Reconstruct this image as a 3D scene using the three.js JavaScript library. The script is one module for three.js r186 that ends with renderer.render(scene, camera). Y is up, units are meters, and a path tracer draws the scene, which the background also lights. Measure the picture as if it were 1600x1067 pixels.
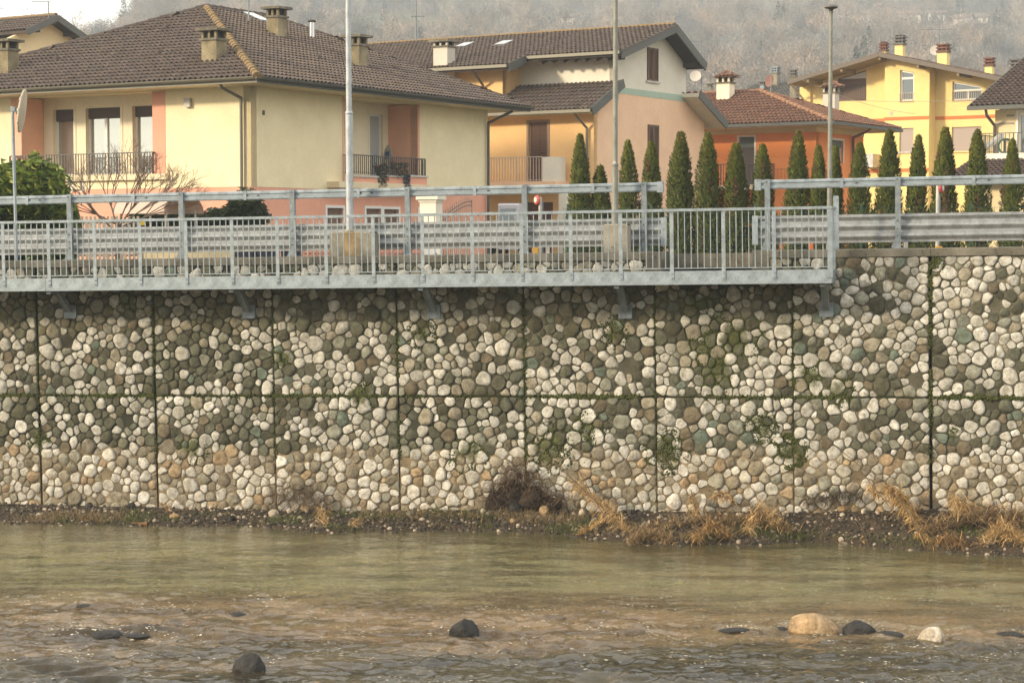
import * as THREE from 'three';
import { mergeGeometries, mergeVertices, toCreasedNormals } from 'three/addons/utils/BufferGeometryUtils.js';

// ---------------------------------------------------------------- camera, sky, sun, exposure
const FOCAL = 3100, HORIZON = 371, EYE = 5.5;             // focal length and horizon row measured on a 1600 x 1067 frame
const PITCH = Math.atan((533.5 - HORIZON) / FOCAL);
const scene = new THREE.Scene();
const camera = new THREE.PerspectiveCamera(2 * Math.atan(533.5 / FOCAL) * 180 / Math.PI, 1600 / 1067, 0.5, 6000);
camera.position.set(0, EYE, 0);
camera.rotation.set(-PITCH, 0, 0);
scene.add(camera);

const renderer = new THREE.WebGLRenderer({ antialias: true });
renderer.setSize(1024, 682);
renderer.toneMapping = THREE.LinearToneMapping;
renderer.toneMappingExposure = 1.58;
renderer.shadowMap.enabled = true;

const SUN_AZ = 66, SUN_EL = 19;                           // degrees: azimuth to the left of the line from the wall to the camera
const d2r = (a) => a * Math.PI / 180;
const sunDir = new THREE.Vector3(-Math.sin(d2r(SUN_AZ)) * Math.cos(d2r(SUN_EL)), Math.sin(d2r(SUN_EL)), Math.cos(d2r(SUN_AZ)) * Math.cos(d2r(SUN_EL)));
const sun = new THREE.DirectionalLight(new THREE.Color(1.0, 0.83, 0.60), 3.4);
sun.position.copy(sunDir).multiplyScalar(200).add(new THREE.Vector3(0, 0, -50));
sun.target.position.set(0, 0, -50);
sun.castShadow = true; sun.shadow.radius = 10; sun.shadow.mapSize.set(2048, 2048);
Object.assign(sun.shadow.camera, { left: -90, right: 90, top: 60, bottom: -60, near: 1, far: 500 });
scene.add(sun, sun.target);

{ // hazy winter sky: pale warm horizon, soft blue-grey zenith, broad glow about the sun
  const w = 512, h = 256, data = new Float32Array(w * h * 4), v = new THREE.Vector3();
  for (let j = 0; j < h; j++) for (let i = 0; i < w; i++) {
    const lat = ((j + 0.5) / h - 0.5) * Math.PI, lon = ((i + 0.5) / w - 0.5) * 2 * Math.PI;
    v.set(Math.cos(lat) * Math.cos(lon), Math.sin(lat), Math.cos(lat) * Math.sin(lon));
    const up = Math.max(v.y, 0), k = Math.pow(1 - up, 3.2), c = Math.max(v.dot(sunDir), 0);
    const glow = 0.55 * Math.pow(c, 5) + 0.8 * Math.pow(c, 30);
    const o = (j * w + i) * 4;
    data[o] = 1.00 + 0.40 * k + 1.0 * glow; data[o + 1] = 0.98 + 0.33 * k + 0.8 * glow; data[o + 2] = 0.96 + 0.16 * k + 0.5 * glow; data[o + 3] = 1;
  }
  const t = new THREE.DataTexture(data, w, h, THREE.RGBAFormat, THREE.FloatType);
  t.mapping = THREE.EquirectangularReflectionMapping; t.magFilter = t.minFilter = THREE.LinearFilter; t.needsUpdate = true;
  scene.background = t; scene.environment = t;
}
scene.fog = new THREE.FogExp2(new THREE.Color(0.82, 0.92, 1.0), 0.00064);

// ---------------------------------------------------------------- random numbers and noise
function rng(seed) { let a = seed >>> 0; return () => { a = (a + 0x6d2b79f5) >>> 0; let t = a; t = Math.imul(t ^ (t >>> 15), t | 1); t ^= t + Math.imul(t ^ (t >>> 7), t | 61); return ((t ^ (t >>> 14)) >>> 0) / 4294967296; }; }
function hash(x, y, s = 0) { let h = Math.imul(x, 374761393) + Math.imul(y, 668265263) + Math.imul(s, 974634777); h = Math.imul(h ^ (h >>> 13), 1274126177); return ((h ^ (h >>> 16)) >>> 0) / 4294967296; }
const mod = (a, n) => ((a % n) + n) % n;
function vnoise(x, y, s = 0, per = 0) {
  const xi = Math.floor(x), yi = Math.floor(y), fx = x - xi, fy = y - yi, u = fx * fx * (3 - 2 * fx), v = fy * fy * (3 - 2 * fy);
  const H = per ? (a, b) => hash(mod(a, per), mod(b, per), s) : (a, b) => hash(a, b, s);
  return (H(xi, yi) * (1 - u) + H(xi + 1, yi) * u) * (1 - v) + (H(xi, yi + 1) * (1 - u) + H(xi + 1, yi + 1) * u) * v;
}
function fbm(x, y, s = 0, oct = 4, per = 0) { let a = 0.5, r = 0, n = 0; for (let o = 0; o < oct; o++) { r += a * vnoise(x, y, s + o * 17, per); n += a; a *= 0.5; x *= 2; y *= 2; per *= 2; } return r / n; }
const lerp = (a, b, t) => a + (b - a) * t, clamp = (x, a = 0, b = 1) => Math.min(b, Math.max(a, x)), smooth = (a, b, x) => { const t = clamp((x - a) / (b - a)); return t * t * (3 - 2 * t); };

// ---------------------------------------------------------------- textures (multiply the base colour; sRGB bytes) and bump maps
function tex(size, metres, fn, srgb = true) {
  const d = new Uint8Array(size * size * 4);
  for (let j = 0; j < size; j++) for (let i = 0; i < size; i++) {
    const c = fn(i / size, j / size), o = (j * size + i) * 4, a = typeof c === 'number' ? [c, c, c] : c;
    d[o] = 255 * clamp(a[0]); d[o + 1] = 255 * clamp(a[1]); d[o + 2] = 255 * clamp(a[2]); d[o + 3] = 255;
  }
  const t = new THREE.DataTexture(d, size, size, THREE.RGBAFormat);
  t.wrapS = t.wrapT = THREE.RepeatWrapping; t.magFilter = THREE.LinearFilter; t.minFilter = THREE.LinearMipmapLinearFilter; t.generateMipmaps = true;
  t.repeat.set(1 / metres, 1 / metres); if (srgb) t.colorSpace = THREE.SRGBColorSpace; t.needsUpdate = true; return t;
}
const T = {
  plaster: tex(512, 3.1, (u, v) => { const a = fbm(u * 5, v * 5, 1, 5, 5), b = fbm(u * 60, v * 60, 2, 2, 60), c = fbm(u * 22, v * 3, 3, 3, 0 || 22); const s = 0.93 + 0.07 * a + 0.04 * (b - 0.5) - 0.03 * Math.max(0, c - 0.55); return [s, s * (0.99 + 0.015 * a), s * (0.97 + 0.03 * a)]; }),
  galv: tex(512, 0.9, (u, v) => { const a = fbm(u * 9, v * 9, 5, 4, 9), b = vnoise(u * 48, v * 48, 6, 48), c = vnoise(u * 90, v * 30, 9, 90); return 0.66 + 0.24 * a + 0.1 * b + 0.06 * (c - 0.5); }),
  concrete: tex(512, 1.3, (u, v) => { const a = fbm(u * 4, v * 4, 11, 6, 4), b = vnoise(u * 140, v * 140, 12, 140), p = vnoise(u * 45, v * 45, 13, 45); const s = 0.5 + 0.5 * a + 0.12 * (b - 0.5) - (p > 0.86 ? 0.16 : 0); return [s, s * 0.985, s * (0.9 + 0.1 * a)]; }),
  stone: tex(512, 0.9, (u, v) => { const a = fbm(u * 10, v * 10, 21, 5, 10), b = vnoise(u * 70, v * 70, 22, 70), c = fbm(u * 34, v * 34, 23, 3, 34); let s = 0.66 + 0.42 * a + 0.1 * (b - 0.5); if (c > 0.6) s -= 0.8 * (c - 0.6); return [s, s * (0.97 + 0.03 * a), s * (0.9 + 0.1 * a)]; }),
  stoneBump: tex(256, 0.6, (u, v) => fbm(u * 12, v * 12, 25, 5, 12), false),
  tile: tex(512, 2.3, (u, v) => { const a = fbm(u * 7, v * 7, 31, 4, 7), b = vnoise(u * 100, v * 100, 32, 100), l = fbm(u * 26, v * 26, 33, 3, 26); const s = 0.66 + 0.26 * a + 0.2 * (b - 0.5), m = smooth(0.55, 0.75, l); return [s + 0.06 * m, s + 0.05 * m, s - 0.02 * m]; }),
  rust: tex(256, 0.7, (u, v) => { const a = fbm(u * 6, v * 6, 41, 4, 6); const s = 0.75 + 0.25 * a; return [s, s * 0.98, s * 0.95]; }),
  mud: tex(512, 2.0, (u, v) => { const a = fbm(u * 8, v * 8, 51, 5, 8), b = vnoise(u * 110, v * 110, 52, 110), c = vnoise(u * 60, v * 60, 53, 60); const s = 0.42 + 0.4 * a + 0.22 * (b - 0.5) + (c > 0.85 ? 0.25 : 0); return [s, s * 0.95, s * 0.85]; }),
  mudBump: tex(256, 0.8, (u, v) => 0.6 * fbm(u * 10, v * 10, 55, 4, 10) + 0.4 * vnoise(u * 60, v * 60, 56, 60), false),
  bed: tex(512, 1.8, (u, v) => { let best = 9, sec = 9, id = 0; const n = 13, x = u * n, y = v * n, xi = Math.floor(x), yi = Math.floor(y); for (let a = -1; a < 2; a++) for (let b = -1; b < 2; b++) { const cx = mod(xi + a, n), cy = mod(yi + b, n), dx = xi + a + hash(cx, cy, 61) - x, dy = yi + b + hash(cx, cy, 62) - y, q = Math.hypot(dx, dy); if (q < best) { sec = best; best = q; id = hash(cx, cy, 63); } else if (q < sec) sec = q; } const e = smooth(0.02, 0.16, sec - best), s = (0.4 + 0.6 * id) * (0.7 + 0.3 * fbm(u * 40, v * 40, 64, 3, 40)) * (0.45 + 0.55 * e); return [s, s * (0.86 + 0.1 * id), s * (0.62 + 0.22 * id)]; }),
  wood: tex(256, 0.8, (u, v) => { const a = fbm(u * 30, v * 3, 71, 3, 30); return 0.7 + 0.3 * a; }),
  foliage: tex(256, 0.5, (u, v) => { const a = fbm(u * 8, v * 8, 81, 4, 8); const s = 0.6 + 0.5 * a; return [s, s, s * 0.9]; }),
  ripple: tex(512, 2.2, (u, v) => 0.55 * fbm(u * 7, v * 10, 91, 4, 0 || 70) + 0.45 * fbm(u * 22, v * 34, 92, 3, 220), false),
};
const std = (r, g, b, o = {}) => new THREE.MeshStandardMaterial({ color: new THREE.Color().setRGB(r, g, b), roughness: 0.85, metalness: 0, side: THREE.DoubleSide, ...o });
const srgb = (r, g, b, k = 1) => { const f = (c) => { c /= 255; return (c <= 0.04045 ? c / 12.92 : Math.pow((c + 0.055) / 1.055, 2.4)) * k; }; return [f(r), f(g), f(b)]; };
const plaster = (r, g, b) => std(r, g, b, { map: T.plaster, roughness: 0.93 });
const M = {
  galv: std(0.42, 0.49, 0.53, { map: T.galv, metalness: 0.25, roughness: 0.55 }),
  galvOld: std(0.46, 0.48, 0.48, { map: T.galv, metalness: 0.35, roughness: 0.5 }),
  galvDull: std(0.31, 0.36, 0.385, { map: T.galv, metalness: 0.2, roughness: 0.6 }),
  bolt: std(0.06, 0.06, 0.065, { metalness: 0.5, roughness: 0.6 }),
  concrete: std(0.30, 0.28, 0.23, { map: T.concrete, roughness: 0.95 }),
  concreteBrown: std(0.20, 0.165, 0.115, { map: T.concrete, roughness: 0.95 }),
  concretePale: std(0.50, 0.47, 0.39, { map: T.concrete, roughness: 0.95 }),
  stone: std(1, 1, 1, { map: T.stone, vertexColors: true, roughness: 0.9, bumpMap: T.stoneBump, bumpScale: 0.012 }),
  mortar: std(1, 1, 1, { map: T.concrete, vertexColors: true, roughness: 1 }),
  dark: std(0.012, 0.012, 0.012, { roughness: 1 }),
  white: std(0.72, 0.72, 0.70, { map: T.rust, roughness: 0.6 }),
  whitePaint: std(0.78, 0.77, 0.73, { roughness: 0.5 }),
  black: std(0.02, 0.02, 0.022, { roughness: 0.5 }),
};

// ---------------------------------------------------------------- naming
const used = {};
function numbered(n) { const k = used[n] = (used[n] ?? -1) + 1; return k ? `${n}_${String(k).padStart(3, '0')}` : n; }
function tag(o, label, category, group, kind) { if (label) o.userData.label = label; if (category) o.userData.category = category; if (group) o.userData.group = group; if (kind) o.userData.kind = kind; return o; }
function thing(name, label, category, pos = [0, 0, 0], ry = 0, group) { const o = new THREE.Group(); o.name = numbered(name); o.position.set(...pos); o.rotation.y = ry; scene.add(o); return tag(o, label, category, group); }
function structure(o) { o.userData.kind = 'structure'; return o; }
function copyOf(src, pos, ry, label) { const c = src.clone(); c.name = numbered(src.name.replace(/_\d{3}$/, '')); c.position.set(...pos); if (ry !== undefined) c.rotation.y = ry; c.userData = { ...src.userData, label }; scene.add(c); return c; }
const stuff = (o) => { o.userData.kind = 'stuff'; return o; };

// ---------------------------------------------------------------- mesh builder: collects faces, builds ONE named mesh
const V = (x, y, z) => new THREE.Vector3(x, y, z);
function boxUV(pos, nor) {
  const n = pos.length / 3, uv = new Float32Array(n * 2);
  for (let i = 0; i < n; i++) {
    const x = pos[3 * i], y = pos[3 * i + 1], z = pos[3 * i + 2], a = Math.abs(nor[3 * i]), b = Math.abs(nor[3 * i + 1]), c = Math.abs(nor[3 * i + 2]);
    if (b >= a && b >= c) { uv[2 * i] = x; uv[2 * i + 1] = z; } else if (a >= c) { uv[2 * i] = z + 0.37; uv[2 * i + 1] = y; } else { uv[2 * i] = x; uv[2 * i + 1] = y; }
  }
  return uv;
}
class MB {
  constructor() { this.p = []; this.n = []; this.c = null; this.col = null; }
  color(r, g, b) { this.c ??= []; this.col = [r, g, b]; return this; }
  tri(a, b, c, na, nb, nc) {
    if (!na) { const ux = b.x - a.x, uy = b.y - a.y, uz = b.z - a.z, vx = c.x - a.x, vy = c.y - a.y, vz = c.z - a.z; let x = uy * vz - uz * vy, y = uz * vx - ux * vz, z = ux * vy - uy * vx; const l = Math.hypot(x, y, z) || 1; na = nb = nc = { x: x / l, y: y / l, z: z / l }; }
    this.p.push(a.x, a.y, a.z, b.x, b.y, b.z, c.x, c.y, c.z); this.n.push(na.x, na.y, na.z, nb.x, nb.y, nb.z, nc.x, nc.y, nc.z);
    if (this.c) for (let k = 0; k < 3; k++) this.c.push(...this.col);
    return this;
  }
  quad(a, b, c, d) { this.tri(a, b, c); return this.tri(a, c, d); }
  poly(pts) { for (let i = 1; i + 1 < pts.length; i++) this.tri(pts[0], pts[i], pts[i + 1]); return this; }
  geo(g, m) {
    g = g.index ? g.toNonIndexed() : g; if (m) g.applyMatrix4(m);
    const p = g.attributes.position.array, n = g.attributes.normal.array; for (let i = 0; i < p.length; i++) { this.p.push(p[i]); this.n.push(n[i]); }
    if (this.c) for (let k = 0; k < p.length / 3; k++) this.c.push(...this.col);
    return this;
  }
  box(x0, x1, y0, y1, z0, z1) { return this.geo(new THREE.BoxGeometry(x1 - x0, y1 - y0, z1 - z0), new THREE.Matrix4().makeTranslation((x0 + x1) / 2, (y0 + y1) / 2, (z0 + z1) / 2)); }
  cbox(w, h, d, x, y, z, rx = 0, ry = 0, rz = 0) { return this.geo(new THREE.BoxGeometry(w, h, d), new THREE.Matrix4().makeRotationFromEuler(new THREE.Euler(rx, ry, rz)).setPosition(x, y, z)); }
  bar(a, b, w, h = w, upv = V(0, 1, 0)) { // box from a to b, w across, h along up
    const d = b.clone().sub(a), L = d.length(); d.normalize(); let s = d.clone().cross(upv); if (s.lengthSq() < 1e-6) s = d.clone().cross(V(1, 0, 0)); s.normalize(); const u = s.clone().cross(d).normalize();
    return this.geo(new THREE.BoxGeometry(L, h, w), new THREE.Matrix4().makeBasis(d, u, s).setPosition(a.clone().add(b).multiplyScalar(0.5)));
  }
  tube(a, b, r0, r1 = r0, seg = 8) {
    const d = b.clone().sub(a), L = d.length(); const q = new THREE.Quaternion().setFromUnitVectors(V(0, 1, 0), d.normalize());
    return this.geo(new THREE.CylinderGeometry(r1, r0, L, seg), new THREE.Matrix4().compose(a.clone().add(b).multiplyScalar(0.5), q, V(1, 1, 1)));
  }
  path(pts, r, seg = 8) { for (let i = 0; i + 1 < pts.length; i++) this.tube(pts[i], pts[i + 1], r, r, seg); for (let i = 1; i + 1 < pts.length; i++) this.geo(new THREE.SphereGeometry(r, seg, 5), new THREE.Matrix4().makeTranslation(pts[i].x, pts[i].y, pts[i].z)); return this; }
  prism(pts, off) { // planar polygon pushed by a vector: closed solid
    const q = pts.map((p) => p.clone().add(off)); this.poly(pts); this.poly(q.slice().reverse());
    for (let i = 0; i < pts.length; i++) { const j = (i + 1) % pts.length; this.quad(pts[i], q[i], q[j], pts[j]); } return this;
  }
  lathe(prof, x, y, z, seg = 16) { return this.geo(new THREE.LatheGeometry(prof.map(([r, h]) => new THREE.Vector2(r, h)), seg), new THREE.Matrix4().makeTranslation(x, y, z)); }
  loft(prof, x0, x1, steps = 1) { // closed profile of [y, z] carried along x
    const n = prof.length; for (let s = 0; s < steps; s++) { const a = lerp(x0, x1, s / steps), b = lerp(x0, x1, (s + 1) / steps); for (let i = 0; i < n; i++) { const p = prof[i], q = prof[(i + 1) % n]; this.quad(V(a, p[0], p[1]), V(b, p[0], p[1]), V(b, q[0], q[1]), V(a, q[0], q[1])); } } return this;
  }
  geometry() {
    const g = new THREE.BufferGeometry(), P = new Float32Array(this.p), N = new Float32Array(this.n);
    g.setAttribute('position', new THREE.BufferAttribute(P, 3)); g.setAttribute('normal', new THREE.BufferAttribute(N, 3)); g.setAttribute('uv', new THREE.BufferAttribute(boxUV(P, N), 2));
    if (this.c) g.setAttribute('color', new THREE.BufferAttribute(new Float32Array(this.c), 3)); return g;
  }
  build(name, mat, parent) { return mesh(name, this.geometry(), mat, parent); }
}
function mesh(name, g, mat, parent) { const m = new THREE.Mesh(g, mat); m.name = parent ? name : numbered(name); m.castShadow = m.receiveShadow = true; (parent ?? scene).add(m); return m; }

// ---------------------------------------------------------------- from a pixel of the 1600 x 1067 photograph to a place
function ray(px, py) { const y = (533.5 - py) / FOCAL, D = y * Math.sin(PITCH) + Math.cos(PITCH); return { q: (px - 800) / FOCAL / D, e: (y * Math.cos(PITCH) - Math.sin(PITCH)) / D }; }
function at(px, py, depth) { const r = ray(px, py); return V(r.q * depth, EYE + r.e * depth, -depth); }
function onLevel(px, py, Y) { const r = ray(px, py); return at(px, py, (Y - EYE) / r.e); }
class Frame { // a plan frame: local x runs right along the front, local z outward towards the viewer; theta = turn, g = gradient along x
  constructor(px, py, depth, thetaDeg, Y0, g = 0) {
    this.th = d2r(thetaDeg); this.c = Math.cos(this.th); this.s = Math.sin(this.th); this.g = g; this.Y0 = Y0;
    const p = at(px, py, depth); this.ox = p.x; this.od = depth;
  }
  get pos() { return [this.ox, this.Y0, -this.od]; }
  world(x, y, z) { const cg = Math.cos(this.g), sg = Math.sin(this.g), X = x * cg - y * sg, Y = x * sg + y * cg; return V(this.ox + X * this.c - z * this.s, this.Y0 + Y, -this.od + X * this.s + z * this.c); }
  tilt(X, Y, z) { const cg = Math.cos(this.g), sg = Math.sin(this.g); return V(X * cg + Y * sg, -X * sg + Y * cg, z); }
  front(px, py, z = 0) { const { q, e } = ray(px, py), x = (q * (this.od - z * this.c) - this.ox + z * this.s) / (this.c + q * this.s), D = this.od - x * this.s - z * this.c; return this.tilt(x, EYE + e * D - this.Y0, z); }
  side(px, py, x = 0) { const { q, e } = ray(px, py), z = (q * (this.od - x * this.s) - this.ox - x * this.c) / (q * this.c - this.s), D = this.od - x * this.s - z * this.c; return V(x, EYE + e * D - this.Y0, z); }
  thing(name, label, category, x = 0, y = 0, z = 0, group) { const w = this.world(x, y, z), o = thing(name, label, category, [w.x, w.y, w.z], 0, group); o.rotation.set(0, -this.th, this.g); return o; }
}

// ================================================================ THE SETTING: river, banks, ground, hills
const W = new Frame(800, 333, 36.9, 12.75, EYE, 0.0152);   // walkway front plane; the wall stands at z = WALL behind it
const WALL = -1.1, ROAD = 5.02;
const toW = (p) => { const X = p.x - W.ox, Z = p.z + W.od; return [X * W.c + Z * W.s, -X * W.s + Z * W.c]; };
const fromW = (s, y, t) => V(W.ox + s * W.c - t * W.s, y, -W.od + s * W.s + t * W.c);
function table(pairs) { return (x) => { if (x <= pairs[0][0]) return pairs[0][1]; for (let i = 1; i < pairs.length; i++) if (x <= pairs[i][0]) return lerp(pairs[i - 1][1], pairs[i][1], (x - pairs[i - 1][0]) / (pairs[i][0] - pairs[i - 1][0])); return pairs[pairs.length - 1][1]; }; }
// shore line and foot of the wall, as measured
const shore = table([[-300, 815], [0, 817], [200, 821], [400, 823], [520, 831], [610, 828], [800, 829], [900, 838], [1040, 853], [1200, 850], [1300, 846], [1420, 860], [1600, 868], [1900, 872]].map(([px, py]) => toW(onLevel(px, py, 0))));
const foot = table([[-300, 784], [0, 787], [250, 793], [500, 799], [800, 796], [1000, 799], [1250, 800], [1450, 796], [1600, 803], [1900, 806]].map(([px, py]) => { const p = W.front(px, py, WALL); return [p.x, EYE + p.y + p.x * W.g]; }));
function bankY(s, t) {
  const e = shore(s) + 0.3 * (fbm(s * 1.5, 3.3, 401, 4) - 0.5) * 2, u = (t - WALL) / Math.max(0.4, e - WALL), h = Math.max(foot(s), 0.06);
  const bumps = (0.07 * (fbm(s * 2.2, t * 2.2, 402, 3) - 0.5) + 0.035 * (fbm(s * 9, t * 9, 403, 2) - 0.5)) * smooth(1.6, 0.7, u) * smooth(-0.2, 0.25, u);
  return (u < 1 ? h * Math.pow(Math.max(0, 1 - u), 0.75) : -0.2 * (t - e)) + bumps;
}
{ // river bank: mud and shingle between the wall and the water
  const s0 = -16, s1 = 16, t0 = WALL - 0.2, t1 = 5.5, ns = 320, nt = 74, pos = [], idx = [];
  for (let j = 0; j <= nt; j++) for (let i = 0; i <= ns; i++) { const s = lerp(s0, s1, i / ns), t = lerp(t0, t1, j / nt), p = fromW(s, Math.max(bankY(s, t), -0.5), t); pos.push(p.x, p.y, p.z); }
  for (let j = 0; j < nt; j++) for (let i = 0; i < ns; i++) { const a = j * (ns + 1) + i; idx.push(a, a + ns + 1, a + 1, a + 1, a + ns + 1, a + ns + 2); }
  const g = new THREE.BufferGeometry(); g.setAttribute('position', new THREE.Float32BufferAttribute(pos, 3)); g.setIndex(idx); g.computeVertexNormals();
  g.setAttribute('uv', new THREE.BufferAttribute(boxUV(g.attributes.position.array, g.attributes.normal.array), 2));
  structure(mesh('river_bank', g, std(0.125, 0.092, 0.056, { map: T.mud, bumpMap: T.mudBump, bumpScale: 0.02, roughness: 0.95 })));
}
const bedY = (x, z) => { const D = -z, near = smooth(30.2, 26.5, D + 0.9 * Math.sin(x * 0.35)); return lerp(-0.42, -0.13, near) + 0.1 * (fbm(x * 0.7, z * 0.9, 411, 3) - 0.5) - 0.1 * smooth(36, 33, D) * (1 - near); };
function sheet(x0, x1, z0, z1, nx, nz, f) {
  const pos = [], idx = [];
  for (let j = 0; j <= nz; j++) for (let i = 0; i <= nx; i++) { const x = lerp(x0, x1, i / nx), z = lerp(z0, z1, j / nz); pos.push(x, f(x, z), z); }
  for (let j = 0; j < nz; j++) for (let i = 0; i < nx; i++) { const a = j * (nx + 1) + i; idx.push(a, a + nx + 1, a + 1, a + 1, a + nx + 1, a + nx + 2); }
  const g = new THREE.BufferGeometry(); g.setAttribute('position', new THREE.Float32BufferAttribute(pos, 3)); g.setIndex(idx); g.computeVertexNormals();
  g.setAttribute('uv', new THREE.BufferAttribute(boxUV(g.attributes.position.array, g.attributes.normal.array), 2)); return g;
}
{ // bed: pale olive silt in the channel, brown gravel on the riffle, dark algae-covered cobbles nearer
  const g = sheet(-60, 60, -42, -5, 480, 296, bedY), p = g.attributes.position, col = []; for (let i = 0; i < p.count; i++) { const D = -p.getZ(i), x = p.getX(i), n = fbm(x * 0.5, D * 0.8, 412, 3) - 0.5, n2 = fbm(x * 2.2, D * 3.4, 413, 3), rf = smooth(31.2, 29.2, D + 3 * n), dk = smooth(27.6, 25.6, D + 3 * n), a = [0.46, 0.45, 0.21], b = [0.40, 0.235, 0.105], c = [0.115, 0.10, 0.066], k = 0.7 + 0.6 * n2; for (let j = 0; j < 3; j++) col.push(lerp(lerp(a[j], b[j], rf), c[j], dk) * k); }
  g.setAttribute('color', new THREE.Float32BufferAttribute(col, 3)); structure(mesh('river_bed', g, std(1, 1, 1, { map: T.bed, vertexColors: true, roughness: 0.9 }))); }
// water: a quick, rippled sheet; smooth glide along the far bank, broken riffle in the near half
const rocksInRiver = [];                                     // [x, z, radius] of the boulders, which pile the water up
[[1270, 974, 0.40], [1342, 981, 0.2], [1222, 983, 0.1], [1392, 990, 0.2], [1457, 990, 0.2], [1578, 988, 0.16], [725, 982, 0.24], [388, 1035, 0.24], [165, 988, 0.22], [107, 990, 0.13], [133, 946, 0.14], [985, 984, 0.2], [1150, 985, 0.17], [208, 991, 0.2], [252, 955, 0.14], [370, 960, 0.16]].forEach(([px, py, r]) => { const p = onLevel(px, py, 0); rocksInRiver.push([p.x, p.z, r]); });
const gnoise = (x, y, s) => fbm(x, y, s, 2) - 0.5;
function waterY(x, z) {
  const s = x * W.c + (z + W.od) * W.s, t = -x * W.s + (z + W.od) * W.c, D = -z;
  const rough = smooth(31.5, 27.2, D + 1.4 * gnoise(x * 0.25, z * 0.3, 420) * 2), edge = smooth(0.2, 1.6, t - shore(s));
  const wx = s + 0.5 * gnoise(s * 0.6, t * 0.9, 421), wt = t + 0.5 * gnoise(s * 0.5, t * 0.8, 422);
  let y = 0.012 * gnoise(wx * 1.2, wt * 2.6, 423) * 2 + 0.011 * gnoise(wx * 3.0, wt * 6.0, 424) * 2 + 0.005 * gnoise(wx * 8, wt * 13, 428) * 2;
  y *= 0.45 + 0.55 * edge;
  if (rough > 0) {
    const r1 = 1 - Math.abs(gnoise(wx * 1.05, wt * 1.9, 425)) * 3.2, r2 = 1 - Math.abs(gnoise(wx * 2.6, wt * 4.2, 426)) * 3.2;
    const gust = smooth(0.3, 0.65, fbm(s * 0.35, t * 0.5, 429, 3));
    y += rough * (0.55 + 1.1 * gust) * (0.048 * r1 + 0.034 * r2 + 0.026 * gnoise(wx * 4.2, wt * 8, 427) * 2 + 0.006 * gnoise(wx * 10, wt * 18, 431) * 2 - 0.04);
  }
  for (const [rx, rz, rr] of rocksInRiver) { const dx = x - rx, dz = z - rz; if (Math.abs(dx) < 2.2 && Math.abs(dz) < 1) { const q = Math.hypot(dx * (dx > 0 ? 0.45 : 1), dz * 1.2) / rr; y += 0.03 * Math.exp(-(q - 1.1) * (q - 1.1) * 3) * (0.4 + fbm(x * 9, z * 9, 430, 2)); } }
  return y;
}
const waterMat = new THREE.MeshPhysicalMaterial({ color: new THREE.Color().setRGB(1, 1, 1), vertexColors: true, roughness: 0.05, metalness: 0, ior: 1.33, transmission: 0.80, thickness: 1, attenuationColor: new THREE.Color().setRGB(0.80, 0.80, 0.55), attenuationDistance: 0.9, side: THREE.DoubleSide, bumpMap: T.ripple, bumpScale: 0.012 });
{
  const near = sheet(-12.5, 12.5, -38.6, -22.5, 500, 400, waterY), wide = sheet(-60, 60, -38.6, -5, 60, 30, () => -0.02);
  { const i = wide.index.array, p = wide.attributes.position.array, keep = []; for (let k = 0; k < i.length; k += 3) { const cx = (p[3 * i[k]] + p[3 * i[k + 1]] + p[3 * i[k + 2]]) / 3, cz = (p[3 * i[k] + 2] + p[3 * i[k + 1] + 2] + p[3 * i[k + 2] + 2]) / 3; if (!(Math.abs(cx) < 12 && cz < -23)) keep.push(i[k], i[k + 1], i[k + 2]); } wide.setIndex(keep); }
  const wg = mergeGeometries([near, wide]), wp = wg.attributes.position, wc = []; // suspended silt: olive in the deep glide, brown over the gravel riffle, darker below it
  for (let i = 0; i < wp.count; i++) { const D = -wp.getZ(i), x = wp.getX(i), n = fbm(x * 0.3, D * 0.8, 486, 4) - 0.5, n2 = fbm(x * 0.9, D * 2.6, 487, 4), rf = smooth(31.4, 28.2, D + 6 * n), dk = smooth(28, 25.2, D + 6 * n), cl = smooth(0.3, 0.7, n2), k = 0.55 + 0.6 * cl; const a = [0.72, 0.67, 0.35], b = [0.70, 0.51, 0.29], c = [0.25, 0.22, 0.135], s = x * W.c + (wp.getZ(i) + W.od) * W.s, t = -x * W.s + (wp.getZ(i) + W.od) * W.c, mud = smooth(2.3, 0.3, t - shore(s) + 2.2 * n) * 0.75, m = [0.30, 0.26, 0.13]; for (let j = 0; j < 3; j++) wc.push(lerp(lerp(lerp(a[j], b[j], rf), c[j], dk) * k, m[j], mud)); }  // mud: shore strip painted darker, imitating the bank reflection and shade on the water
  wg.setAttribute('color', new THREE.Float32BufferAttribute(wc, 3)); structure(mesh('river_water', wg, waterMat));
}
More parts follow.
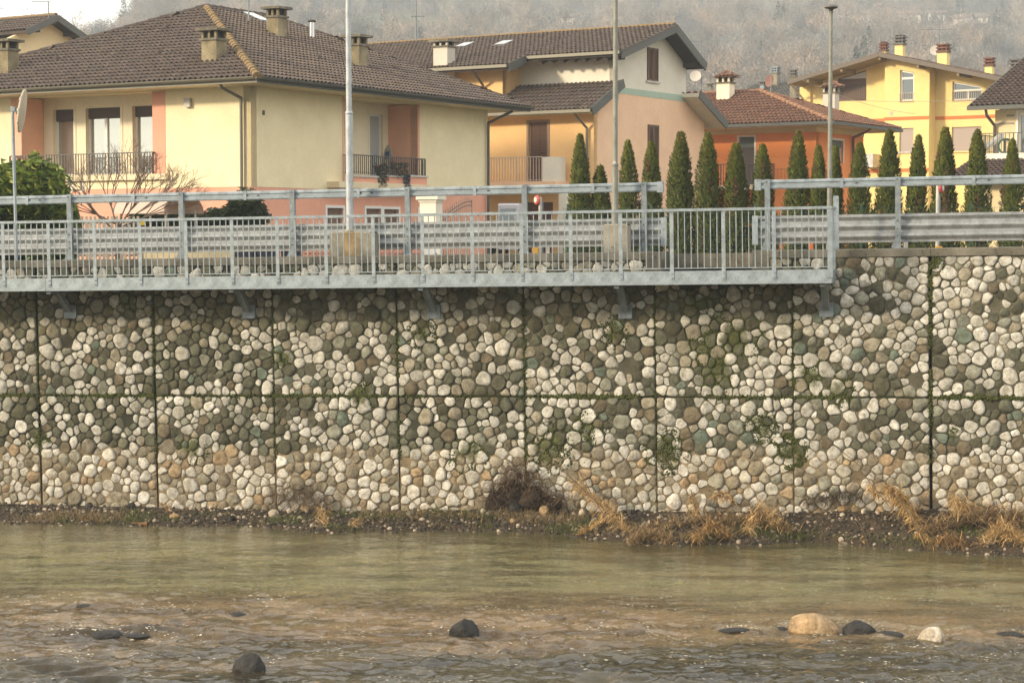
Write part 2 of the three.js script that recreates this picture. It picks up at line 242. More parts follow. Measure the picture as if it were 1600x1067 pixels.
{ // cobbles of the shallow riffle, seen through the water
  const R = rng(5), g = new THREE.IcosahedronGeometry(1, 2), p = g.attributes.position; for (let i = 0; i < p.count; i++) { const k = 1 + 0.25 * (fbm(p.getX(i) * 1.5 + 7, p.getY(i) * 1.5 + p.getZ(i) * 2, 440, 2) - 0.5); p.setXYZ(i, p.getX(i) * k, p.getY(i) * k, p.getZ(i) * k); } g.computeVertexNormals();
  const n = 5200, im = new THREE.InstancedMesh(g, std(1, 1, 1, { map: T.stone, roughness: 0.8 }), n), m = new THREE.Matrix4(), e = new THREE.Euler(), q = new THREE.Quaternion(), c = new THREE.Color();
  for (let i = 0; i < n; i++) {
    const z = -(22.5 + Math.pow(R(), 1.25) * 13), x = (R() * 2 - 1) * (-z) * 0.3, r = 0.035 + 0.10 * Math.pow(R(), 3);
    q.setFromEuler(e.set(R() * 0.5, R() * 6.3, R() * 0.5)); const y = Math.min(bedY(x, z) + 0.3 * r, -0.62 * r - 0.03 + (R() < 0.05 ? 0.03 : 0));
    im.setMatrixAt(i, m.compose(V(x, y, z), q, V(r * (0.9 + 0.6 * R()), r * (0.5 + 0.25 * R()), r))); const k = R(), d = 0.55 + 0.6 * R();
    const nearer = -z < 26.6; im.setColorAt(i, k < 0.5 ? c.setRGB(0.26 * d, 0.17 * d, 0.085 * d) : k < (nearer ? 0.6 : 0.62) ? c.setRGB(0.36 * d, 0.29 * d, 0.19 * d) : c.setRGB(0.06 * d, 0.055 * d, 0.042 * d));
  }
  im.name = numbered('river_cobbles'); im.castShadow = im.receiveShadow = true; scene.add(im); tag(im, 'brown and grey cobbles lying on the shallow river bed under the water', 'cobbles', null, 'stuff');
}
{ // foam: small flecks and torn streaks on the riffle and behind the stones
  const R = rng(8), mb = new MB();
  const fleck = (x, z, L, w) => { const y = (u, v) => waterY(x + u, z + v) + 0.006, n = 6, ring = []; for (let k = 0; k < n; k++) { const a = k / n * 6.283, q = 0.5 + 0.7 * R(), u = Math.cos(a) * L * q, v = Math.sin(a) * w * q + u * 0.16; ring.push(V(x + u, y(u, v), z + v)); } const c = V(x, waterY(x, z) + 0.006 + 0.25 * w, z); for (let k = 0; k < n; k++) mb.tri(c, ring[k], ring[(k + 1) % n]); };
  let n = 0, tries = 0; while (n < 5200 && tries++ < 160000) { const z = -(23 + R() * 10.4), x = (R() * 2 - 1) * (-z) * 0.28, s = x * W.c + (z + W.od) * W.s, t = -x * W.s + (z + W.od) * W.c, D = -z, rough = smooth(34, 28.5, D); const streak = fbm(s * 0.5, t * 1.6, 481, 3), fine = fbm(s * 2.2, t * 4, 482, 2); if (R() > rough * (0.12 + smooth(0.46, 0.72, streak)) * smooth(0.45, 0.66, fine) * 1.2) continue; const L = 0.006 + 0.022 * R() * R(); fleck(x, z, L * 1.3, L * (0.25 + 0.25 * R())); n++; }
  for (const [rx, rz, rr] of rocksInRiver) for (let k = 0; k < 40; k++) { const a = R() * 6.283, q = rr * (1.0 + 0.7 * R() * R()), L = 0.007 + 0.02 * R() * R(); fleck(rx + Math.cos(a) * q * 1.1 + (R() < 0.5 ? 0.9 * rr * R() : 0), rz + Math.sin(a) * q * 0.7, L, L * 0.45); }
  tag(mb.build('river_foam', std(0.56, 0.51, 0.40, { roughness: 0.8 })), 'white flecks of foam on the riffle and round the river rocks', 'foam', null, 'stuff');
}
// valley ground behind the wall, and the bank the photographer stands on
{
  const mb = new MB(), a = fromW(-400, 0, WALL - 0.55), b = fromW(400, 0, WALL - 0.55), y = (p) => ROAD - 0.12 + ((p.x - W.ox) * W.c) * 0;
  const near = structure(new THREE.Group()); near.name = 'valley_ground'; scene.add(near);
  const g = sheet(-420, 420, -320, -2, 84, 64, () => 0), p = g.attributes.position;
  for (let i = 0; i < p.count; i++) { const s = lerp(-420, 420, (i % 85) / 84), k = Math.floor(i / 85) / 64, t = lerp(-300, WALL - 0.5, 1 - Math.pow(1 - k, 2)), w = fromW(s, 0, t); p.setXYZ(i, w.x, ROAD - 0.14 + clamp(s, -14, 14) * W.g - 0.2 * smooth(-9, -16, t), w.z); }
  g.computeVertexNormals(); mesh('ground_surface', g, std(0.11, 0.12, 0.055, { map: T.mud, roughness: 1 }), near);
  const road = new MB(); for (const [x0, x1] of [[-90, -14], [-14, 14], [14, 90]]) { const P = (s, t) => fromW(s, ROAD - 0.1 + clamp(s, -14, 14) * W.g, t); road.quad(P(x0, -2.2), P(x1, -2.2), P(x1, -8.6), P(x0, -8.6)); }
  structure(road.build('asphalt_road', std(0.07, 0.07, 0.068, { map: T.concrete, roughness: 0.95 })));
}
{ const g = sheet(-200, 200, -6.5, 200, 60, 60, (x, z) => 3.9 * smooth(-6.5, 1, z) - 0.4 + 0.3 * fbm(x * 0.2, z * 0.2, 450, 3)); structure(mesh('near_bank', g, std(0.10, 0.11, 0.05, { map: T.mud, roughness: 1 }))); }

// ---- wooded hills
const ridge = (x) => 51 + 190 * smooth(-125, -15, x) + 12 * (fbm(x * 0.02, 1, 461, 3) - 0.5);
function hillY(x, D) { const raw = 0.165 * Math.max(0, D - 235) + 14 * (fbm(x * 0.006, D * 0.005, 462, 4) - 0.5) * smooth(240, 420, D), r = ridge(x * 560 / Math.max(D, 300)); return 3.5 + (raw < r ? raw : r - 0.1 * (raw - r)); }
const HILLHOUSES = [[895, 33, 30, 22, 'long pale villa in the haze on the hill, left of the middle lamp post', 0], [925, 26, 14, 12, 'small pale house beside the villa on the hill', 0], [1025, 30, 34, 10, 'low flat pale building in the haze above the white gable', 2], [1355, 27, 14, 18, 'narrow pale house on the hill above the mushroom lamp', 1], [1422, 27, 34, 18, 'grey hillside house left of the white pair', 0], [1464, 26, 22, 16, 'pale hillside house in the middle of the hamlet', 1], [1507, 34, 24, 22, 'white two-storey hillside house right of the antenna', 1], [1533, 30, 22, 14, 'dim wide hillside house at the end of the hamlet', 0], [1570, 22, 20, 12, 'faint small hillside house near the right edge', 0], [850, 35, 12, 10, 'tiny pale house at the left end of the hill group', 1]].map((a) => { let D = 400, p; for (; D < 1250; D += 4) { p = at(a[0], a[1] + a[3] * 0.45, D); if (hillY(p.x, D) > p.y) break; } return [...a, p, D]; });
const nearHouse = (x, D) => HILLHOUSES.some((h) => { const w = h[2] * h[7] / FOCAL * 0.5 + 3, hx = h[6].x * D / h[7]; return Math.abs(x - hx) < w && D < h[7] + 12 && D > h[7] - 100; });
const inMeadow = (x, D) => smooth(1.15, 0.85, Math.hypot((x + 40 * D / 700) / 36, (D - 690) / 95));
{
  const g = sheet(-620, 620, -1350, -225, 124, 112, (x, z) => hillY(x, -z)), p = g.attributes.position, col = [];
  for (let i = 0; i < p.count; i++) { const m = inMeadow(p.getX(i), -p.getZ(i)), n = fbm(p.getX(i) * 0.05, p.getZ(i) * 0.05, 463, 3); col.push(lerp(0.10 + 0.05 * n, 0.16, m), lerp(0.085 + 0.03 * n, 0.19, m), lerp(0.05 + 0.02 * n, 0.07, m)); }
  g.setAttribute('color', new THREE.Float32BufferAttribute(col, 3)); structure(mesh('hillside', g, std(1, 1, 1, { vertexColors: true, map: T.mud, roughness: 1 })));
  structure(mesh('hillside_behind', sheet(-500, 500, 200, 620, 60, 30, (x, z) => -2 + 70 * smooth(230, 520, z) + 16 * fbm(x * 0.02, z * 0.02, 464, 4)), std(0.06, 0.065, 0.035, { map: T.mud, roughness: 1 })));
}
function bareTree(seed, tall) { // trunk, limbs and a haze of twigs, all thin slivers
  const R = rng(seed), mb = new MB(), tips = [];
  mb.tube(V(0, -0.5, 0), V(0, tall * 0.4, 0), 0.16, 0.11, 5);
  for (let i = 0; i < 11; i++) { const a = i * 2.4 + R(), y = tall * (0.25 + 0.28 * R()), el = 0.5 + 0.7 * R(), L = tall * (0.28 + 0.3 * R()), b = V(Math.cos(a) * Math.cos(el) * L, y + Math.sin(el) * L, Math.sin(a) * Math.cos(el) * L); mb.tube(V(0, y, 0), b, 0.07, 0.03, 4); tips.push([V(0, y, 0), b]); }
  for (let i = 0; i < 300; i++) { const [a, b] = tips[Math.floor(R() * tips.length)], o = a.clone().lerp(b, 0.35 + 0.7 * R()), d = V(R() - 0.5, R() * 0.8 - 0.05, R() - 0.5).normalize().multiplyScalar(tall * (0.1 + 0.13 * R())), w = V(R() - 0.5, R() - 0.5, R() - 0.5).normalize().multiplyScalar(0.03 + 0.04 * R()); mb.tri(o, o.clone().add(d), o.clone().add(w)); mb.tri(o.clone().lerp(o.clone().add(d), 0.5), o.clone().add(d).add(w.clone().multiplyScalar(9)), o.clone().add(d).add(w.multiplyScalar(6))); }
  return mb.geometry();
}
function conifer(seed, tall, wide) {
  const R = rng(seed), mb = new MB(); mb.tube(V(0, -0.5, 0), V(0, tall * 0.9, 0), 0.18, 0.03, 5);
  for (let i = 0; i < 420; i++) { const h = 0.08 + 0.9 * R(), r = wide * Math.pow(1 - h, 0.8) * (0.4 + 0.6 * R()), a = R() * 6.283, o = V(Math.cos(a) * r, h * tall, Math.sin(a) * r), k = 0.35 + 0.5 * (1 - h), t = V(-Math.sin(a), -0.2, Math.cos(a)).multiplyScalar(k * 0.5), out = V(Math.cos(a), -0.55 + 0.5 * R(), Math.sin(a)).multiplyScalar(k); mb.tri(o.clone().sub(t), o.clone().add(t), o.clone().add(out)); }
  return mb.geometry();
}
{
  const R = rng(77), variants = [[bareTree(11, 9), [0.25, 0.215, 0.175]], [bareTree(12, 7.5), [0.21, 0.19, 0.165]], [bareTree(13, 10), [0.30, 0.24, 0.185]], [bareTree(14, 8), [0.17, 0.16, 0.14]], [conifer(15, 11, 2.1), [0.06, 0.085, 0.05]]];
  const lists = variants.map(() => []); let tries = 0, n = 0;
  while (n < 6800 && tries++ < 60000) {
    const D = 262 + 900 * Math.pow(R(), 0.72), x = (R() * 2 - 1) * 0.36 * D; if ((inMeadow(x, D) > 0.2 && R() < 0.93) || nearHouse(x, D)) continue;
    const k = fbm(x * 0.025, D * 0.02, 470, 3), v = k < 0.27 || R() < 0.025 ? 4 : Math.floor(R() * 4); if (0.165 * (D - 235) > ridge(x * 560 / Math.max(D, 300)) + 25) continue;
    lists[v].push([x, hillY(x, D), -D, 0.7 + 0.65 * R()]); n++;
  }
  for (let i = 0; i < 900; i++) { const z = 260 + 260 * R(), x = (R() * 2 - 1) * 330; lists[Math.floor(R() * 5)].push([x, -2 + 70 * smooth(230, 520, z) + 16 * fbm(x * 0.02, z * 0.02, 464, 4), z, 1 + R()]); }
  const m = new THREE.Matrix4(), q = new THREE.Quaternion(), c = new THREE.Color();
  variants.forEach(([g, col], k) => {
    const im = new THREE.InstancedMesh(g, std(1, 1, 1, { roughness: 1 }), lists[k].length);
    lists[k].forEach(([x, y, z, s], i) => { q.setFromAxisAngle(V(0, 1, 0), R() * 6.28); im.setMatrixAt(i, m.compose(V(x, y, z), q, V(s, s * (0.85 + 0.3 * R()), s))); const b = 0.45 + 1.0 * R(), w = 0.88 + 0.24 * R(); im.setColorAt(i, c.setRGB(col[0] * b * w, col[1] * b, col[2] * b / w)); });
    im.name = numbered(k === 4 ? 'conifer_wood' : 'winter_wood'); im.castShadow = im.receiveShadow = true; scene.add(im);
    tag(im, k === 4 ? 'hazy dark green conifers scattered through the wood on the hillside' : ['hazy brown leafless trees covering the hillside behind the houses', 'grey brown bare trees of the hazy hillside wood', 'tall reddish bare trees of the hazy hillside wood', 'low dull bare trees of the hazy hillside wood'][k], 'wood', null, 'stuff');
  });
}

// ================================================================ RETAINING WALL of cobble-faced panels
const wx = (px, py = 617, z = WALL) => W.front(px, py, z).x, wy = (px, py, z = WALL) => W.front(px, py, z).y;
const Y_COP_TOP = wy(800, 396.5), Y_COP_BOT = wy(800, 408.5), Y_MID = wy(800, 619.5), Y_LOW = -5.95, Y_SCOUR = wy(800, 704), Y_DECK = wy(1000, 437);
const JOINTS = [-330, -124, 60, 242, 428, 622, 820, 1025, 1240, 1455, 1672, 1890].map((p) => wx(p)), GAP0 = wx(1034, 415), GAP1 = wx(1176, 415);
function clip(poly, a, b, c) { // keep a*x + b*y <= c
  const out = []; for (let i = 0; i < poly.length; i++) { const p = poly[i], q = poly[(i + 1) % poly.length], dp = a * p[0] + b * p[1] - c, dq = a * q[0] + b * q[1] - c; if (dp <= 0) out.push(p); if ((dp < 0 && dq > 0) || (dp > 0 && dq < 0)) { const t = dp / (dp - dq); out.push([p[0] + (q[0] - p[0]) * t, p[1] + (q[1] - p[1]) * t]); } } return out;
}
function cells(x0, x1, y0, y1, R, big = 1) { // rounded cobble outlines that fill a rectangle
  const seeds = [], add = (tries, lo, hi, pw) => { for (let k = 0; k < tries; k++) { const r = big * lerp(lo, hi, Math.pow(R(), pw)), x = lerp(x0 + r * 0.75, x1 - r * 0.75, R()), y = lerp(y0 + r * 0.75, y1 - r * 0.75, R()); let ok = true; for (const s of seeds) { const d = 0.93 * (r + s[2]); if ((s[0] - x) ** 2 + (s[1] - y) ** 2 < d * d) { ok = false; break; } } if (ok) seeds.push([x, y, r]); } };
  add(40, 0.12, 0.185, 2.0); add(900, 0.085, 0.135, 1.2); add(2200, 0.068, 0.095, 1.2); add(1500, 0.05, 0.066, 1);
  const out = [];
  for (const [x, y, r] of seeds) {
    const gap = 0.002 + 0.009 * R() * R(), ax = R() * 3.14, sq = 0.06 * R(); let p = [[x0, y0], [x1, y0], [x1, y1], [x0, y1]];
    for (const [u, v, q] of seeds) { const dx = u - x, dy = v - y, d = Math.hypot(dx, dy); if (d < 1e-6 || d > 0.6) continue; p = clip(p, dx / d, dy / d, (dx * x + dy * y) / d + (d * d + r * r - q * q) / (2 * d) - gap); if (p.length < 3) break; }
    for (let k = 0; k < 10 && p.length > 2; k++) { const a = k * 0.6283 + ax, e = 1 + sq * Math.cos(2 * (a - ax)); p = clip(p, Math.cos(a), Math.sin(a), Math.cos(a) * x + Math.sin(a) * y + r * (1.4 + 0.9 * R()) * e); }
    if (p.length < 3) continue;
    for (let k = 0; k < 2; k++) { const n = [], f = k ? 0.24 : 0.09 + 0.13 * R(); for (let i = 0; i < p.length; i++) { const a = p[i], b = p[(i + 1) % p.length]; n.push([lerp(a[0], b[0], f), lerp(a[1], b[1], f)], [lerp(a[0], b[0], 1 - f), lerp(a[1], b[1], 1 - f)]); } p = n; }
    let A = 0, cx = 0, cy = 0; for (let i = 0; i < p.length; i++) { const a = p[i], b = p[(i + 1) % p.length], k = a[0] * b[1] - b[0] * a[1]; A += k / 2; cx += (a[0] + b[0]) * k; cy += (a[1] + b[1]) * k; } if (Math.abs(A) < 0.002) continue; cx /= 6 * A; cy /= 6 * A;
    out.push({ p, x: cx, y: cy, area: Math.abs(A) });
  }
  return out;
}
function stoneShape(c, R, z) { // domed cobble on its outline; a few broken, flatter ones; smooth normals
  const n = 14, rad = []; for (let k = 0; k < n; k++) { const a = k / n * 6.28318, dx = Math.cos(a), dy = Math.sin(a); let best = 0.02; for (let i = 0; i < c.p.length; i++) { const p = c.p[i], q = c.p[(i + 1) % c.p.length], ex = q[0] - p[0], ey = q[1] - p[1], den = dx * ey - dy * ex; if (Math.abs(den) < 1e-9) continue; const t = ((p[0] - c.x) * ey - (p[1] - c.y) * ex) / den, u = ((p[0] - c.x) * dy - (p[1] - c.y) * dx) / den; if (t > 0 && u >= -1e-6 && u <= 1 + 1e-6) best = Math.max(best, t); } rad.push(best * (0.95 + 0.07 * R())); } { const p1 = R() * 6.28, p2 = R() * 6.28, a2 = 0.09 * R(), a3 = 0.075 * R(); for (let k = 0; k < n; k++) { const a = k / n * 6.28318; rad[k] *= 0.985 + a2 * Math.cos(2 * a + p1) + a3 * Math.cos(3 * a + p2); } }
  const size = Math.sqrt(c.area), flat = R() < 0.4, h = size * (flat ? 0.11 : 0.14 + 0.11 * R()), tx = (R() - 0.5) * 0.35, ty = (R() - 0.5) * 0.35;
  const rings = flat ? [[1, -0.12], [0.955, 0.6], [0.84, 0.95], [0.45, 1]] : [[1, -0.12], [0.95, 0.45], [0.77, 0.8], [0.42, 0.97]], pos = [], idx = [];
  for (const [s, f] of rings) for (let k = 0; k < n; k++) { const a = k / n * 6.28318, r = rad[k] * s * (s < 1 ? 0.96 + 0.08 * R() : 1), x = Math.cos(a) * r, y = Math.sin(a) * r; pos.push(c.x + x, c.y + y, z + h * f * (1 + 0.08 * (R() - 0.5)) + (f > 0 ? (x * tx + y * ty) : 0)); }
  pos.push(c.x, c.y, z + h * (0.95 + 0.1 * R()));
  for (let r = 0; r < 3; r++) for (let k = 0; k < n; k++) { const a = r * n + k, b = r * n + (k + 1) % n; idx.push(a, b, a + n, b, b + n, a + n); }
  for (let k = 0; k < n; k++) idx.push(3 * n + k, 3 * n + (k + 1) % n, 4 * n);
  const g = new THREE.BufferGeometry(); g.setAttribute('position', new THREE.Float32BufferAttribute(pos, 3)); g.setIndex(idx); g.computeVertexNormals();
  const uv = [], ou = R() * 7, ov = R() * 7; for (let i = 0; i < pos.length / 3; i++) uv.push(pos[3 * i] + ou, pos[3 * i + 1] + ov); g.setAttribute('uv', new THREE.Float32BufferAttribute(uv, 2));
  return g;
}
function paint(g, fn) { const p = g.attributes.position, col = new Float32Array(p.count * 3); for (let i = 0; i < p.count; i++) { const c = fn(p.getX(i), p.getY(i), p.getZ(i)); col[3 * i] = c[0]; col[3 * i + 1] = c[1]; col[3 * i + 2] = c[2]; } g.setAttribute('color', new THREE.BufferAttribute(col, 3)); return g; }
const MOSS = [[1150, 525, 0.5, 900], [1120, 580, 0.42, 700], [1100, 545, 0.3, 300], [1270, 590, 0.35, 500], [1235, 705, 0.3, 620], [1040, 705, 0.4, 420], [860, 700, 0.45, 420], [1310, 610, 0.3, 420], [730, 705, 0.4, 320], [560, 620, 0.3, 350], [620, 760, 0.15, 120], [1460, 415, 0.16, 260], [60, 690, 0.22, 260], [300, 700, 0.3, 160], [920, 670, 0.3, 260], [1190, 665, 0.3, 240], [200, 470, 0.3, 160], [440, 560, 0.25, 120], [660, 520, 0.3, 140], [1490, 680, 0.12, 90], [960, 520, 0.3, 120], [1090, 470, 0.35, 200]], MOSSW = MOSS.map(([px, py, r, n]) => [wx(px, py), wy(px, py), r, n]);
const mossField = (x, y) => { let m = 0.55 * Math.exp(-Math.pow((y - Y_MID) / 0.06, 2)); for (const [mx, my, r] of MOSSW) { const q = ((x - mx) ** 2 + (y - my) ** 2) / (r * r); if (q < 3) m = Math.max(m, 0.95 * Math.exp(-q * 1.1)); } for (const j of JOINTS) if (Math.abs(x - j) < 0.2 && y > Y_SCOUR - 0.2) m = Math.max(m, 0.5 * Math.exp(-Math.pow((x - j) / 0.06, 2))); return y > Y_SCOUR - 0.35 ? m : m * 0.3; };
const mossy = (c, x, y, k) => { const f = mossField(x, y); if (f < 0.05) return c; const t = smooth(0.42, 0.6, f * k * (0.45 + 0.95 * fbm(x * 7, y * 7, 514, 3))) * 0.85; return [lerp(c[0], 0.085, t), lerp(c[1], 0.098, t), lerp(c[2], 0.022, t)]; };
const scourAt = (x) => Y_SCOUR + 0.22 * (fbm(x * 1.3, 2, 501, 3) - 0.5);
const cleanPatch = (x, y) => smooth(0.46, 0.62, fbm(x * 0.55 + 3, y * 0.6, 502, 3)) * 0.7 + smooth(wx(1250), wx(1330), x) * 0.6;
function cobbleColour(x, y, R) {
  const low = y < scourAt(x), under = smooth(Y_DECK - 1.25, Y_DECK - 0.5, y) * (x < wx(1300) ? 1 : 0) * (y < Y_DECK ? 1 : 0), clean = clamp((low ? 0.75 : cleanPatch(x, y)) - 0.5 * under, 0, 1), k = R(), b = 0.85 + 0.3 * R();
  const light = lerp(0.37, 0.60, clean); let c;
  if (k < light) c = R() < 0.5 ? [0.70, 0.69, 0.65] : [0.62, 0.61, 0.565]; else if (k < light + 0.16) c = R() < 0.5 ? [0.40, 0.365, 0.29] : [0.33, 0.335, 0.28]; else if (k < light + 0.19 && !low) c = [0.17, 0.22, 0.18]; else if (k < light + 0.24) c = low ? [0.42, 0.31, 0.19] : [0.19, 0.155, 0.105]; else c = low ? [0.25, 0.225, 0.17] : R() < 0.5 ? [0.095, 0.094, 0.062] : [0.13, 0.138, 0.098];
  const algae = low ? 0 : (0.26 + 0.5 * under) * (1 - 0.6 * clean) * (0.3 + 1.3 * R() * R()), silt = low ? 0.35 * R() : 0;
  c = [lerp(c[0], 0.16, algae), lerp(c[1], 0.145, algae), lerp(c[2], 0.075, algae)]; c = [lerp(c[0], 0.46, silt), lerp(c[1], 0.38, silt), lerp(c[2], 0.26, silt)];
  return c.map((v) => Math.min(0.78, v * b));
}
{
  const wall = W.thing('retaining_wall', 'long riverside retaining wall of concrete panels faced with pale and dark cobbles', 'retaining wall');
  const R = rng(9), all = [], slabs = [];
  const core = new MB(); core.box(JOINTS[0], JOINTS[11], Y_LOW, Y_DECK - 0.06, WALL - 0.42, WALL - 0.12); core.box(JOINTS[0], GAP0, Y_DECK - 0.06, Y_COP_BOT, WALL - 0.42, WALL - 0.12); core.box(GAP1, JOINTS[11], Y_DECK - 0.06, Y_COP_BOT, WALL - 0.42, WALL - 0.12);
  core.build('wall_core', std(0.05, 0.045, 0.03, { map: T.concrete, roughness: 1 }), wall);
  const mort = (x, y) => { const low = y < scourAt(x) + 0.05 * (fbm(x * 14, y * 14, 504, 2) - 0.5), n = fbm(x * 3, y * 3, 503, 4), cl = cleanPatch(x, y); return low ? [0.34 + 0.12 * n, 0.27 + 0.1 * n, 0.17 + 0.07 * n] : mossy([lerp(0.07, 0.29, cl * n * 1.5), lerp(0.07, 0.27, cl * n * 1.5), lerp(0.045, 0.20, cl * n * 1.5)], x, y, 1.25); };
  for (let i = 0; i + 1 < JOINTS.length; i++) for (const [ya, yb, upper] of [[Y_LOW, Y_MID, false], [Y_MID, Y_COP_BOT, true]]) {
    const JG = [0.012, 0.012, 0.021, 0.018, 0.008, 0.011, 0.007, 0.006, 0.005, 0.024, 0.012, 0.012], xa = JOINTS[i] + JG[i], xb = JOINTS[i + 1] - JG[i + 1], y0 = ya + (upper ? 0.008 : 0), y1 = yb - (upper ? 0 : 0.008), proud = (R() - 0.5) * 0.02;
    const cut = upper && xb > GAP0 && xa < GAP1; // the opening in the parapet
    const rects = cut ? [[xa, xb, y0, Y_DECK - 0.05], ...(xa < GAP0 ? [[xa, Math.min(xb, GAP0), Y_DECK - 0.05, y1]] : []), ...(xb > GAP1 ? [[Math.max(xa, GAP1), xb, Y_DECK - 0.05, y1]] : [])] : [[xa, xb, y0, y1]];
    const bits = [];
    for (const [a, b, c, d] of rects) { const w = b - a, h = d - c; if (w < 0.05) continue; bits.push(new THREE.BoxGeometry(w, h, 0.12, Math.max(1, Math.round(w / 0.07)), Math.max(1, Math.round(h / 0.07)), 1).toNonIndexed().translate((a + b) / 2, (c + d) / 2, WALL - 0.06 + proud)); }
    const sg = mergeGeometries(bits); sg.setAttribute('uv', new THREE.BufferAttribute(boxUV(sg.attributes.position.array, sg.attributes.normal.array), 2)); paint(sg, mort);
    const slab = mesh('panel', sg, M.mortar, wall);
    for (const c of cells(xa + 0.004, xb - 0.004, y0 + 0.004, y1 - 0.004, R, 0.88)) {
      if (cut && c.y > Y_DECK - 0.12 && c.x > GAP0 - 0.1 && c.x < GAP1 + 0.1) continue;
      if (c.y < -5.75 + 0.02) continue;
      if (R() < 0.012) continue;                              // here and there a cobble has fallen out
      const col = cobbleColour(c.x, c.y, R), sg2 = stoneShape(c, R, WALL + proud), m1 = R();
      paint(sg2, (x, y) => { const n = fbm(x * 11, y * 11, 505 + Math.floor(m1 * 50), 3), k = 0.84 + 0.32 * n; return mossy([col[0] * k, col[1] * k, col[2] * k], x, y, 0.8); });
      const vis = c.x > wx(0) && c.x < wx(1600) && !(c.y < Y_DECK + 0.05 && c.y > Y_DECK - 0.25 && c.x < wx(1300)) && c.y > -5.2;
      all.push({ g: sg2, slab, key: vis ? c.area : 0 });
    }
  }
  all.sort((a, b) => b.key - a.key);
  all.slice(0, 300).forEach((s) => mesh('cobble', s.g, M.stone, s.slab));
  stuff(mesh('small_cobbles', mergeGeometries(all.slice(300).map((s) => s.g)), M.stone, wall));
  console.log('cobbles', all.length);
  const cop = (x0, x1) => { const mb = new MB(); mb.loft([[Y_COP_BOT, WALL + 0.045], [Y_COP_TOP - 0.02, WALL + 0.045], [Y_COP_TOP, WALL + 0.025], [Y_COP_TOP, WALL - 0.85], [Y_COP_BOT, WALL - 0.85]], x0, x1, 6); for (const x of [x0, x1]) mb.quad(V(x, Y_COP_BOT, WALL + 0.045), V(x, Y_COP_TOP, WALL + 0.03), V(x, Y_COP_TOP, WALL - 0.85), V(x, Y_COP_BOT, WALL - 0.85)); mb.build('coping', M.concrete, wall); };
  const cj = [JOINTS[0], wx(-124, 402), wx(210, 402), wx(433, 402), wx(700, 400), wx(860, 400), GAP0]; for (let i = 0; i + 1 < cj.length; i++) cop(cj[i] + (i ? 0.004 : 0), cj[i + 1] - 0.004);
  const ck = [GAP1, wx(1305, 391), wx(1455, 391), JOINTS[11]]; for (let i = 0; i + 1 < ck.length; i++) cop(ck[i] + (i ? 0.004 : 0), ck[i + 1] - 0.004);
  { const mb = new MB(); for (const [xa, xb] of [[GAP0 - 0.3, GAP0], [GAP1, GAP1 + 0.32]]) mb.box(xa, xb, Y_DECK - 0.1, Y_COP_BOT + 0.001, WALL - 0.8, WALL + 0.052); mb.build('parapet_end', M.concrete, wall); }
  // moss along the joints and in damp patches
  const tuft = new THREE.IcosahedronGeometry(1, 1), spots = [], rand = rng(21);
  const drop = (x, y, k) => { if (y < Y_COP_BOT && !(x > GAP0 && x < GAP1 && y > Y_DECK - 0.1)) spots.push([x, y, k]); };
  for (let k = 0; k < 7200; k++) { const x = lerp(JOINTS[0], JOINTS[11], rand()); if (fbm(x * 1.1, 5, 511, 3) > 0.36 + 0.3 * rand()) drop(x, Y_MID + (rand() + rand() - 1) * 0.05, 1); }
  for (const j of JOINTS) for (let k = 0; k < 520; k++) { const y = lerp(Y_SCOUR - 0.2, Y_COP_BOT - 0.3, rand()); if (fbm(y * 1.3, j * 3, 512, 3) > 0.4 + 0.3 * rand()) drop(j + (rand() + rand() - 1) * 0.05, y, 0.9); }
  for (const [px, py, r, n] of MOSS) { const c = W.front(px, py, WALL); for (let k = 0; k < n * 2; k++) { const a = rand() * 6.28, q = r * Math.sqrt(rand()) * 1.15; if (fbm((c.x + Math.cos(a) * q) * 4, (c.y + Math.sin(a) * q) * 4, 513, 2) > 0.38) drop(c.x + Math.cos(a) * q, c.y + Math.sin(a) * q, 0.8); } }
  const im = new THREE.InstancedMesh(tuft, std(1, 1, 1, { roughness: 1 }), spots.length), m = new THREE.Matrix4(), q = new THREE.Quaternion(), c = new THREE.Color();
  spots.forEach(([x, y, k], i) => { const r = (0.006 + 0.012 * rand()) * k; im.setMatrixAt(i, m.compose(V(x, y, WALL + 0.004 + 0.012 * rand()), q.setFromEuler(new THREE.Euler(rand() * 6, rand() * 6, 0)), V(r * (1 + rand()), r * (1 + rand()), r * 1.1))); const b = 0.6 + 0.8 * rand(); im.setColorAt(i, c.setRGB(0.052 * b, 0.062 * b, 0.010 * b)); });
  im.name = 'moss'; im.receiveShadow = true; wall.add(im); stuff(im);
}
{ // the threshold behind the opening: kerb and a pale step plate
  const k = W.thing('concrete_kerb', 'low concrete kerb behind the opening in the parapet', 'kerb'), mb = new MB();
  mb.box(GAP0 - 0.1, GAP1 + 0.1, Y_DECK - 0.3, wy(1100, 396, WALL - 1.05), WALL - 1.3, WALL - 1.05); mb.build('kerb_stone', M.concrete, k);
  const s = W.thing('step_slab', 'pale slab forming the threshold from the road onto the walkway', 'slab'); new MB().box(GAP0 + 0.01, GAP1 - 0.01, Y_DECK - 0.1, Y_DECK + 0.03, WALL - 1.045, WALL + 0.12).build('slab_plate', M.concretePale, s);
}

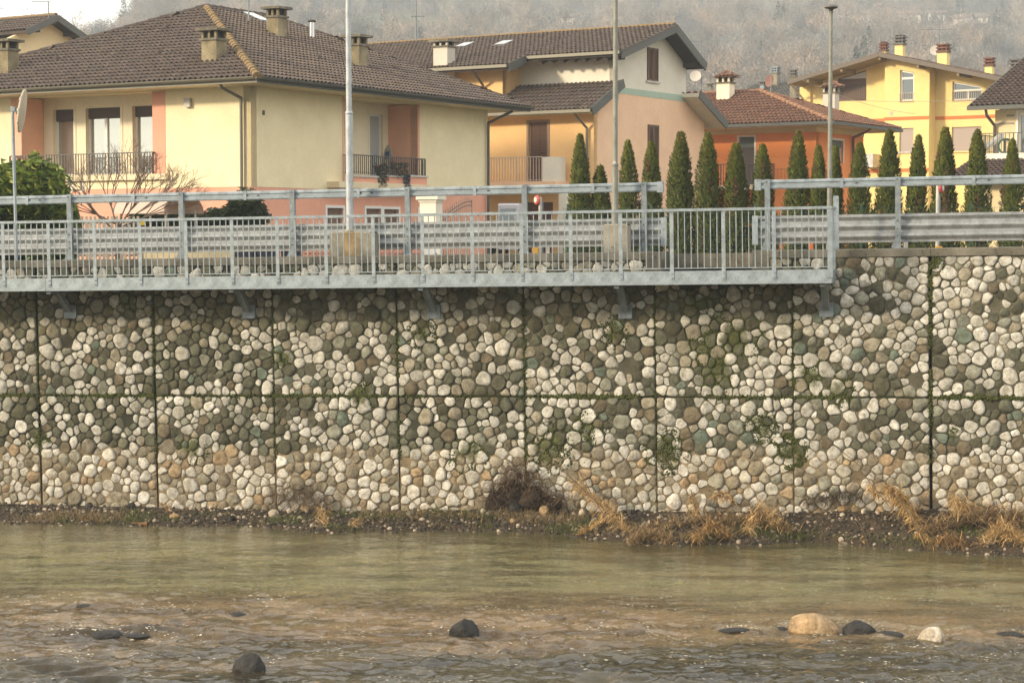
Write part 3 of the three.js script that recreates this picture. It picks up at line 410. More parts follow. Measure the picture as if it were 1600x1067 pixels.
// ================================================================ CANTILEVERED WALKWAY
{
  const w = W.thing('steel_walkway', 'cantilevered galvanised steel walkway with barred railing along the cobble wall', 'walkway');
  const fy0 = wy(800, 447.5, 0), fy1 = wy(800, 426.5, 0), ry1 = wy(800, 331, 0), ly = wy(800, 422.5, 0), x1 = wx(1301, 380, 0), zf = -0.035;
  const posts = [4, 75, 147, 218, 290, 362, 433, 509, 583, 660, 738, 815, 892, 970, 1050, 1131, 1210].map((p) => wx(p, 380, 0)); const pitch = posts[1] - posts[0]; for (let k = 1; k <= 3; k++) posts.unshift(posts[0] - pitch);
  const xL = posts[0] - 0.4, joints = [xL, wx(70, 440, 0), wx(655, 440, 0), x1];
  for (let i = 0; i < 3; i++) { const a = joints[i] + (i ? 0.004 : 0), b = joints[i + 1] - 0.004; // C-channel fascia
    new MB().loft([[fy0, 0], [fy1, 0], [fy1, -0.075], [fy1 - 0.011, -0.075], [fy1 - 0.014, -0.011], [fy0 + 0.014, -0.011], [fy0 + 0.011, -0.075], [fy0, -0.075]], a, b, 4).build('fascia_beam', M.galv, w); }
  for (let k = 0; k < 2; k++) { const x = joints[k + 1]; new MB().box(x - 0.11, x + 0.11, fy0 + 0.02, fy1 - 0.02, -0.02, -0.011).build('splice_plate', M.galv, w); }
  { const mb = new MB(); for (const z of [-0.3, -0.55, -0.8]) mb.box(xL, x1 - 0.05, fy0 + 0.03, fy1 - 0.06, z - 0.03, z + 0.03); mb.box(x1 - 0.05, x1 - 0.004, fy0 + 0.006, fy1 - 0.004, WALL + 0.06, -0.076); mb.build('deck_joist', M.galvDull, w); }
  { const mb = new MB(); mb.box(xL, x1 - 0.006, fy1 - 0.055, fy1 - 0.02, WALL + 0.08, -0.08); mb.build('deck_plate', M.galvDull, w); }
  // end return of the railing
  const zE = WALL + 0.12;
  new MB().box(xL, x1 + 0.004, ry1 - 0.05, ry1, -0.03, 0.03).build('top_rail', M.galv, w);
  new MB().box(xL, x1, ly - 0.008, ly + 0.008, -0.012, 0.012).build('bottom_rail', M.galv, w);
  const hole = new MB();
  for (const x of posts) { const mb = new MB(); mb.box(x - 0.034, x + 0.034, fy1 - 0.16, ry1 - 0.052, 0.004, 0.016); mb.box(x - 0.038, x - 0.026, fy1 - 0.12, ry1 - 0.052, -0.045, 0.004); mb.build('railing_post', M.galv, w); for (const y of [fy1 - 0.05, fy1 - 0.125]) hole.tube(V(x, y, 0.016), V(x, y, 0.03), 0.014, 0.014, 6); }
  for (let i = 0; i <= posts.length; i++) { const a = i ? posts[i - 1] : xL, b = i < posts.length ? posts[i] : x1 - 0.04, n = i ? 8 : 3; for (let k = 1; k < n; k++) { const x = lerp(a, b, k / n); new MB().box(x - 0.0085, x + 0.0085, ly + 0.009, ry1 - 0.051, -0.0085, 0.0085).build('baluster', M.galv, w); } }
  new MB().box(x1 - 0.085, x1 - 0.006, fy0 + 0.1, ry1 - 0.051, -0.009, 0.017).box(x1 - 0.005, x1 + 0.008, fy0 + 0.1, ry1 - 0.051, -0.11, 0.017).build('corner_post', M.galv, w);
  { const mb = new MB(); mb.box(x1 - 0.02, x1 + 0.02, ry1 - 0.05, ry1 - 0.004, zE, -0.031); mb.build('end_rail', M.galv, w); for (let k = 1; k < 6; k++) { const z = lerp(-0.11, zE, k / 6.5); new MB().box(x1 - 0.01, x1 + 0.01, fy1 - 0.018, ry1 - 0.051, z - 0.01, z + 0.01).build('baluster', M.galv, w); } }
  { const x = wx(1307, 340, WALL - 0.1); new MB().box(x - 0.05, x + 0.05, Y_COP_TOP + 0.001, wy(1307, 306, WALL - 0.1), WALL - 0.1, WALL - 0.085).box(x + 0.038, x + 0.05, Y_COP_TOP + 0.001, wy(1307, 306, WALL - 0.1), WALL - 0.16, WALL - 0.1).build('end_post', M.galv, w); }
  for (const px of [-190, 111, 390, 679, 978, 1292]) { // knee brackets on the wall
    const x = wx(px, 485), yt = fy0 + 0.03, yb = wy(px, px > 1200 ? 484 : 487) - 0 , b = new MB(); const zw = WALL + 0.075;
    const brm = b.bar(V(x, yb + 0.02, zw + 0.04), V(x, yt - 0.03, -0.42), 0.10, 0.05).build('bracket', M.galvDull, w);
    new MB().bar(V(x + 0.056, yb + 0.03, zw + 0.05), V(x + 0.056, yt - 0.03, -0.42), 0.012, 0.10).bar(V(x - 0.056, yb + 0.03, zw + 0.05), V(x - 0.056, yt - 0.03, -0.42), 0.012, 0.10).build('bracket_flange', M.galvDull, brm);
    new MB().box(x - 0.13, x + 0.13, yb - 0.13, yb + 0.13, WALL + 0.01, zw).build('wall_plate', M.galvDull, brm);
    new MB().box(x - 0.05, x + 0.05, yt - 0.09, yt - 0.031, WALL + 0.06, -0.08).build('bracket_arm', M.galvDull, brm);
    for (const [u, v] of [[-0.1, -0.1], [0.1, -0.1], [-0.1, 0.1], [0.1, 0.1]]) hole.tube(V(x + u, yb + v, zw), V(x + u, yb + v, zw + 0.018), 0.016, 0.016, 6);
  }
  stuff(hole.build('bolts', M.galvDull, w));
}

// ================================================================ GUARDRAILS on the coping
const ZP = WALL - 0.55; // posts
function guardrail(label, xs, x0, x1, endAt, tone) {
  const g = W.thing('guardrail', label, 'guardrail', 0, 0, 0);
  const yb0 = wy(800, 387, ZP - 0.1), yb1 = wy(800, 344.5, ZP - 0.1), yr0 = wy(800, 303.5, ZP), yr1 = wy(800, 289.5, ZP), yt = yr1 + 0.012;
  const front = [], N = 36, H = yb1 - yb0; for (let i = 0; i <= N; i++) { const u = i / N, f = (u - 0.06) / 0.88, z = f < 0 || f > 1 ? 0 : 0.06 * (0.5 - 0.5 * Math.cos(f * 2.5 * 2 * Math.PI + 0.0)); front.push([yb0 + H * u, ZP - 0.15 + z]); }
  const prof = [...front, ...front.slice().reverse().map(([y, z]) => [y + 0.001, z - 0.004])];
  const cuts = [x0]; for (let i = 0; i < xs.length; i += 2) if (xs[i] - x0 > 1 && x1 - xs[i] > 1) cuts.push(xs[i] + 0.5); cuts.push(x1);
  for (let i = 0; i + 1 < cuts.length; i++) new MB().loft(prof.map(([y, z]) => [y, z + (i % 2) * 0.006]), cuts[i] - (i ? 0.16 : 0), cuts[i + 1], 1).build('wave_beam', M.galvOld, g);
  const zr = ZP - 0.055; // top rail: open double-flange section
  const rp = [[yr0, zr], [yr0 + 0.02, zr + 0.012], [yr0 + 0.055, zr + 0.012], [yr0 + 0.07, zr - 0.012], [yr0 + 0.105, zr - 0.012], [yr0 + 0.12, zr + 0.012], [yr1 - 0.02, zr + 0.012], [yr1, zr], [yr1, zr - 0.09], [yr1 - 0.008, zr - 0.09], [yr1 - 0.01, zr - 0.012], [yr0 + 0.01, zr - 0.03], [yr0 + 0.008, zr - 0.09], [yr0, zr - 0.09]];
  for (let i = 0; i + 1 < cuts.length; i++) new MB().loft(rp, cuts[i] + (i ? 0.006 : 0.1) , cuts[i + 1] - (i + 2 === cuts.length ? 0.06 : 0), 1).build('top_rail', M.galv, g);
  const slots = new MB();
  for (const x of xs) {
    const mb = new MB(); mb.box(x - 0.05, x + 0.05, Y_COP_TOP + 0.016, yt, ZP - 0.008, ZP); mb.box(x + 0.042, x + 0.05, Y_COP_TOP + 0.016, yt, ZP - 0.085, ZP - 0.008); mb.box(x - 0.05, x - 0.042, Y_COP_TOP + 0.016, yt, ZP - 0.045, ZP - 0.008);
    const p = mb.build('rail_post', M.galvDull, g);
    new MB().box(x - 0.11, x + 0.11, Y_COP_TOP + 0.001, Y_COP_TOP + 0.016, ZP - 0.13, ZP + 0.08).prism([V(x - 0.13, Y_COP_TOP + 0.017, ZP - 0.02), V(x - 0.052, Y_COP_TOP + 0.017, ZP - 0.02), V(x - 0.052, Y_COP_TOP + 0.2, ZP - 0.02)], V(0, 0, -0.01)).build('base_plate', M.galvDull, p);
    new MB().box(x - 0.11, x - 0.052, yb0 + 0.30, yb0 + 0.43, ZP - 0.07, ZP - 0.04).build('spacer', M.galv, p);
    for (const y of [yr1 - 0.045, yb0 + 0.12, yb0 + 0.25, yb0 + 0.4]) slots.tube(V(x - 0.01, y, ZP), V(x - 0.01, y, ZP + 0.014), 0.013, 0.013, 6);
  }
  for (let i = 0; i + 1 < xs.length; i++) { const x = (xs[i] + xs[i + 1]) / 2 - 0.1; for (const [u, y] of [[0, yb0 + H / 3], [0, yb0 + 2 * H / 3], [0.55, yr0 + 0.085], [0.3, yr0 + 0.085]]) slots.box(x + u - 0.022, x + u + 0.022, y - 0.009, y + 0.009, ZP - 0.16, ZP - (y > yr0 ? 0.045 : 0.058) + (y < yr0 ? -0.074 : -0.006)); const s = new MB(); s.box(x + 0.25, x + 0.31, yr0 - 0.006, yr1 + 0.004, zr - 0.02, zr + 0.018).build('rail_clip', M.galv, g); }
  stuff(slots.build('bolts', M.bolt, g));
  if (endAt !== undefined) { const s = Math.sign((x0 + x1) / 2 - endAt), e = endAt;
    new MB().box(e - 0.055, e + 0.055, yb0 - 0.01, yb1 + 0.01, ZP - 0.1, ZP - 0.05).build('end_plate', M.galv, g);
    new MB().box(e + (s > 0 ? 0.0 : -0.12), e + (s > 0 ? 0.12 : 0.0), yr0 - 0.02, yr1 + 0.015, ZP - 0.16, ZP - 0.035).build('rail_end_cap', M.galv, g); }
  return g;
}
{ const gx = (p) => wx(p, 380, ZP); const pl = [108, 283, 457, 637, 820, 1007].map(gx); pl.unshift(pl[0] - 2.25);
  guardrail('longer guardrail with three-wave beam and top rail left of the opening', pl, pl[0] - 0.6, gx(1040), gx(1037));
  const pr = [1200, 1404, 1612].map(gx); pr.push(pr[2] + 2.25);
  guardrail('guardrail with three-wave beam and top rail on the right beyond the opening', pr, gx(1176), pr[3] + 0.5, gx(1180)); }

// ================================================================ LAMP POSTS, PLINTHS, MIRROR, MARKER POSTS
function plinth(name, label, pxa, pxb, py0, mat, d0, d1) {
  const z = WALL - d0, a = W.front(pxa, 395, z), b = W.front(pxb, 395, z), t = W.front((pxa + pxb) / 2, py0, z).y, o = W.thing(name, label, 'plinth');
  new MB().box(a.x, b.x, Y_COP_TOP + 0.001, t - 0.025, WALL - d1, z).build('block', mat, o); new MB().loft([[t - 0.025, z], [t - 0.008, z - 0.015], [t, z - 0.05], [t, WALL - d1 + 0.05], [t - 0.008, WALL - d1 + 0.015], [t - 0.025, WALL - d1]], a.x + 0.02, b.x - 0.02).prism([V(a.x + 0.02, t - 0.024, z - 0.002), V(a.x + 0.02, t, z - 0.05), V(a.x + 0.02, t, WALL - d1 + 0.05), V(a.x + 0.02, t - 0.024, WALL - d1)], V(0.0, 0, 0)).build('block_top', mat, o); return { o, t, x: (a.x + b.x) / 2 };
}
const stained = std(1, 1, 1, { roughness: 0.95, map: tex(256, 1, (u, v) => { const n = fbm(u * 6, v * 6, 601, 5, 6), m = smooth(0.10, 0.2, Math.abs(mod(u * 1 + 0.06 * (n - 0.5), 1) - 0.5)); const a = [0.62, 0.53, 0.38], b = [0.54, 0.52, 0.46], k = 0.6 + 0.65 * n; return [0, 1, 2].map((i) => lerp(a[i], b[i], m) * k); }) });
const pA = plinth('concrete_plinth', 'wide stained brown concrete plinth carrying the pale lamp post', 515, 580, 362.5, stained, 0.06, 0.55);
const pB = plinth('concrete_plinth', 'narrow grey concrete plinth carrying the middle lamp post', 943, 981, 350, M.concretePale, 0.06, 0.5);
{
  const poleP = M.poleLight = std(0.60, 0.64, 0.66, { map: T.galv, metalness: 0.15, roughness: 0.5 });
  const o = W.thing('lamp_post', 'pale galvanised lamp post on the wide brown plinth, left of the three poles', 'lamp post'), z = WALL - 0.3, b = W.front(546.5, 362, z), ys = W.front(545, 178, z).y, yt = W.front(541, -260, z).y, lean = 0; o.rotation.set(0, -W.th, 0.004); const base = W.world(b.x, pA.t, z); o.position.copy(base);
  const H1 = ys - pA.t, H2 = yt - pA.t; new MB().tube(V(0, 0, 0), V(0, H1, 0), 0.074, 0.07, 20).build('lower_pole', poleP, o); new MB().tube(V(0, H1 - 0.01, 0), V(0, H2, 0), 0.057, 0.042, 20).build('upper_pole', poleP, o); new MB().lathe([[0.058, 0], [0.078, 0], [0.078, 0.03], [0.062, 0.06], [0.057, 0.06]], 0, H1 - 0.005, 0, 20).build('collar', poleP, o); new MB().lathe([[0.0, 0.0], [0.1, 0], [0.1, 0.015], [0.08, 0.05], [0.075, 0.05]], 0, 0, 0, 20).build('base_collar', M.concretePale, o);
  new MB().lathe([[0.045, 0], [0.26, 0.05], [0.3, 0.09], [0.2, 0.17], [0.0, 0.2]], 0, H2, 0, 20).build('lamp_head', M.galvDull, o);
}
M.poleGrey = std(0.34, 0.34, 0.28, { map: T.galv, roughness: 0.55, metalness: 0.1 });
{
  const o = W.thing('lamp_post', 'tall grey green lamp post on the narrow grey plinth in the middle', 'lamp post'), z = WALL - 0.28, b = W.front(961, 349, z); o.position.copy(W.world(b.x, pB.t, z)); o.rotation.set(0, -W.th, 0);
  const H1 = W.front(961, 258, z).y - pB.t, H2 = W.front(961, -250, z).y - pB.t; new MB().tube(V(0, -0.01, 0), V(0, H1, 0), 0.062, 0.06, 18).build('lower_pole', M.poleGrey, o); new MB().tube(V(0, H1 - 0.02, 0), V(0, H2, 0), 0.05, 0.036, 18).build('upper_pole', M.poleGrey, o); new MB().lathe([[0.05, 0], [0.066, 0], [0.066, 0.03], [0.052, 0.05]], 0, H1 - 0.01, 0, 18).build('collar', M.poleGrey, o); new MB().cbox(0.05, 0.05, 0.01, -0.005, H1 + 0.045, 0.052).build('number_plate', M.white, o);
  new MB().lathe([[0.04, 0], [0.24, 0.05], [0.28, 0.09], [0.18, 0.17], [0.0, 0.2]], 0, H2, 0, 20).build('lamp_head', M.poleGrey, o);
}
{
  const D = 39.2, p = at(1296, 396, D), o = thing('lamp_post', 'lamp post with dark mushroom-shaped head behind the right guardrail', 'lamp post', [p.x, p.y - 0.4, p.z]), top = at(1296, 16, D).y - p.y + 0.4, mid = at(1296, 335, D).y - p.y + 0.4;
  new MB().tube(V(0, 0, 0), V(0, mid - 0.3, 0), 0.06, 0.06, 16).build('lower_pole', M.poleGrey, o); new MB().tube(V(0, mid - 0.32, 0), V(0, top, 0), 0.052, 0.034, 16).build('upper_pole', M.poleGrey, o);
  const hd = new MB().lathe([[0.0, -0.02], [0.036, -0.02], [0.05, 0.02], [0.1, 0.035], [0.13, 0.05], [0.135, 0.065], [0.115, 0.095], [0.06, 0.118], [0, 0.122]], 0, top, 0, 24).build('lamp_head', std(0.13, 0.12, 0.10, { roughness: 0.5 }), o); new MB().lathe([[0.036, -0.05], [0.045, -0.05], [0.045, -0.02]], 0, top, 0, 16).build('neck', M.poleGrey, hd);
}
{ // convex traffic mirror seen from behind, edge-on
  const z = WALL - 0.25, b = W.front(25, 404, z), t = W.front(19, 166, z), o = W.thing('traffic_mirror', 'round traffic mirror seen edge-on from behind on a thin pole at far left', 'traffic mirror'); o.position.copy(W.world(b.x, Y_COP_TOP, z)); o.rotation.set(0, -W.th, 0.016);
  const H = t.y - Y_COP_TOP; new MB().tube(V(0, 0, 0), V(0, H, 0), 0.032, 0.032, 12).build('pole', M.galv, o); new MB().cbox(0.1, 0.08, 0.09, 0.02, H - 0.06, 0).cbox(0.13, 0.04, 0.04, 0.09, H - 0.1, 0.01).build('clamp', M.galvDull, o);
  const px = (a) => W.front(a, 173, z), cpos = px(32.5), r = 0.45, disc = new MB().lathe([[0, 0.035], [0.2, 0.03], [0.36, 0.012], [0.435, -0.01], [0.45, -0.035], [0.43, -0.045], [0, -0.085]], 0, 0, 0, 40);
  const back = disc.build('mirror_disc', std(0.42, 0.36, 0.26, { roughness: 0.55 }), o); back.position.set(cpos.x - b.x + 0.0, cpos.y - Y_COP_TOP, 0.02);
  back.quaternion.setFromUnitVectors(V(0, 1, 0), V(-0.94, 0.16, 0.32).normalize());
  const ribs = new MB(); for (let k = 0; k < 10; k++) { const a = k * 0.6283; ribs.bar(V(Math.cos(a) * 0.36, 0.016, Math.sin(a) * 0.36), V(Math.cos(a) * 0.448, -0.02, Math.sin(a) * 0.448), 0.05, 0.022); } ribs.build('rim_clip', std(0.5, 0.44, 0.33, { roughness: 0.5 }), back); new MB().cbox(0.12, 0.05, 0.22, 0, 0.05, 0).build('bracket', M.galvDull, back);
}
function markerPost(px, D, label, pyTop, mirror) {
  const b = at(px, 402, D), o = thing('marker_post', label, 'marker post', [b.x, b.y, b.z]), k = D / FOCAL, H = at(px, pyTop, D).y - b.y;
  new MB().tube(V(0, 0, 0), V(0, H, 0), 0.035, 0.035, 10).build('post', M.white, o); new MB().tube(V(0.045, 0, -0.03), V(0.045, H * 0.93, -0.03), 0.018, 0.018, 8).build('second_tube', M.galvDull, o);
  const d = new MB().lathe([[0, 0.03], [0.09, 0.02], [0.1, 0], [0.09, -0.02], [0, -0.03]], 0, 0, 0, 20).build('reflector_disc', std(0.55, 0.07, 0.05, { roughness: 0.4 }), o); d.position.set(mirror * 0.07, H - 0.06, 0.02); d.quaternion.setFromUnitVectors(V(0, 1, 0), V(mirror * 0.85, 0.05, 0.5).normalize()); new MB().lathe([[0, 0.004], [0.06, 0.004], [0.06, -0.004], [0, -0.004]], 0, 0.032, 0, 16).build('reflector_face', M.white, d);
  const y0 = at(px, 398, D).y - b.y; new MB().box(-0.11 + mirror * 0.06, 0.02 + mirror * 0.06, y0 + 0.02, y0 + 0.17, 0.04, 0.09).build('yellow_box', std(0.72, 0.38, 0.02, { roughness: 0.5 }), o); return o;
}
markerPost(844, 41, 'white marker post with red disc and yellow box left of the cypresses', 308, -1); markerPost(1465, 39.5, 'white marker post with red disc and yellow box behind the right guardrail', 289, 1);
for (const [px, label, m] of [[856, 'short white stake beside the left marker post', M.white], [1416, 'short white stake between the two right guardrail posts', M.white], [1268, 'small orange stake behind the walkway end', std(0.6, 0.16, 0.05)]]) { const b = at(px, 400, 40), o = thing('stake', label, 'stake', [b.x, b.y - 0.1, b.z]); new MB().box(-0.035, 0.035, 0, 0.38, -0.035, 0.035).build('stake_body', m, o); new MB().box(-0.04, 0.04, 0.38, 0.41, -0.04, 0.04).build('stake_top', m, o); }

// ================================================================ HOUSES
Frame.prototype.local = function (p) { const X = p.x - this.ox, Z = p.z + this.od; return V(X * this.c + Z * this.s, p.y - this.Y0, -X * this.s + Z * this.c); };
Frame.prototype.hit = function (px, py, a, b, c) { const o = this.local(V(0, EYE, 0)), d = this.local(at(px, py, 10)).sub(o), n = b.clone().sub(a).cross(c.clone().sub(a)), t = a.clone().sub(o).dot(n) / d.dot(n); return o.addScaledVector(d, t); };
Object.assign(M, {
  tileBrown: std(0.225, 0.168, 0.135, { map: T.tile, roughness: 0.9 }), tileRed: std(0.34, 0.175, 0.11, { map: T.tile, roughness: 0.9 }), tileDark: std(0.18, 0.118, 0.088, { map: T.tile, roughness: 0.9 }), tileGrey: std(0.2, 0.19, 0.165, { map: T.tile, roughness: 0.95 }),
  capLichen: std(0.34, 0.23, 0.105, { map: T.tile, roughness: 0.95 }), capDark: std(0.12, 0.09, 0.075, { map: T.tile, roughness: 0.95 }),
  cream: plaster(...srgb(245, 231, 194)), creamWarm: plaster(...srgb(244, 232, 206)), salmon: plaster(...srgb(232, 170, 146)), salmonDeep: plaster(...srgb(238, 184, 158)), peach: plaster(...srgb(246, 206, 172)), orangePeach: plaster(...srgb(243, 201, 142)), whiteWall: plaster(...srgb(234, 228, 214)), orange: plaster(...srgb(254, 160, 92)), yellow: plaster(...srgb(245, 219, 150)), band: plaster(...srgb(214, 128, 74)), mint: plaster(...srgb(176, 196, 180)), soffit: plaster(...srgb(232, 216, 184)), paleTan: plaster(...srgb(232, 212, 170)),
  fascia: std(0.085, 0.088, 0.078, { roughness: 0.6 }), gutter: std(0.16, 0.15, 0.115, { roughness: 0.5, metalness: 0.3 }), woodDark: std(0.075, 0.055, 0.042, { map: T.wood, roughness: 0.8 }),
  shutterBrown: std(0.165, 0.098, 0.066, { roughness: 0.75 }), rollDark: std(0.075, 0.05, 0.04, { roughness: 0.7 }), blind: std(0.45, 0.37, 0.32, { roughness: 0.8 }),
  glass: new THREE.MeshPhysicalMaterial({ color: new THREE.Color().setRGB(0.42, 0.44, 0.42), metalness: 0.75, roughness: 0.04, side: THREE.DoubleSide }), glassDim: new THREE.MeshPhysicalMaterial({ color: new THREE.Color().setRGB(0.16, 0.18, 0.19), metalness: 0.6, roughness: 0.06, side: THREE.DoubleSide }),
  iron: std(0.10, 0.095, 0.09, { roughness: 0.6, metalness: 0.3 }), ironPale: std(0.50, 0.42, 0.34, { roughness: 0.7 }), chimney: std(0.50, 0.43, 0.28, { map: T.concrete, roughness: 0.95 }), chimneyWhite: std(0.62, 0.57, 0.50, { map: T.plaster, roughness: 0.95 }),
  concreteCap: std(0.34, 0.31, 0.25, { map: T.concrete, roughness: 0.95 }), steel: std(0.6, 0.6, 0.6, { metalness: 0.9, roughness: 0.3 }), brick: std(0.28, 0.12, 0.075, { map: T.tile, roughness: 0.9 }),
});
const PF = (z) => new THREE.Matrix4().makeTranslation(0, 0, z), PS = (x) => new THREE.Matrix4().makeBasis(V(0, 0, -1), V(0, 1, 0), V(1, 0, 0)).setPosition(x, 0, 0);
function onto(mb, m) { const g = mb.geometry(); g.applyMatrix4(m); return g; }
function wallGeo(outline, holes, th) { const s = new THREE.Shape(outline.map(([u, v]) => new THREE.Vector2(u, v))); for (const [u0, u1, v0, v1, pts] of holes) s.holes.push(new THREE.Path((pts ?? [[u0, v0], [u0, v1], [u1, v1], [u1, v0]]).map(([u, v]) => new THREE.Vector2(u, v)))); return new THREE.ExtrudeGeometry(s, { depth: th, bevelEnabled: false }).translate(0, 0, -th); }
function wall(parent, mat, P, outline, holes = [], th = 0.28, name = 'wall') { const mb = new MB(); mb.geo(wallGeo(outline, holes, th)); return mesh(name, onto(mb, P), mat, parent); }
const rect = (u0, u1, v0, v1) => [[u0, v0], [u1, v0], [u1, v1], [u0, v1]];
// a window set in its opening: frame (the part) with panes, roller shutter, sill and surround as sub-parts
function windowAt(parent, P, u0, u1, v0, v1, o = {}) {
  const { frame = M.whitePaint, fw = 0.07, deep = 0.14, leaves = 2, roll = 0, surround, sill, glass = M.glass, slats, transom, bars, name = 'window', pts } = o, mb = new MB(), z = -deep;
  const quad = pts ?? rect(u0, u1, v0, v1), cx = (u0 + u1) / 2, cy = (v0 + v1) / 2;
  for (let i = 0; i < quad.length; i++) { const a = quad[i], b = quad[(i + 1) % quad.length]; mb.bar(V(a[0], a[1], z), V(b[0], b[1], z), fw * 1.6, 0.06, V(0, 0, 1)); }
  if (leaves > 1) for (let k = 1; k < leaves; k++) { const u = lerp(u0, u1, k / leaves); mb.box(u - fw * 0.6, u + fw * 0.6, v0, pts ? (transom ?? v1) : v1, z - 0.03, z + 0.035); }
  if (transom) mb.box(u0, u1, transom - fw * 0.55, transom + fw * 0.55, z - 0.03, z + 0.036);
  const w = mesh(name, onto(mb, P), frame, parent);
  if (!slats) mesh('pane', onto(new MB().poly(quad.map(([u, v]) => V(u, v, z - 0.02))).poly(quad.map(([u, v]) => V(u, v, z - 0.026))), P), glass, w);
  if (roll) { const h = (v1 - v0) * roll, r = new MB(); const n = Math.max(2, Math.round(h / 0.07)); for (let k = 0; k < n; k++) { const y = v1 - h + (k / n) * h; r.box(u0 + 0.02, u1 - 0.02, y + 0.004, y + h / n - 0.004, z + 0.036, z + 0.055 + 0.004 * (k % 2)); } r.box(u0 + 0.02, u1 - 0.02, v1 - h, v1, z + 0.03, z + 0.038); mesh('roller_shutter', onto(r, P), o.rollMat ?? M.rollDark, w); }
  if (slats) { const n = Math.round((v1 - v0) / 0.075); for (let k = 0; k < slats; k++) { const a = lerp(u0, u1, k / slats) + 0.02, b = lerp(u0, u1, (k + 1) / slats) - 0.02, s = new MB(); for (let i = 0; i < n; i++) s.cbox(b - a - 0.1, 0.075 * 1.05, 0.012, (a + b) / 2, v0 + (i + 0.5) / n * (v1 - v0), z + 0.06, 0.65); s.box(a, a + 0.06, v0, v1, z + 0.03, z + 0.1).box(b - 0.06, b, v0, v1, z + 0.03, z + 0.1).box(a + 0.06, b - 0.06, v0, v0 + 0.07, z + 0.03, z + 0.1).box(a + 0.06, b - 0.06, v1 - 0.07, v1, z + 0.03, z + 0.1); mesh('shutter', onto(s, P), M.shutterBrown, w); } }
  if (surround) { const s = new MB(), t = 0.09, q = 0.02; s.box(u0 - t, u0, v0, v1 + t, -0.02, q).box(u1, u1 + t, v0, v1 + t, -0.02, q).box(u0, u1, v1, v1 + t, -0.02, q); mesh('surround', onto(s, P), surround, w); }
  if (sill) mesh('sill', onto(new MB().box(u0 - 0.1, u1 + 0.1, v0 - 0.07, v0, -0.12, 0.08), P), sill, w);
  if (bars) { const s = new MB(), h = bars; for (let u = u0; u < u1 + 0.01; u += 0.12) s.box(u - 0.01, u + 0.01, v0 - 0.03, v0 + h, 0.03, 0.05); s.box(u0 - 0.02, u1 + 0.02, v0 + h, v0 + h + 0.025, 0.025, 0.055).box(u0 - 0.02, u1 + 0.02, v0 - 0.05, v0 - 0.025, 0.025, 0.055); mesh('guard_bars', onto(s, P), o.barMat ?? M.iron, w); }
  return w;
}
function railing(parent, pts, h, step, mat, r = 0.011) { // balcony railing along a polyline of foot points
  const mb = new MB(); for (let i = 0; i + 1 < pts.length; i++) { const a = pts[i], b = pts[i + 1], L = a.distanceTo(b), n = Math.max(1, Math.round(L / step)), up = V(0, h, 0); mb.bar(a.clone().add(up), b.clone().add(up), 0.05, 0.03); mb.bar(a.clone().add(V(0, 0.06, 0)), b.clone().add(V(0, 0.06, 0)), 0.03, 0.02); for (let k = 0; k <= n; k++) { const p = a.clone().lerp(b, k / n), t = k % 10 === 0 || k === n ? 0.02 : r; mb.box(p.x - t, p.x + t, p.y, p.y + h - 0.015, p.z - t, p.z + t); } }
  return mb.build('balcony_railing', mat, parent);
}
// pantiles in relief over a roof polygon (first edge = eave, left to right seen from outside)
function tiles(parent, poly, mat, pitch = 0.215, course = 0.34, seed = 1, name = 'roof_tiles') {
  const A = poly[0], u = poly[1].clone().sub(A), L = u.length(); u.normalize(); const n = u.clone().cross(poly[2].clone().sub(A)).normalize(); if (n.y < 0) n.negate(); const v = n.clone().cross(u).normalize(); if (v.y < 0) v.negate();
  const P2 = poly.map((p) => { const d = p.clone().sub(A); return [d.dot(u), d.dot(v)]; }), us = P2.map((p) => p[0]), vs = P2.map((p) => p[1]), vmax = Math.max(...vs), umin = Math.min(...us), umax = Math.max(...us);
  const inside = (x, y) => { let c = false; for (let i = 0, j = P2.length - 1; i < P2.length; j = i++) { const [xi, yi] = P2[i], [xj, yj] = P2[j]; if ((yi > y) !== (yj > y) && x < (xj - xi) * (y - yi) / (yj - yi) + xi) c = !c; } return c; };
  const R = rng(seed), mb = new MB(); mb.color(1, 1, 1); const prof = [[0, 0], [0.28, 0.004], [0.42, 0.055], [0.68, 0.075], [0.92, 0.04], [1.0, 0.002]], at3 = (a, b, h) => A.clone().addScaledVector(u, a).addScaledVector(v, b).addScaledVector(n, h);
  const rows = Math.ceil(vmax / course);
  for (let r = 0; r < rows; r++) for (let c = Math.floor(umin / pitch); c * pitch < umax; c++) {
    const um = (c + 0.5) * pitch, vm = (r + 0.5) * course; if (!inside(um, Math.min(vm, vmax - 0.02))) continue;
    const t = 0.88 + 0.24 * R(), w = 0.96 + 0.08 * R(); mb.col = [t * w, t, t / w]; const v0 = r * course - 0.03 + 0.012 * (R() - 0.5), v1 = Math.min((r + 1) * course, vmax), lift = 0.055 + 0.012 * R();
    for (let k = 0; k + 1 < prof.length; k++) { const [p, h] = prof[k], [q, g] = prof[k + 1], a = um + (p - 0.5) * pitch * 1.02, b = um + (q - 0.5) * pitch * 1.02, X0 = at3(a, v0, h + lift), X1 = at3(b, v0, g + lift), Y1 = at3(b, v1, g + 0.008), Y0 = at3(a, v1, h + 0.008); mb.quad(X0, X1, Y1, Y0); mb.quad(at3(a, v0 + 0.004, h + lift - 0.018), at3(b, v0 + 0.004, g + lift - 0.018), X1, X0); }
  }
  const m = mb.build(name, mat.vc ??= Object.assign(mat.clone(), { vertexColors: true }), parent); stuff(m); return m;
}
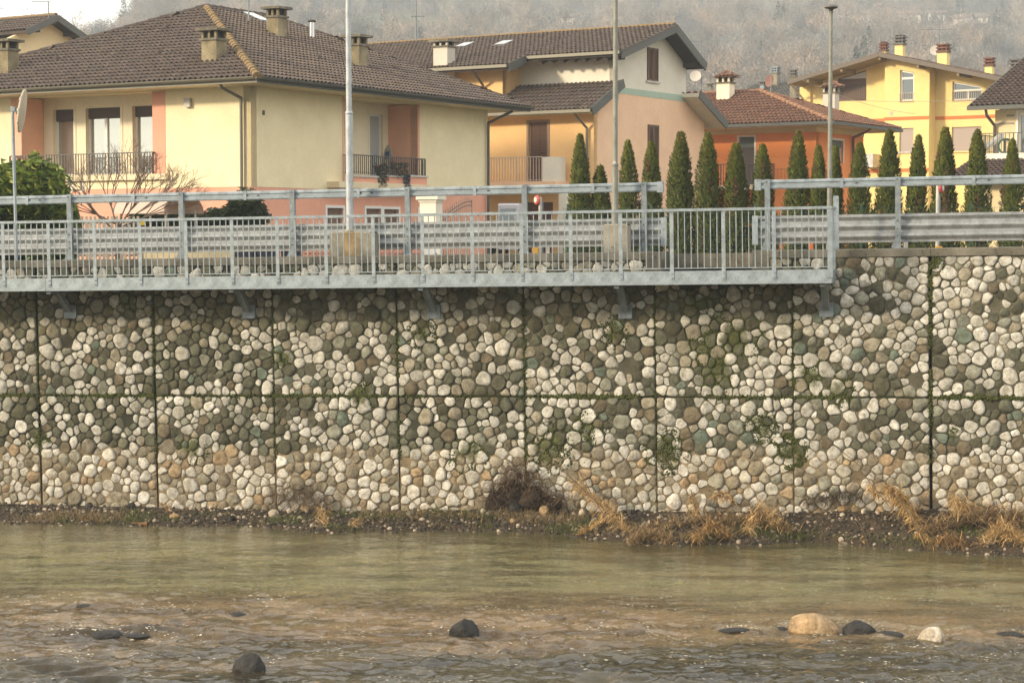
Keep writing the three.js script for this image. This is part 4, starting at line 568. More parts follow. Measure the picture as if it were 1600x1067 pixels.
function ridgeCaps(parent, a, b, mat, step = 0.38, r = 0.13, lift = 0.03) { // overlapping half-round ridge tiles, each its own piece
  const L = a.distanceTo(b), n = Math.round(L / step), d = b.clone().sub(a).normalize(); let s = d.clone().cross(V(0, 1, 0)).normalize(); const up = s.clone().cross(d).normalize(); const gs = [0, 1, 2].map((k) => { const mb = new MB(), R = 6, r0 = r * (1.06 + 0.04 * k), r1 = r * 0.9, l = step * 1.1; const ring = (x, q) => { const o = []; for (let i = 0; i <= R; i++) { const t = -0.35 + (Math.PI + 0.7) * i / R; o.push(V(x, Math.sin(t) * q, Math.cos(t) * q)); } return o; }; const A = ring(0, r0), B = ring(l, r1); for (let i = 0; i < R; i++) mb.quad(A[i], B[i], B[i + 1], A[i + 1]); mb.poly(A); return mb.geometry(); });
  const q = new THREE.Quaternion().setFromRotationMatrix(new THREE.Matrix4().makeBasis(d, up, s.clone().negate().multiplyScalar(-1)));
  for (let k = 0; k < n; k++) { const c = mesh('ridge_cap', gs[(k * 7) % 3], mat, parent); c.position.copy(a).addScaledVector(d, k * step).addScaledVector(up, lift - 0.03 + 0.008 * (hash(k, 3) - 0.5)); c.quaternion.copy(q); }
}
const slab = (parent, name, mat, poly, th) => new MB().prism(poly, V(0, -th, 0)).build(name, mat, parent);
function chimney(parent, p, w, d, h, o = {}) { // shaft on the roof, smoke openings between corner piers, cover slab
  const { mat = M.chimney, cap = M.concreteCap, style = 'slab', sink = 0.6, open = 0.22 } = o;
  const s = new MB().box(p.x - w / 2, p.x + w / 2, p.y - sink, p.y + h - open - 0.12, p.z - d / 2, p.z + d / 2).build('chimney', mat, parent), y = p.y + h - open - 0.12;
  new MB().box(p.x - w / 2 - 0.05, p.x + w / 2 + 0.05, y, y + 0.07, p.z - d / 2 - 0.05, p.z + d / 2 + 0.05).build('collar', cap, s);
  const pier = new MB(), t = Math.min(w, d) * 0.16; for (const a of [-1, 0, 1]) for (const b of [-1, 1]) pier.box(p.x + a * (w / 2 - t / 2) - t / 2, p.x + a * (w / 2 - t / 2) + t / 2, y + 0.07, y + 0.07 + open, p.z + b * (d / 2 - t / 2) - t / 2, p.z + b * (d / 2 - t / 2) + t / 2); stuff(pier.build('piers', style === 'stack' ? (o.capMat ?? M.brick) : mat, s)); new MB().box(p.x - w / 2 + t, p.x + w / 2 - t, y + 0.07, y + 0.07 + open, p.z - d / 2 + t, p.z + d / 2 - t).build('flue', M.dark, s);
  const yt = y + 0.07 + open;
  if (style === 'slab') new MB().box(p.x - w / 2 - 0.14, p.x + w / 2 + 0.14, yt, yt + 0.08, p.z - d / 2 - 0.14, p.z + d / 2 + 0.14).build('cover_slab', cap, s);
  if (style === 'stack') { const m = new MB(); for (let k = 0; k < 3; k++) m.box(p.x - w / 2 - 0.06, p.x + w / 2 + 0.06, y + 0.06 + k * 0.17, y + 0.14 + k * 0.17, p.z - d / 2 - 0.06, p.z + d / 2 + 0.06); stuff(m.build('louvre_slabs', o.capMat ?? M.brick, s)); }
  if (style === 'roof') { const e = 0.2, a = V(p.x - w / 2 - e, yt, p.z + d / 2 + e), b = V(p.x + w / 2 + e, yt, p.z + d / 2 + e), c = V(p.x + w / 2 + e, yt, p.z - d / 2 - e), f = V(p.x - w / 2 - e, yt, p.z - d / 2 - e), g = V(p.x, yt + 0.28, p.z); new MB().poly([a, b, c, f]).build('cap_base', cap, s); const m = tiles(s, [a, b, g], M.tileRed, 0.2, 0.3, 3, 'cap_tiles'); tiles(s, [b, c, g], M.tileRed, 0.2, 0.3, 4, 'cap_tiles'); new MB().tri(c, f, g).tri(f, a, g).tri(a, b, g.clone().add(V(0, -0.03, 0))).tri(b, c, g.clone().add(V(0, -0.03, 0))).build('cap_back', M.tileRed, s); }
  return s;
}
function antenna(px, pyTop, pyBot, D, label, arms, dish) { // rooftop aerial: mast, booms with rods
  const b = at(px, pyBot, D), o = thing('tv_antenna', label, 'antenna', [b.x, b.y - 0.3, b.z]), k = D / FOCAL, H = (pyBot - pyTop) * k + 0.3; new MB().tube(V(0, 0, 0), V(0, H, 0), 0.028, 0.022, 8).build('mast', M.galvDull, o);
  for (const [dy, x0, x1, n] of arms) { const m = new MB(), y = H - dy * k; m.bar(V(x0 * k, y, 0), V(x1 * k, y, 0), 0.022, 0.022); for (let i = 0; i < n; i++) { const x = lerp(x0, x1, (i + 0.5) / n) * k; m.bar(V(x, y, -0.28), V(x, y, 0.28), 0.012, 0.012); } m.build('boom', M.galvDull, o); }
  if (dish) { const [dx, dy, r] = dish, d = new MB().lathe([[0, 0], [r * k * 0.5, r * k * 0.06], [r * k, r * k * 0.22], [r * k * 1.02, r * k * 0.2], [r * k * 0.5, 0.02], [0, -0.03]], 0, 0, 0, 24).build('dish', std(0.5, 0.46, 0.4, { roughness: 0.6 }), o); d.position.set(dx * k, H - dy * k, 0.12); d.quaternion.setFromUnitVectors(V(0, 1, 0), V(-0.25, 0.35, 0.9).normalize()); new MB().bar(V(0, H - dy * k, 0), V(dx * k, H - dy * k, 0.1), 0.04, 0.04).build('dish_arm', M.galvDull, o); }
  return o;
}
const GROUND = 4.7;
// ---------------------------------------------------------------- HOUSE 1: cream hipped house with salmon ground floor
{
  const H = new Frame(391, 134, 60, 30.5, GROUND), h = H.thing('cream_house', 'large cream house with brown hipped roof, salmon base and loggias, at left', 'house'), o = 1.12;
  const ys = H.front(391, 134).y, w = -H.front(-188, 150, o).x - o, dp = -H.side(762, 180, 0).z, yd = H.front(391, 291.5).y, fx = (p, py = 220, z = 0) => H.front(p, py, z).x, fy = (p, py, z = 0) => H.front(p, py, z).y, su = (p, py, x = 0) => -H.side(p, py, x).z, sy = (p, py, x = 0) => H.side(p, py, x).y;
  console.log('house1 soffit', ys.toFixed(2), 'w', w.toFixed(2), 'd', dp.toFixed(2), 'split', yd.toFixed(2));
  // front (left) facade: loggia opening, facade, ground floor
  const xa = fx(17), xb = fx(258), xp = fx(238), xq = fx(33), yf = fy(130, 274), zr = -1.02;
  wall(h, M.cream, PF(0), rect(-w, 0, yd, ys), [[xa, xb, yf, ys - 0.03]]);
  wall(h, M.salmon, PF(-0.012), rect(-w, 0, -0.3, yd - 0.003), [[fx(113, 285), fx(127, 285), fy(120, 300), fy(120, 279)]], 0.27);
  windowAt(h, PF(-0.012), fx(113, 285), fx(127, 285), fy(120, 300), fy(120, 279), { leaves: 1, surround: M.whitePaint });
  new MB().box(xp, xb, yf, ys - 0.032, -0.5, 0.012).build('pillar', M.salmon, h); new MB().box(xa, xq, yf, ys - 0.032, -1.0, 0.012).build('pillar', M.salmonDeep, h);
  const W3 = [[83, 115], [134, 188], [207, 245]].map(([a, b], i) => [fx(a, 220, zr), fx(b, 220, zr), yf + 0.06, fy((a + b) / 2, [171, 168, 165][i], zr)]);
  wall(h, M.creamWarm, PF(zr), rect(xa, xb, yf - 0.1, ys), W3, 0.25);
  W3.forEach((q, i) => windowAt(h, PF(zr), q[0], q[1], q[2], q[3], { leaves: i === 1 ? 2 : 1, roll: [0.18, 0.16, 0.16][i], surround: M.creamWarm, deep: 0.16, fw: 0.085 }));
  new MB().box(xa - 0.1, xb + 0.1, yf - 0.18, yf - 0.004, zr - 0.2, 0.14).build('balcony_slab', M.soffit, h);
  railing(h, [V(xa + 0.02, yf, -0.4), V(xa + 0.02, yf, 0.1), V(fx(238, 240, 0.1), yf, 0.1), V(fx(238, 240, 0.1), yf, -0.02)], fy(130, 241) - yf, 0.115, M.iron);
  const bx = H.front(295, 161, 0); new MB().box(bx.x - 0.11, bx.x + 0.11, bx.y - 0.13, bx.y + 0.13, 0.001, 0.12).box(bx.x - 0.12, bx.x + 0.12, bx.y + 0.13, bx.y + 0.15, 0.001, 0.14).build('alarm_box', M.white, h);
  // side (right) facade with deep recessed balcony
  const ua = su(537, 220), ub = su(652, 220), uc = su(655, 220), vf = sy(600, 287), xr = -1.2;
  wall(h, M.cream, PS(0), rect(0, dp, yd, ys), [[ua, ub, vf, ys - 0.03]]);
  const lowW = [[511, 536, 325], [572, 595, 326], [600, 623, 327], [655, 660, 328]].map(([a, b, t]) => { const v = sy((a + b) / 2, t); return [su(a, 335), su(b, 335), v - 0.95, v]; });
  wall(h, M.salmon, PS(-0.012), rect(0, dp, -0.3, yd - 0.003), lowW, 0.27); lowW.forEach((q) => windowAt(h, PS(-0.012), q[0], q[1], q[2], q[3], { leaves: 1, roll: 0.62, surround: M.whitePaint, glass: M.glassDim, rollMat: M.shutterBrown }));
  new MB().box(-0.005, 0.014, vf, ys - 0.032, -uc, -ub).build('pilaster', M.salmon, h); new MB().box(-0.005, 0.014, vf, ys - 0.032, -ua, -ua + 0.09).build('pilaster', M.salmonDeep, h);
  new MB().box(xr, -0.006, vf, ys - 0.032, -ub - 0.15, -ub).build('recess_cheek', M.salmonDeep, h);
  const dw = [su(577, 220, xr), su(597, 220, xr), vf + 0.02, sy(587, 179, xr)]; wall(h, M.creamWarm, PS(xr), rect(ua - 0.6, ub + 0.15, vf - 0.1, ys), [dw], 0.2); windowAt(h, PS(xr), ...dw, { leaves: 1, surround: M.creamWarm, glass: std(0.42, 0.44, 0.45, { roughness: 0.25 }), deep: 0.1 });
  const xo = 0.42, k0 = su(553, 285, xo), k1 = su(667, 285, xo); new MB().box(-1.2, xo + 0.05, vf - 0.2, vf - 0.002, -k1 - 0.1, -k0 + 0.9).build('balcony_slab', M.soffit, h);
  for (const [a, b] of [[553, 590], [604, 632], [641, 667]]) { const p = su(a, 285, xo), q = su(b, 285, xo), t = sy((a + b) / 2, 277 - 3 * 0, xo); const s = new MB().box(xo - 0.16, xo, vf, t, -q, -p).build('parapet', M.salmon, h); new MB().box(xo - 0.2, xo + 0.04, t + 0.001, t + 0.06, -q - 0.04, -p + 0.04).build('parapet_cap', M.white, s); }
  const kt = sy(610, 277, xo) + 0.06; railing(h, [V(-0.05, kt, -k0), V(xo - 0.08, kt, -k0), V(xo - 0.08, kt, -k1), V(0.0, kt, -k1)], sy(610, 245, xo) - kt, 0.115, M.iron);
  for (const [a, py] of [[411, 176]]) { const q = H.side(a, py, 0); new MB().cbox(0.02, 0.14, 0.1, 0.012, q.y, q.z).build('vent', M.iron, h); }
  // other walls, soffit, gutters
  wall(h, M.cream, PF(-dp + 0.28), rect(-w, -0.29, -0.3, ys)); wall(h, M.cream, PS(-w + 0.28), rect(0.29, dp - 0.29, -0.3, ys));
  new MB().box(-w - o + 0.03, o - 0.03, ys + 0.002, ys + 0.13, -dp - o + 0.03, o - 0.03).build('soffit', M.soffit, h);
  const ye = ys + 0.13, E1 = V(o, ye, o), E0 = V(-w - o, ye, o), E2 = V(o, ye, -dp - o), E3 = V(-w - o, ye, -dp - o);
  let lo = -14, hi = -2; for (let i = 0; i < 40; i++) { const m = (lo + hi) / 2; if (H.front(322, 13, m).x > -w / 2) hi = m; else lo = m; } const za = (lo + hi) / 2, ya = H.front(322, 13, za).y, A = V(-w / 2, ya, clamp(za, -8.6, -5.5)), zb = H.side(425, 27, -w / 2).z, B = V(-w / 2, ya, Math.max(zb, -dp + 1.5));
  console.log('apex z', za.toFixed(2), 'y', ya.toFixed(2), 'ridge end', zb.toFixed(2));
  slab(h, 'roof_deck', M.fascia, [E0, E1, A], 0.04); slab(h, 'roof_deck', M.fascia, [E1, E2, B, A], 0.04); slab(h, 'roof_deck', M.fascia, [E2, E3, B], 0.04); slab(h, 'roof_deck', M.fascia, [E3, E0, A, B], 0.04);
  tiles(h, [E0, E1, A], M.tileBrown, 0.2, 0.33, 1); tiles(h, [E1, E2, B, A], M.tileBrown, 0.2, 0.33, 2); tiles(h, [E3, E0, A, B], M.tileBrown, 0.4, 0.66, 3); tiles(h, [E2, E3, B], M.tileBrown, 0.4, 0.66, 4);
  ridgeCaps(h, E1, A, M.capLichen, 0.36, 0.14, 0.05); ridgeCaps(h, E0, A, M.capDark, 0.42, 0.14, 0.05); ridgeCaps(h, A, B, M.capDark, 0.38, 0.14, 0.05); ridgeCaps(h, E2, B, M.capDark, 0.38, 0.13, 0.05);
  const gut = (a, b, side) => { const mb = new MB(), pr = []; for (let i = 0; i <= 8; i++) { const t = Math.PI * i / 8; pr.push([Math.cos(t) * 0.085, -Math.sin(t) * 0.085]); } const d = b.clone().sub(a), out = side; for (let i = 0; i < 8; i++) { const P = (q, e) => e.clone().addScaledVector(out, 0.02 + 0.085 - q[0]).add(V(0, 0.02 + q[1], 0)); mb.quad(P(pr[i], a), P(pr[i], b), P(pr[i + 1], b), P(pr[i + 1], a)); } mb.bar(a.clone().addScaledVector(out, 0.005).add(V(0, -0.05, 0)), b.clone().addScaledVector(out, 0.005).add(V(0, -0.05, 0)), 0.02, 0.19); return mb; };
  gut(E0, E1, V(0, 0, 1)).build('gutter', M.gutter, h); gut(E1, E2, V(1, 0, 0)).build('gutter', M.fascia, h);  // sunlit left gutter paler, shaded right gutter darker: light painted into their colours
  const dpipe = (pts, m) => new MB().path(pts, 0.05, 10).build('downpipe', m, h), f3 = (a, b, z) => H.front(a, b, z), s3 = (a, b, x) => H.side(a, b, x);
  dpipe([V(f3(343, 128, o).x, ye, o), V(f3(345, 134, o - 0.1).x, ys - 0.1, o - 0.1), f3(376, 153, 0.1), V(f3(376, 153, 0.1).x, 0.2, 0.1)], M.gutter);
  { const q = s3(763, 192, 0.1); dpipe([s3(800, 168, o), s3(800, 174, o - 0.05), q, V(0.1, 0.2, q.z)], M.fascia); }
  // chimneys, skylight, vent pipe
  const P1 = [E0, E1, A], P2 = [E1, E2, A]; const hit1 = (a, b) => H.hit(a, b, ...P1), hit2 = (a, b) => H.hit(a, b, ...P2);
  chimney(h, hit1(334, 95), 0.58, 0.5, 0.95); chimney(h, hit1(10, 114), 0.58, 0.5, 1.06); chimney(h, hit2(432, 58), 0.5, 0.5, 0.98); chimney(h, hit2(557, 104), 0.55, 0.5, 1.02);
  { const p = hit2(487, 62), m = new MB().tube(V(p.x, p.y - 0.2, p.z), V(p.x, p.y + 0.62, p.z), 0.1, 0.085, 12).build('flue_pipe', M.steel, h); new MB().lathe([[0, 0.0], [0.16, 0.0], [0.12, 0.08], [0, 0.09]], p.x, p.y + 0.62, p.z, 14).build('cowl', M.iron, m); }
  { const p = hit2(400, 31), u = V(0, 0, -1), v = A.clone().sub(E1).setZ(0).normalize(); const q = [[-0.42, -0.55], [0.42, -0.55], [0.42, 0.55], [-0.42, 0.55]].map(([a, b]) => p.clone().addScaledVector(u, a).addScaledVector(v, b).add(V(0, 0.13, 0))); const f = slab(h, 'skylight', M.fascia, q, 0.16); const g = q.map((c) => c.clone().lerp(p.clone().add(V(0, 0.13, 0)), 0.12).add(V(0, 0.012, 0))); new MB().poly(g).build('pane', M.glass, f); }
  for (const [a, b] of [[260, 47], [247, 88], [88, 97], [497, 95], [617, 112]]) { const p = hit1(a, b).y > 0 && a < 400 ? hit1(a, b) : hit2(a, b); new MB().lathe([[0.11, 0], [0.1, 0.1], [0.05, 0.15], [0, 0.16]], p.x, p.y + 0.05, p.z, 8).build('vent_tile', M.capDark, h); }
  antenna(388, -30, 18, 66, 'thin antenna mast on the cream house roof beside the ridge', [[5, -18, 18, 6]]);
  // things on the right balcony
  const place = (name, label, cat, p) => { const w0 = H.world(p.x, p.y, p.z), t = thing(name, label, cat, [w0.x, w0.y, w0.z]); t.rotation.y = -H.th; return t; };
  { const t = place('ironing_board', 'folded pale ironing board leaning in the balcony recess', 'ironing board', V(-0.9, vf, -su(604, 250, -0.9))); new MB().geo(new THREE.ExtrudeGeometry(new THREE.Shape([[-0.17, 0.02], [0.17, 0.02], [0.18, 0.9], [0.13, 1.2], [0.04, 1.36], [-0.04, 1.36], [-0.13, 1.2], [-0.18, 0.9]].map(([a, b]) => new THREE.Vector2(a, b))), { depth: 0.05, bevelEnabled: false }), new THREE.Matrix4().makeRotationX(-0.1)).build('board', std(0.5, 0.47, 0.42, { map: T.rust }), t); new MB().cbox(0.16, 0.24, 0.02, 0.02, 1.02, 0.0 , -0.1).build('blue_cloth', std(0.05, 0.09, 0.2), t); new MB().bar(V(-0.14, 0.0, -0.02), V(0.12, 0.8, -0.06), 0.02).bar(V(0.14, 0.0, -0.02), V(-0.12, 0.8, -0.06), 0.02).build('folded_legs', M.iron, t); }
  const R = rng(31); const balconyPlant = (px, py, r, hgt, label, col) => { const q = H.side(px, py, xo + 0.02), t = place('potted_plant', label, 'plant', q), lf = new MB(), b = 0.12; for (let i = 0; i < 420; i++) { const a = R() * 6.28, y = -hgt + hgt * 1.5 * R(), rr = r * Math.sqrt(R()), c = V(Math.cos(a) * rr * 0.8, y, Math.sin(a) * rr), d = V(R() - 0.5, R() - 0.6, R() - 0.5).normalize().multiplyScalar(0.1), e = V(R() - 0.5, R() - 0.5, R() - 0.5).normalize().multiplyScalar(0.04); lf.tri(c, c.clone().add(d), c.clone().add(e)); } stuff(lf.build('leaves', std(...col), t)); new MB().lathe([[0, 0], [b * 0.75, 0], [b, 0.2], [b * 1.1, 0.21], [b * 1.1, 0.25], [0, 0.25]], -0.2, -0.05, 0, 14).build('pot', M.brick, t); };
  balconyPlant(597, 268, 0.24, 0.5, 'dark trailing plant in the left gap of the balcony parapet', [0.035, 0.045, 0.03]); balconyPlant(622, 262, 0.4, 0.35, 'dark bushy plant behind the balcony railing', [0.03, 0.045, 0.03]); balconyPlant(634, 282, 0.16, 0.35, 'small bluish plant in the right gap of the balcony parapet', [0.05, 0.08, 0.12]);
}
// ---------------------------------------------------------------- HOUSE 2: peach and white gabled house
{
  const H = new Frame(928, 176, 76, 33, GROUND - 0.1), h = H.thing('gabled_house', 'tall peach and white gabled house with brown tiled roofs, in the middle', 'house');
  const zu = H.side(962, 130, 0).z, zb = H.side(1072, 120, 0).z, zl = H.side(1101, 188, 0).z, ap = H.side(1030, 58, 0), fx = (p, py, z = 0) => H.front(p, py, z).x, fy = (p, py, z = 0) => H.front(p, py, z).y, su = (p, py, x = 0) => -H.side(p, py, x).z, sy = (p, py, x = 0) => H.side(p, py, x).y;
  const ov = 0.9, yl = fy(900, 173), yu = fy(900, 84, zu), ym = fy(900, 137, zu), XL = -15.5, xw = fx(812, 120, zu);
  console.log('house2 zu', zu.toFixed(2), 'zb', zb.toFixed(2), 'zl', zl.toFixed(2), 'apex', ap.y.toFixed(2), ap.z.toFixed(2), 'yl', yl.toFixed(2), 'yu', yu.toFixed(2), 'ym', ym.toFixed(2), 'xw', xw.toFixed(2));
  const yb2 = sy(1072, 107, 0), ywb = sy(1020, 152, 0);
  // walls
  const fw = [fx(826, 220), fx(856, 220), fy(840, 285), fy(840, 191)], garage = [fx(822, 330), fx(864, 330), -0.3, fy(843, 316)];
  wall(h, M.orangePeach, PF(0), rect(XL, 0, -0.4, yl), [fw, garage]); windowAt(h, PF(0), ...fw, { frame: M.shutterBrown, slats: 1, surround: std(0.30, 0.21, 0.15), fw: 0.05 });
  { const g = windowAt(h, PF(0), ...garage, { frame: M.shutterBrown, leaves: 2, glass: std(0.16, 0.07, 0.045, { roughness: 0.7 }), name: 'garage_door' }); }
  const g1 = [su(1011, 100), su(1028, 100), sy(1020, 127), sy(1020, 75)], g2 = [su(1012, 220), su(1029, 220), sy(1020, 262), sy(1020, 195)];
  wall(h, M.peach, PS(0), [[0.001, -0.4], [-zl, -0.4], [-zl, sy(1101, 190)], [-zb, ywb], [-zu, ywb], [0.001, yl]], [g2]);
  wall(h, M.whiteWall, PS(0.004), [[-zu, ywb + 0.24], [-zb, ywb + 0.24], [-zb, yb2 + 0.2], [-ap.z, ap.y + 0.3], [-zu, yu + 0.15]], [g1]);
  wall(h, M.mint, PS(0.012), [[-zu - 0.6, ywb + 0.0], [-zb, ywb - 0.02], [-zl, sy(1101, 192)], [-zl, sy(1101, 186)], [-zb, ywb + 0.24], [-zu - 0.6, ywb + 0.239]], [], 0.05, 'painted_band');
  windowAt(h, PS(0.004), ...g1, { frame: M.shutterBrown, slats: 2, sill: M.white, deep: 0.05 }); windowAt(h, PS(0), ...g2, { frame: M.shutterBrown, slats: 2, sill: M.white, deep: 0.05 });
  const zo = zu + 1.25; wall(h, M.whiteWall, PF(zu), rect(xw - 0.2, 0.0, ym - 0.6, yu + 0.1)); 
  wall(h, M.peach, PF(zl + 0.28), rect(XL, -0.29, -0.4, yl - 0.3)); wall(h, M.peach, PS(XL + 0.28), rect(0.29, -zl - 0.29, -0.4, yu));
  // main roof
  const xR = 0.75, yr = ap.y + 0.42, ef = V(xR, fy(975, 80, zu + ov), zu + ov), slope = (yr - ef.y) / (ef.z - ap.z), low = (z) => yr - slope * (z - ap.z), xs = fx(822, 88, zu + ov), zlw = zo + 0.95;
  const eb = H.side(1103, 101, xR), back = (z) => yr - (yr - eb.y) / (ap.z - eb.z) * (ap.z - z);
  wall(h, M.orangePeach, PF(zo), rect(XL, xw, ym - 1.2, low(zo) - 0.17)); wall(h, M.orangePeach, PS(xw), [[-zo + 0.001, ym - 1.0], [-zu, ym - 1.0], [-zu, low(zu) - 0.17], [-zo + 0.001, low(zo) - 0.17]]);
  const RF = [V(xs, low(zu + ov), zu + ov), V(xR, low(zu + ov), zu + ov), V(xR, yr, ap.z), V(xs, yr, ap.z)], RL = [V(XL - 0.6, low(zlw), zlw), V(xs, low(zlw), zlw), V(xs, yr, ap.z), V(XL - 0.6, yr, ap.z)], RB = [V(xR, eb.y, eb.z), V(XL - 0.6, eb.y, eb.z), V(XL - 0.6, yr, ap.z), V(xR, yr, ap.z)];
  for (const q of [RF, RL, RB]) slab(h, 'roof_deck', M.woodDark, q.map((p) => p.clone().add(V(0, -0.01, 0))), 0.16);
  tiles(h, RF, M.tileBrown, 0.2, 0.34, 11); tiles(h, RL, M.tileBrown, 0.2, 0.34, 12); tiles(h, RB, M.tileBrown, 0.4, 0.68, 13); ridgeCaps(h, V(XL - 0.6, yr, ap.z), V(xR, yr, ap.z), M.capLichen, 0.4, 0.12, 0.05);
  const barge = (a, b, n = 'bargeboard') => new MB().bar(a, b, 0.05, 0.34).build(n, M.fascia, h), dn = V(0.03, -0.1, 0);
  barge(RF[1].clone().add(dn), RF[2].clone().add(dn)); barge(RB[0].clone().add(dn), RB[3].clone().add(dn)); barge(RL[1].clone().add(V(0.03, -0.1, 0)), V(xs + 0.03, low(zu + ov) - 0.1, zu + ov + 0.03));
  const gut = (a, b, m = M.gutter) => new MB().bar(a.clone().add(V(0, -0.03, 0.06)), b.clone().add(V(0, -0.03, 0.06)), 0.13, 0.12).build('gutter', m, h); gut(RF[0], RF[1]); gut(RL[0], RL[1]);
  for (let i = 0; i < 8; i++) { const x = lerp(xs + 0.6, 0.55, i / 7); new MB().bar(V(x, low(zu) - 0.24, zu + 0.002), V(x, low(zu + ov) - 0.24, zu + ov - 0.1), 0.12, 0.16).build('rafter', M.woodDark, h); }
  for (const z of [zu + 0.55, ap.z, eb.z + 0.5]) { const y = (z > ap.z ? low(z) : back(z)) - 0.28; new MB().bar(V(0.006, y, z), V(xR - 0.06, y, z), 0.16, 0.2).build('purlin', M.woodDark, h); }
  // front lean-to roof and rear lean-to roof
  const LE = V(0.35, fy(932, 171, 0.75), 0.75), LF = [V(XL, LE.y, 0.75), LE, V(0.35, ywb + 0.42, zu + 0.001), V(XL, ywb + 0.42, zu + 0.001)]; slab(h, 'lean_to_deck', M.paleTan, LF, 0.14); tiles(h, LF, M.tileBrown, 0.2, 0.34, 14); gut(LF[0], LF[1]); barge(LF[1].clone().add(V(0.03, -0.06, 0)), LF[2].clone().add(V(0.03, -0.06, 0)));
  const re = H.side(1136, 194, 0.8), KF = [V(0.8, re.y, re.z), V(XL, re.y, re.z), V(XL, ywb + 0.3, zb + 0.35), V(0.8, ywb + 0.3, zb + 0.35)]; slab(h, 'lean_to_deck', M.whiteWall, KF, 0.16); tiles(h, KF, M.tileBrown, 0.3, 0.5, 15); barge(KF[0].clone().add(V(0.03, -0.05, 0)), KF[3].clone().add(V(0.03, -0.05, 0)));
  new MB().path([V(fx(899, 177, 0.7), LE.y - 0.1, 0.75), V(fx(901, 180, 0.65), LE.y - 0.25, 0.6), H.front(917, 200, 0.1), V(fx(917, 200, 0.1), 0, 0.1)], 0.05, 8).build('downpipe', M.gutter, h);
  new MB().path([V(fx(736, 118, zlw), low(zlw) - 0.05, zlw), H.front(755, 134, zo + 0.1), V(fx(755, 134, zo + 0.1), ym - 0.6, zo + 0.1)], 0.05, 8).build('downpipe', M.gutter, h);
  // balcony
  const zk = 1.0, yk = fy(800, 284, zk), xk0 = fx(720, 260, zk), xk1 = fx(847, 260, zk); new MB().box(xk0, fx(868, 280, zk), yk - 0.2, yk, 0.002, zk + 0.05).build('balcony_slab', M.peach, h); railing(h, [V(xk0, yk, zk), V(xk1, yk, zk)], fy(800, 246, zk) - yk, 0.13, M.ironPale, 0.013); new MB().box(xk1, fx(868, 260, zk), yk, fy(857, 245, zk), 0.25, zk).build('balcony_pier', M.whiteWall, h); new MB().box(fx(873, 320, zk), fx(885, 320, zk), -0.3, yk - 0.2, zk - 0.4, zk).build('porch_column', M.whiteWall, h);
  { const t = new MB(); for (let i = 0; i < 7; i++) t.bar(V(fx(828, 250, zk) + i * 0.09, yk, zk - 0.05), V(fx(828, 250, zk) + i * 0.09, fy(830, 245, zk), zk - 0.05), 0.02); for (let i = 0; i < 7; i++) t.bar(V(fx(826, 250, zk), yk + 0.1 + i * 0.12, zk - 0.05), V(xk1, yk + 0.1 + i * 0.12, zk - 0.05), 0.02); stuff(t.build('trellis', M.brick, h)); }
  // chimney, skylights
  const hitL = (a, b) => H.hit(a, b, RL[0], RL[1], RL[2]); chimney(h, hitL(694, 103), 0.68, 0.55, 0.98, { mat: M.chimneyWhite, open: 0.14 });
  for (const [a, b] of [[726, 74], [787, 71]]) { const p = hitL(a, b), u = V(1, 0, 0), v = RL[3].clone().sub(RL[0]).setX(0).normalize(), q = [[-0.3, -0.42], [0.3, -0.42], [0.3, 0.42], [-0.3, 0.42]].map(([c, d]) => p.clone().addScaledVector(u, c).addScaledVector(v, d).add(V(0, 0.13, 0))), f = slab(h, 'skylight', M.fascia, q, 0.16), g = q.map((c) => c.clone().lerp(p.clone().add(V(0, 0.13, 0)), 0.14).add(V(0, 0.012, 0))); new MB().poly(g).build('pane', M.glass, f); }
}
antenna(650, -40, 52, 78, 'tall thin antenna mast on the ridge of the gabled house', [[66, -8, 14, 5]]);
antenna(1096, 64, 145, 86, 'TV antenna with a round dish right of the white gable', [[2, -17, 2, 5]], [-9, 56, 9]);
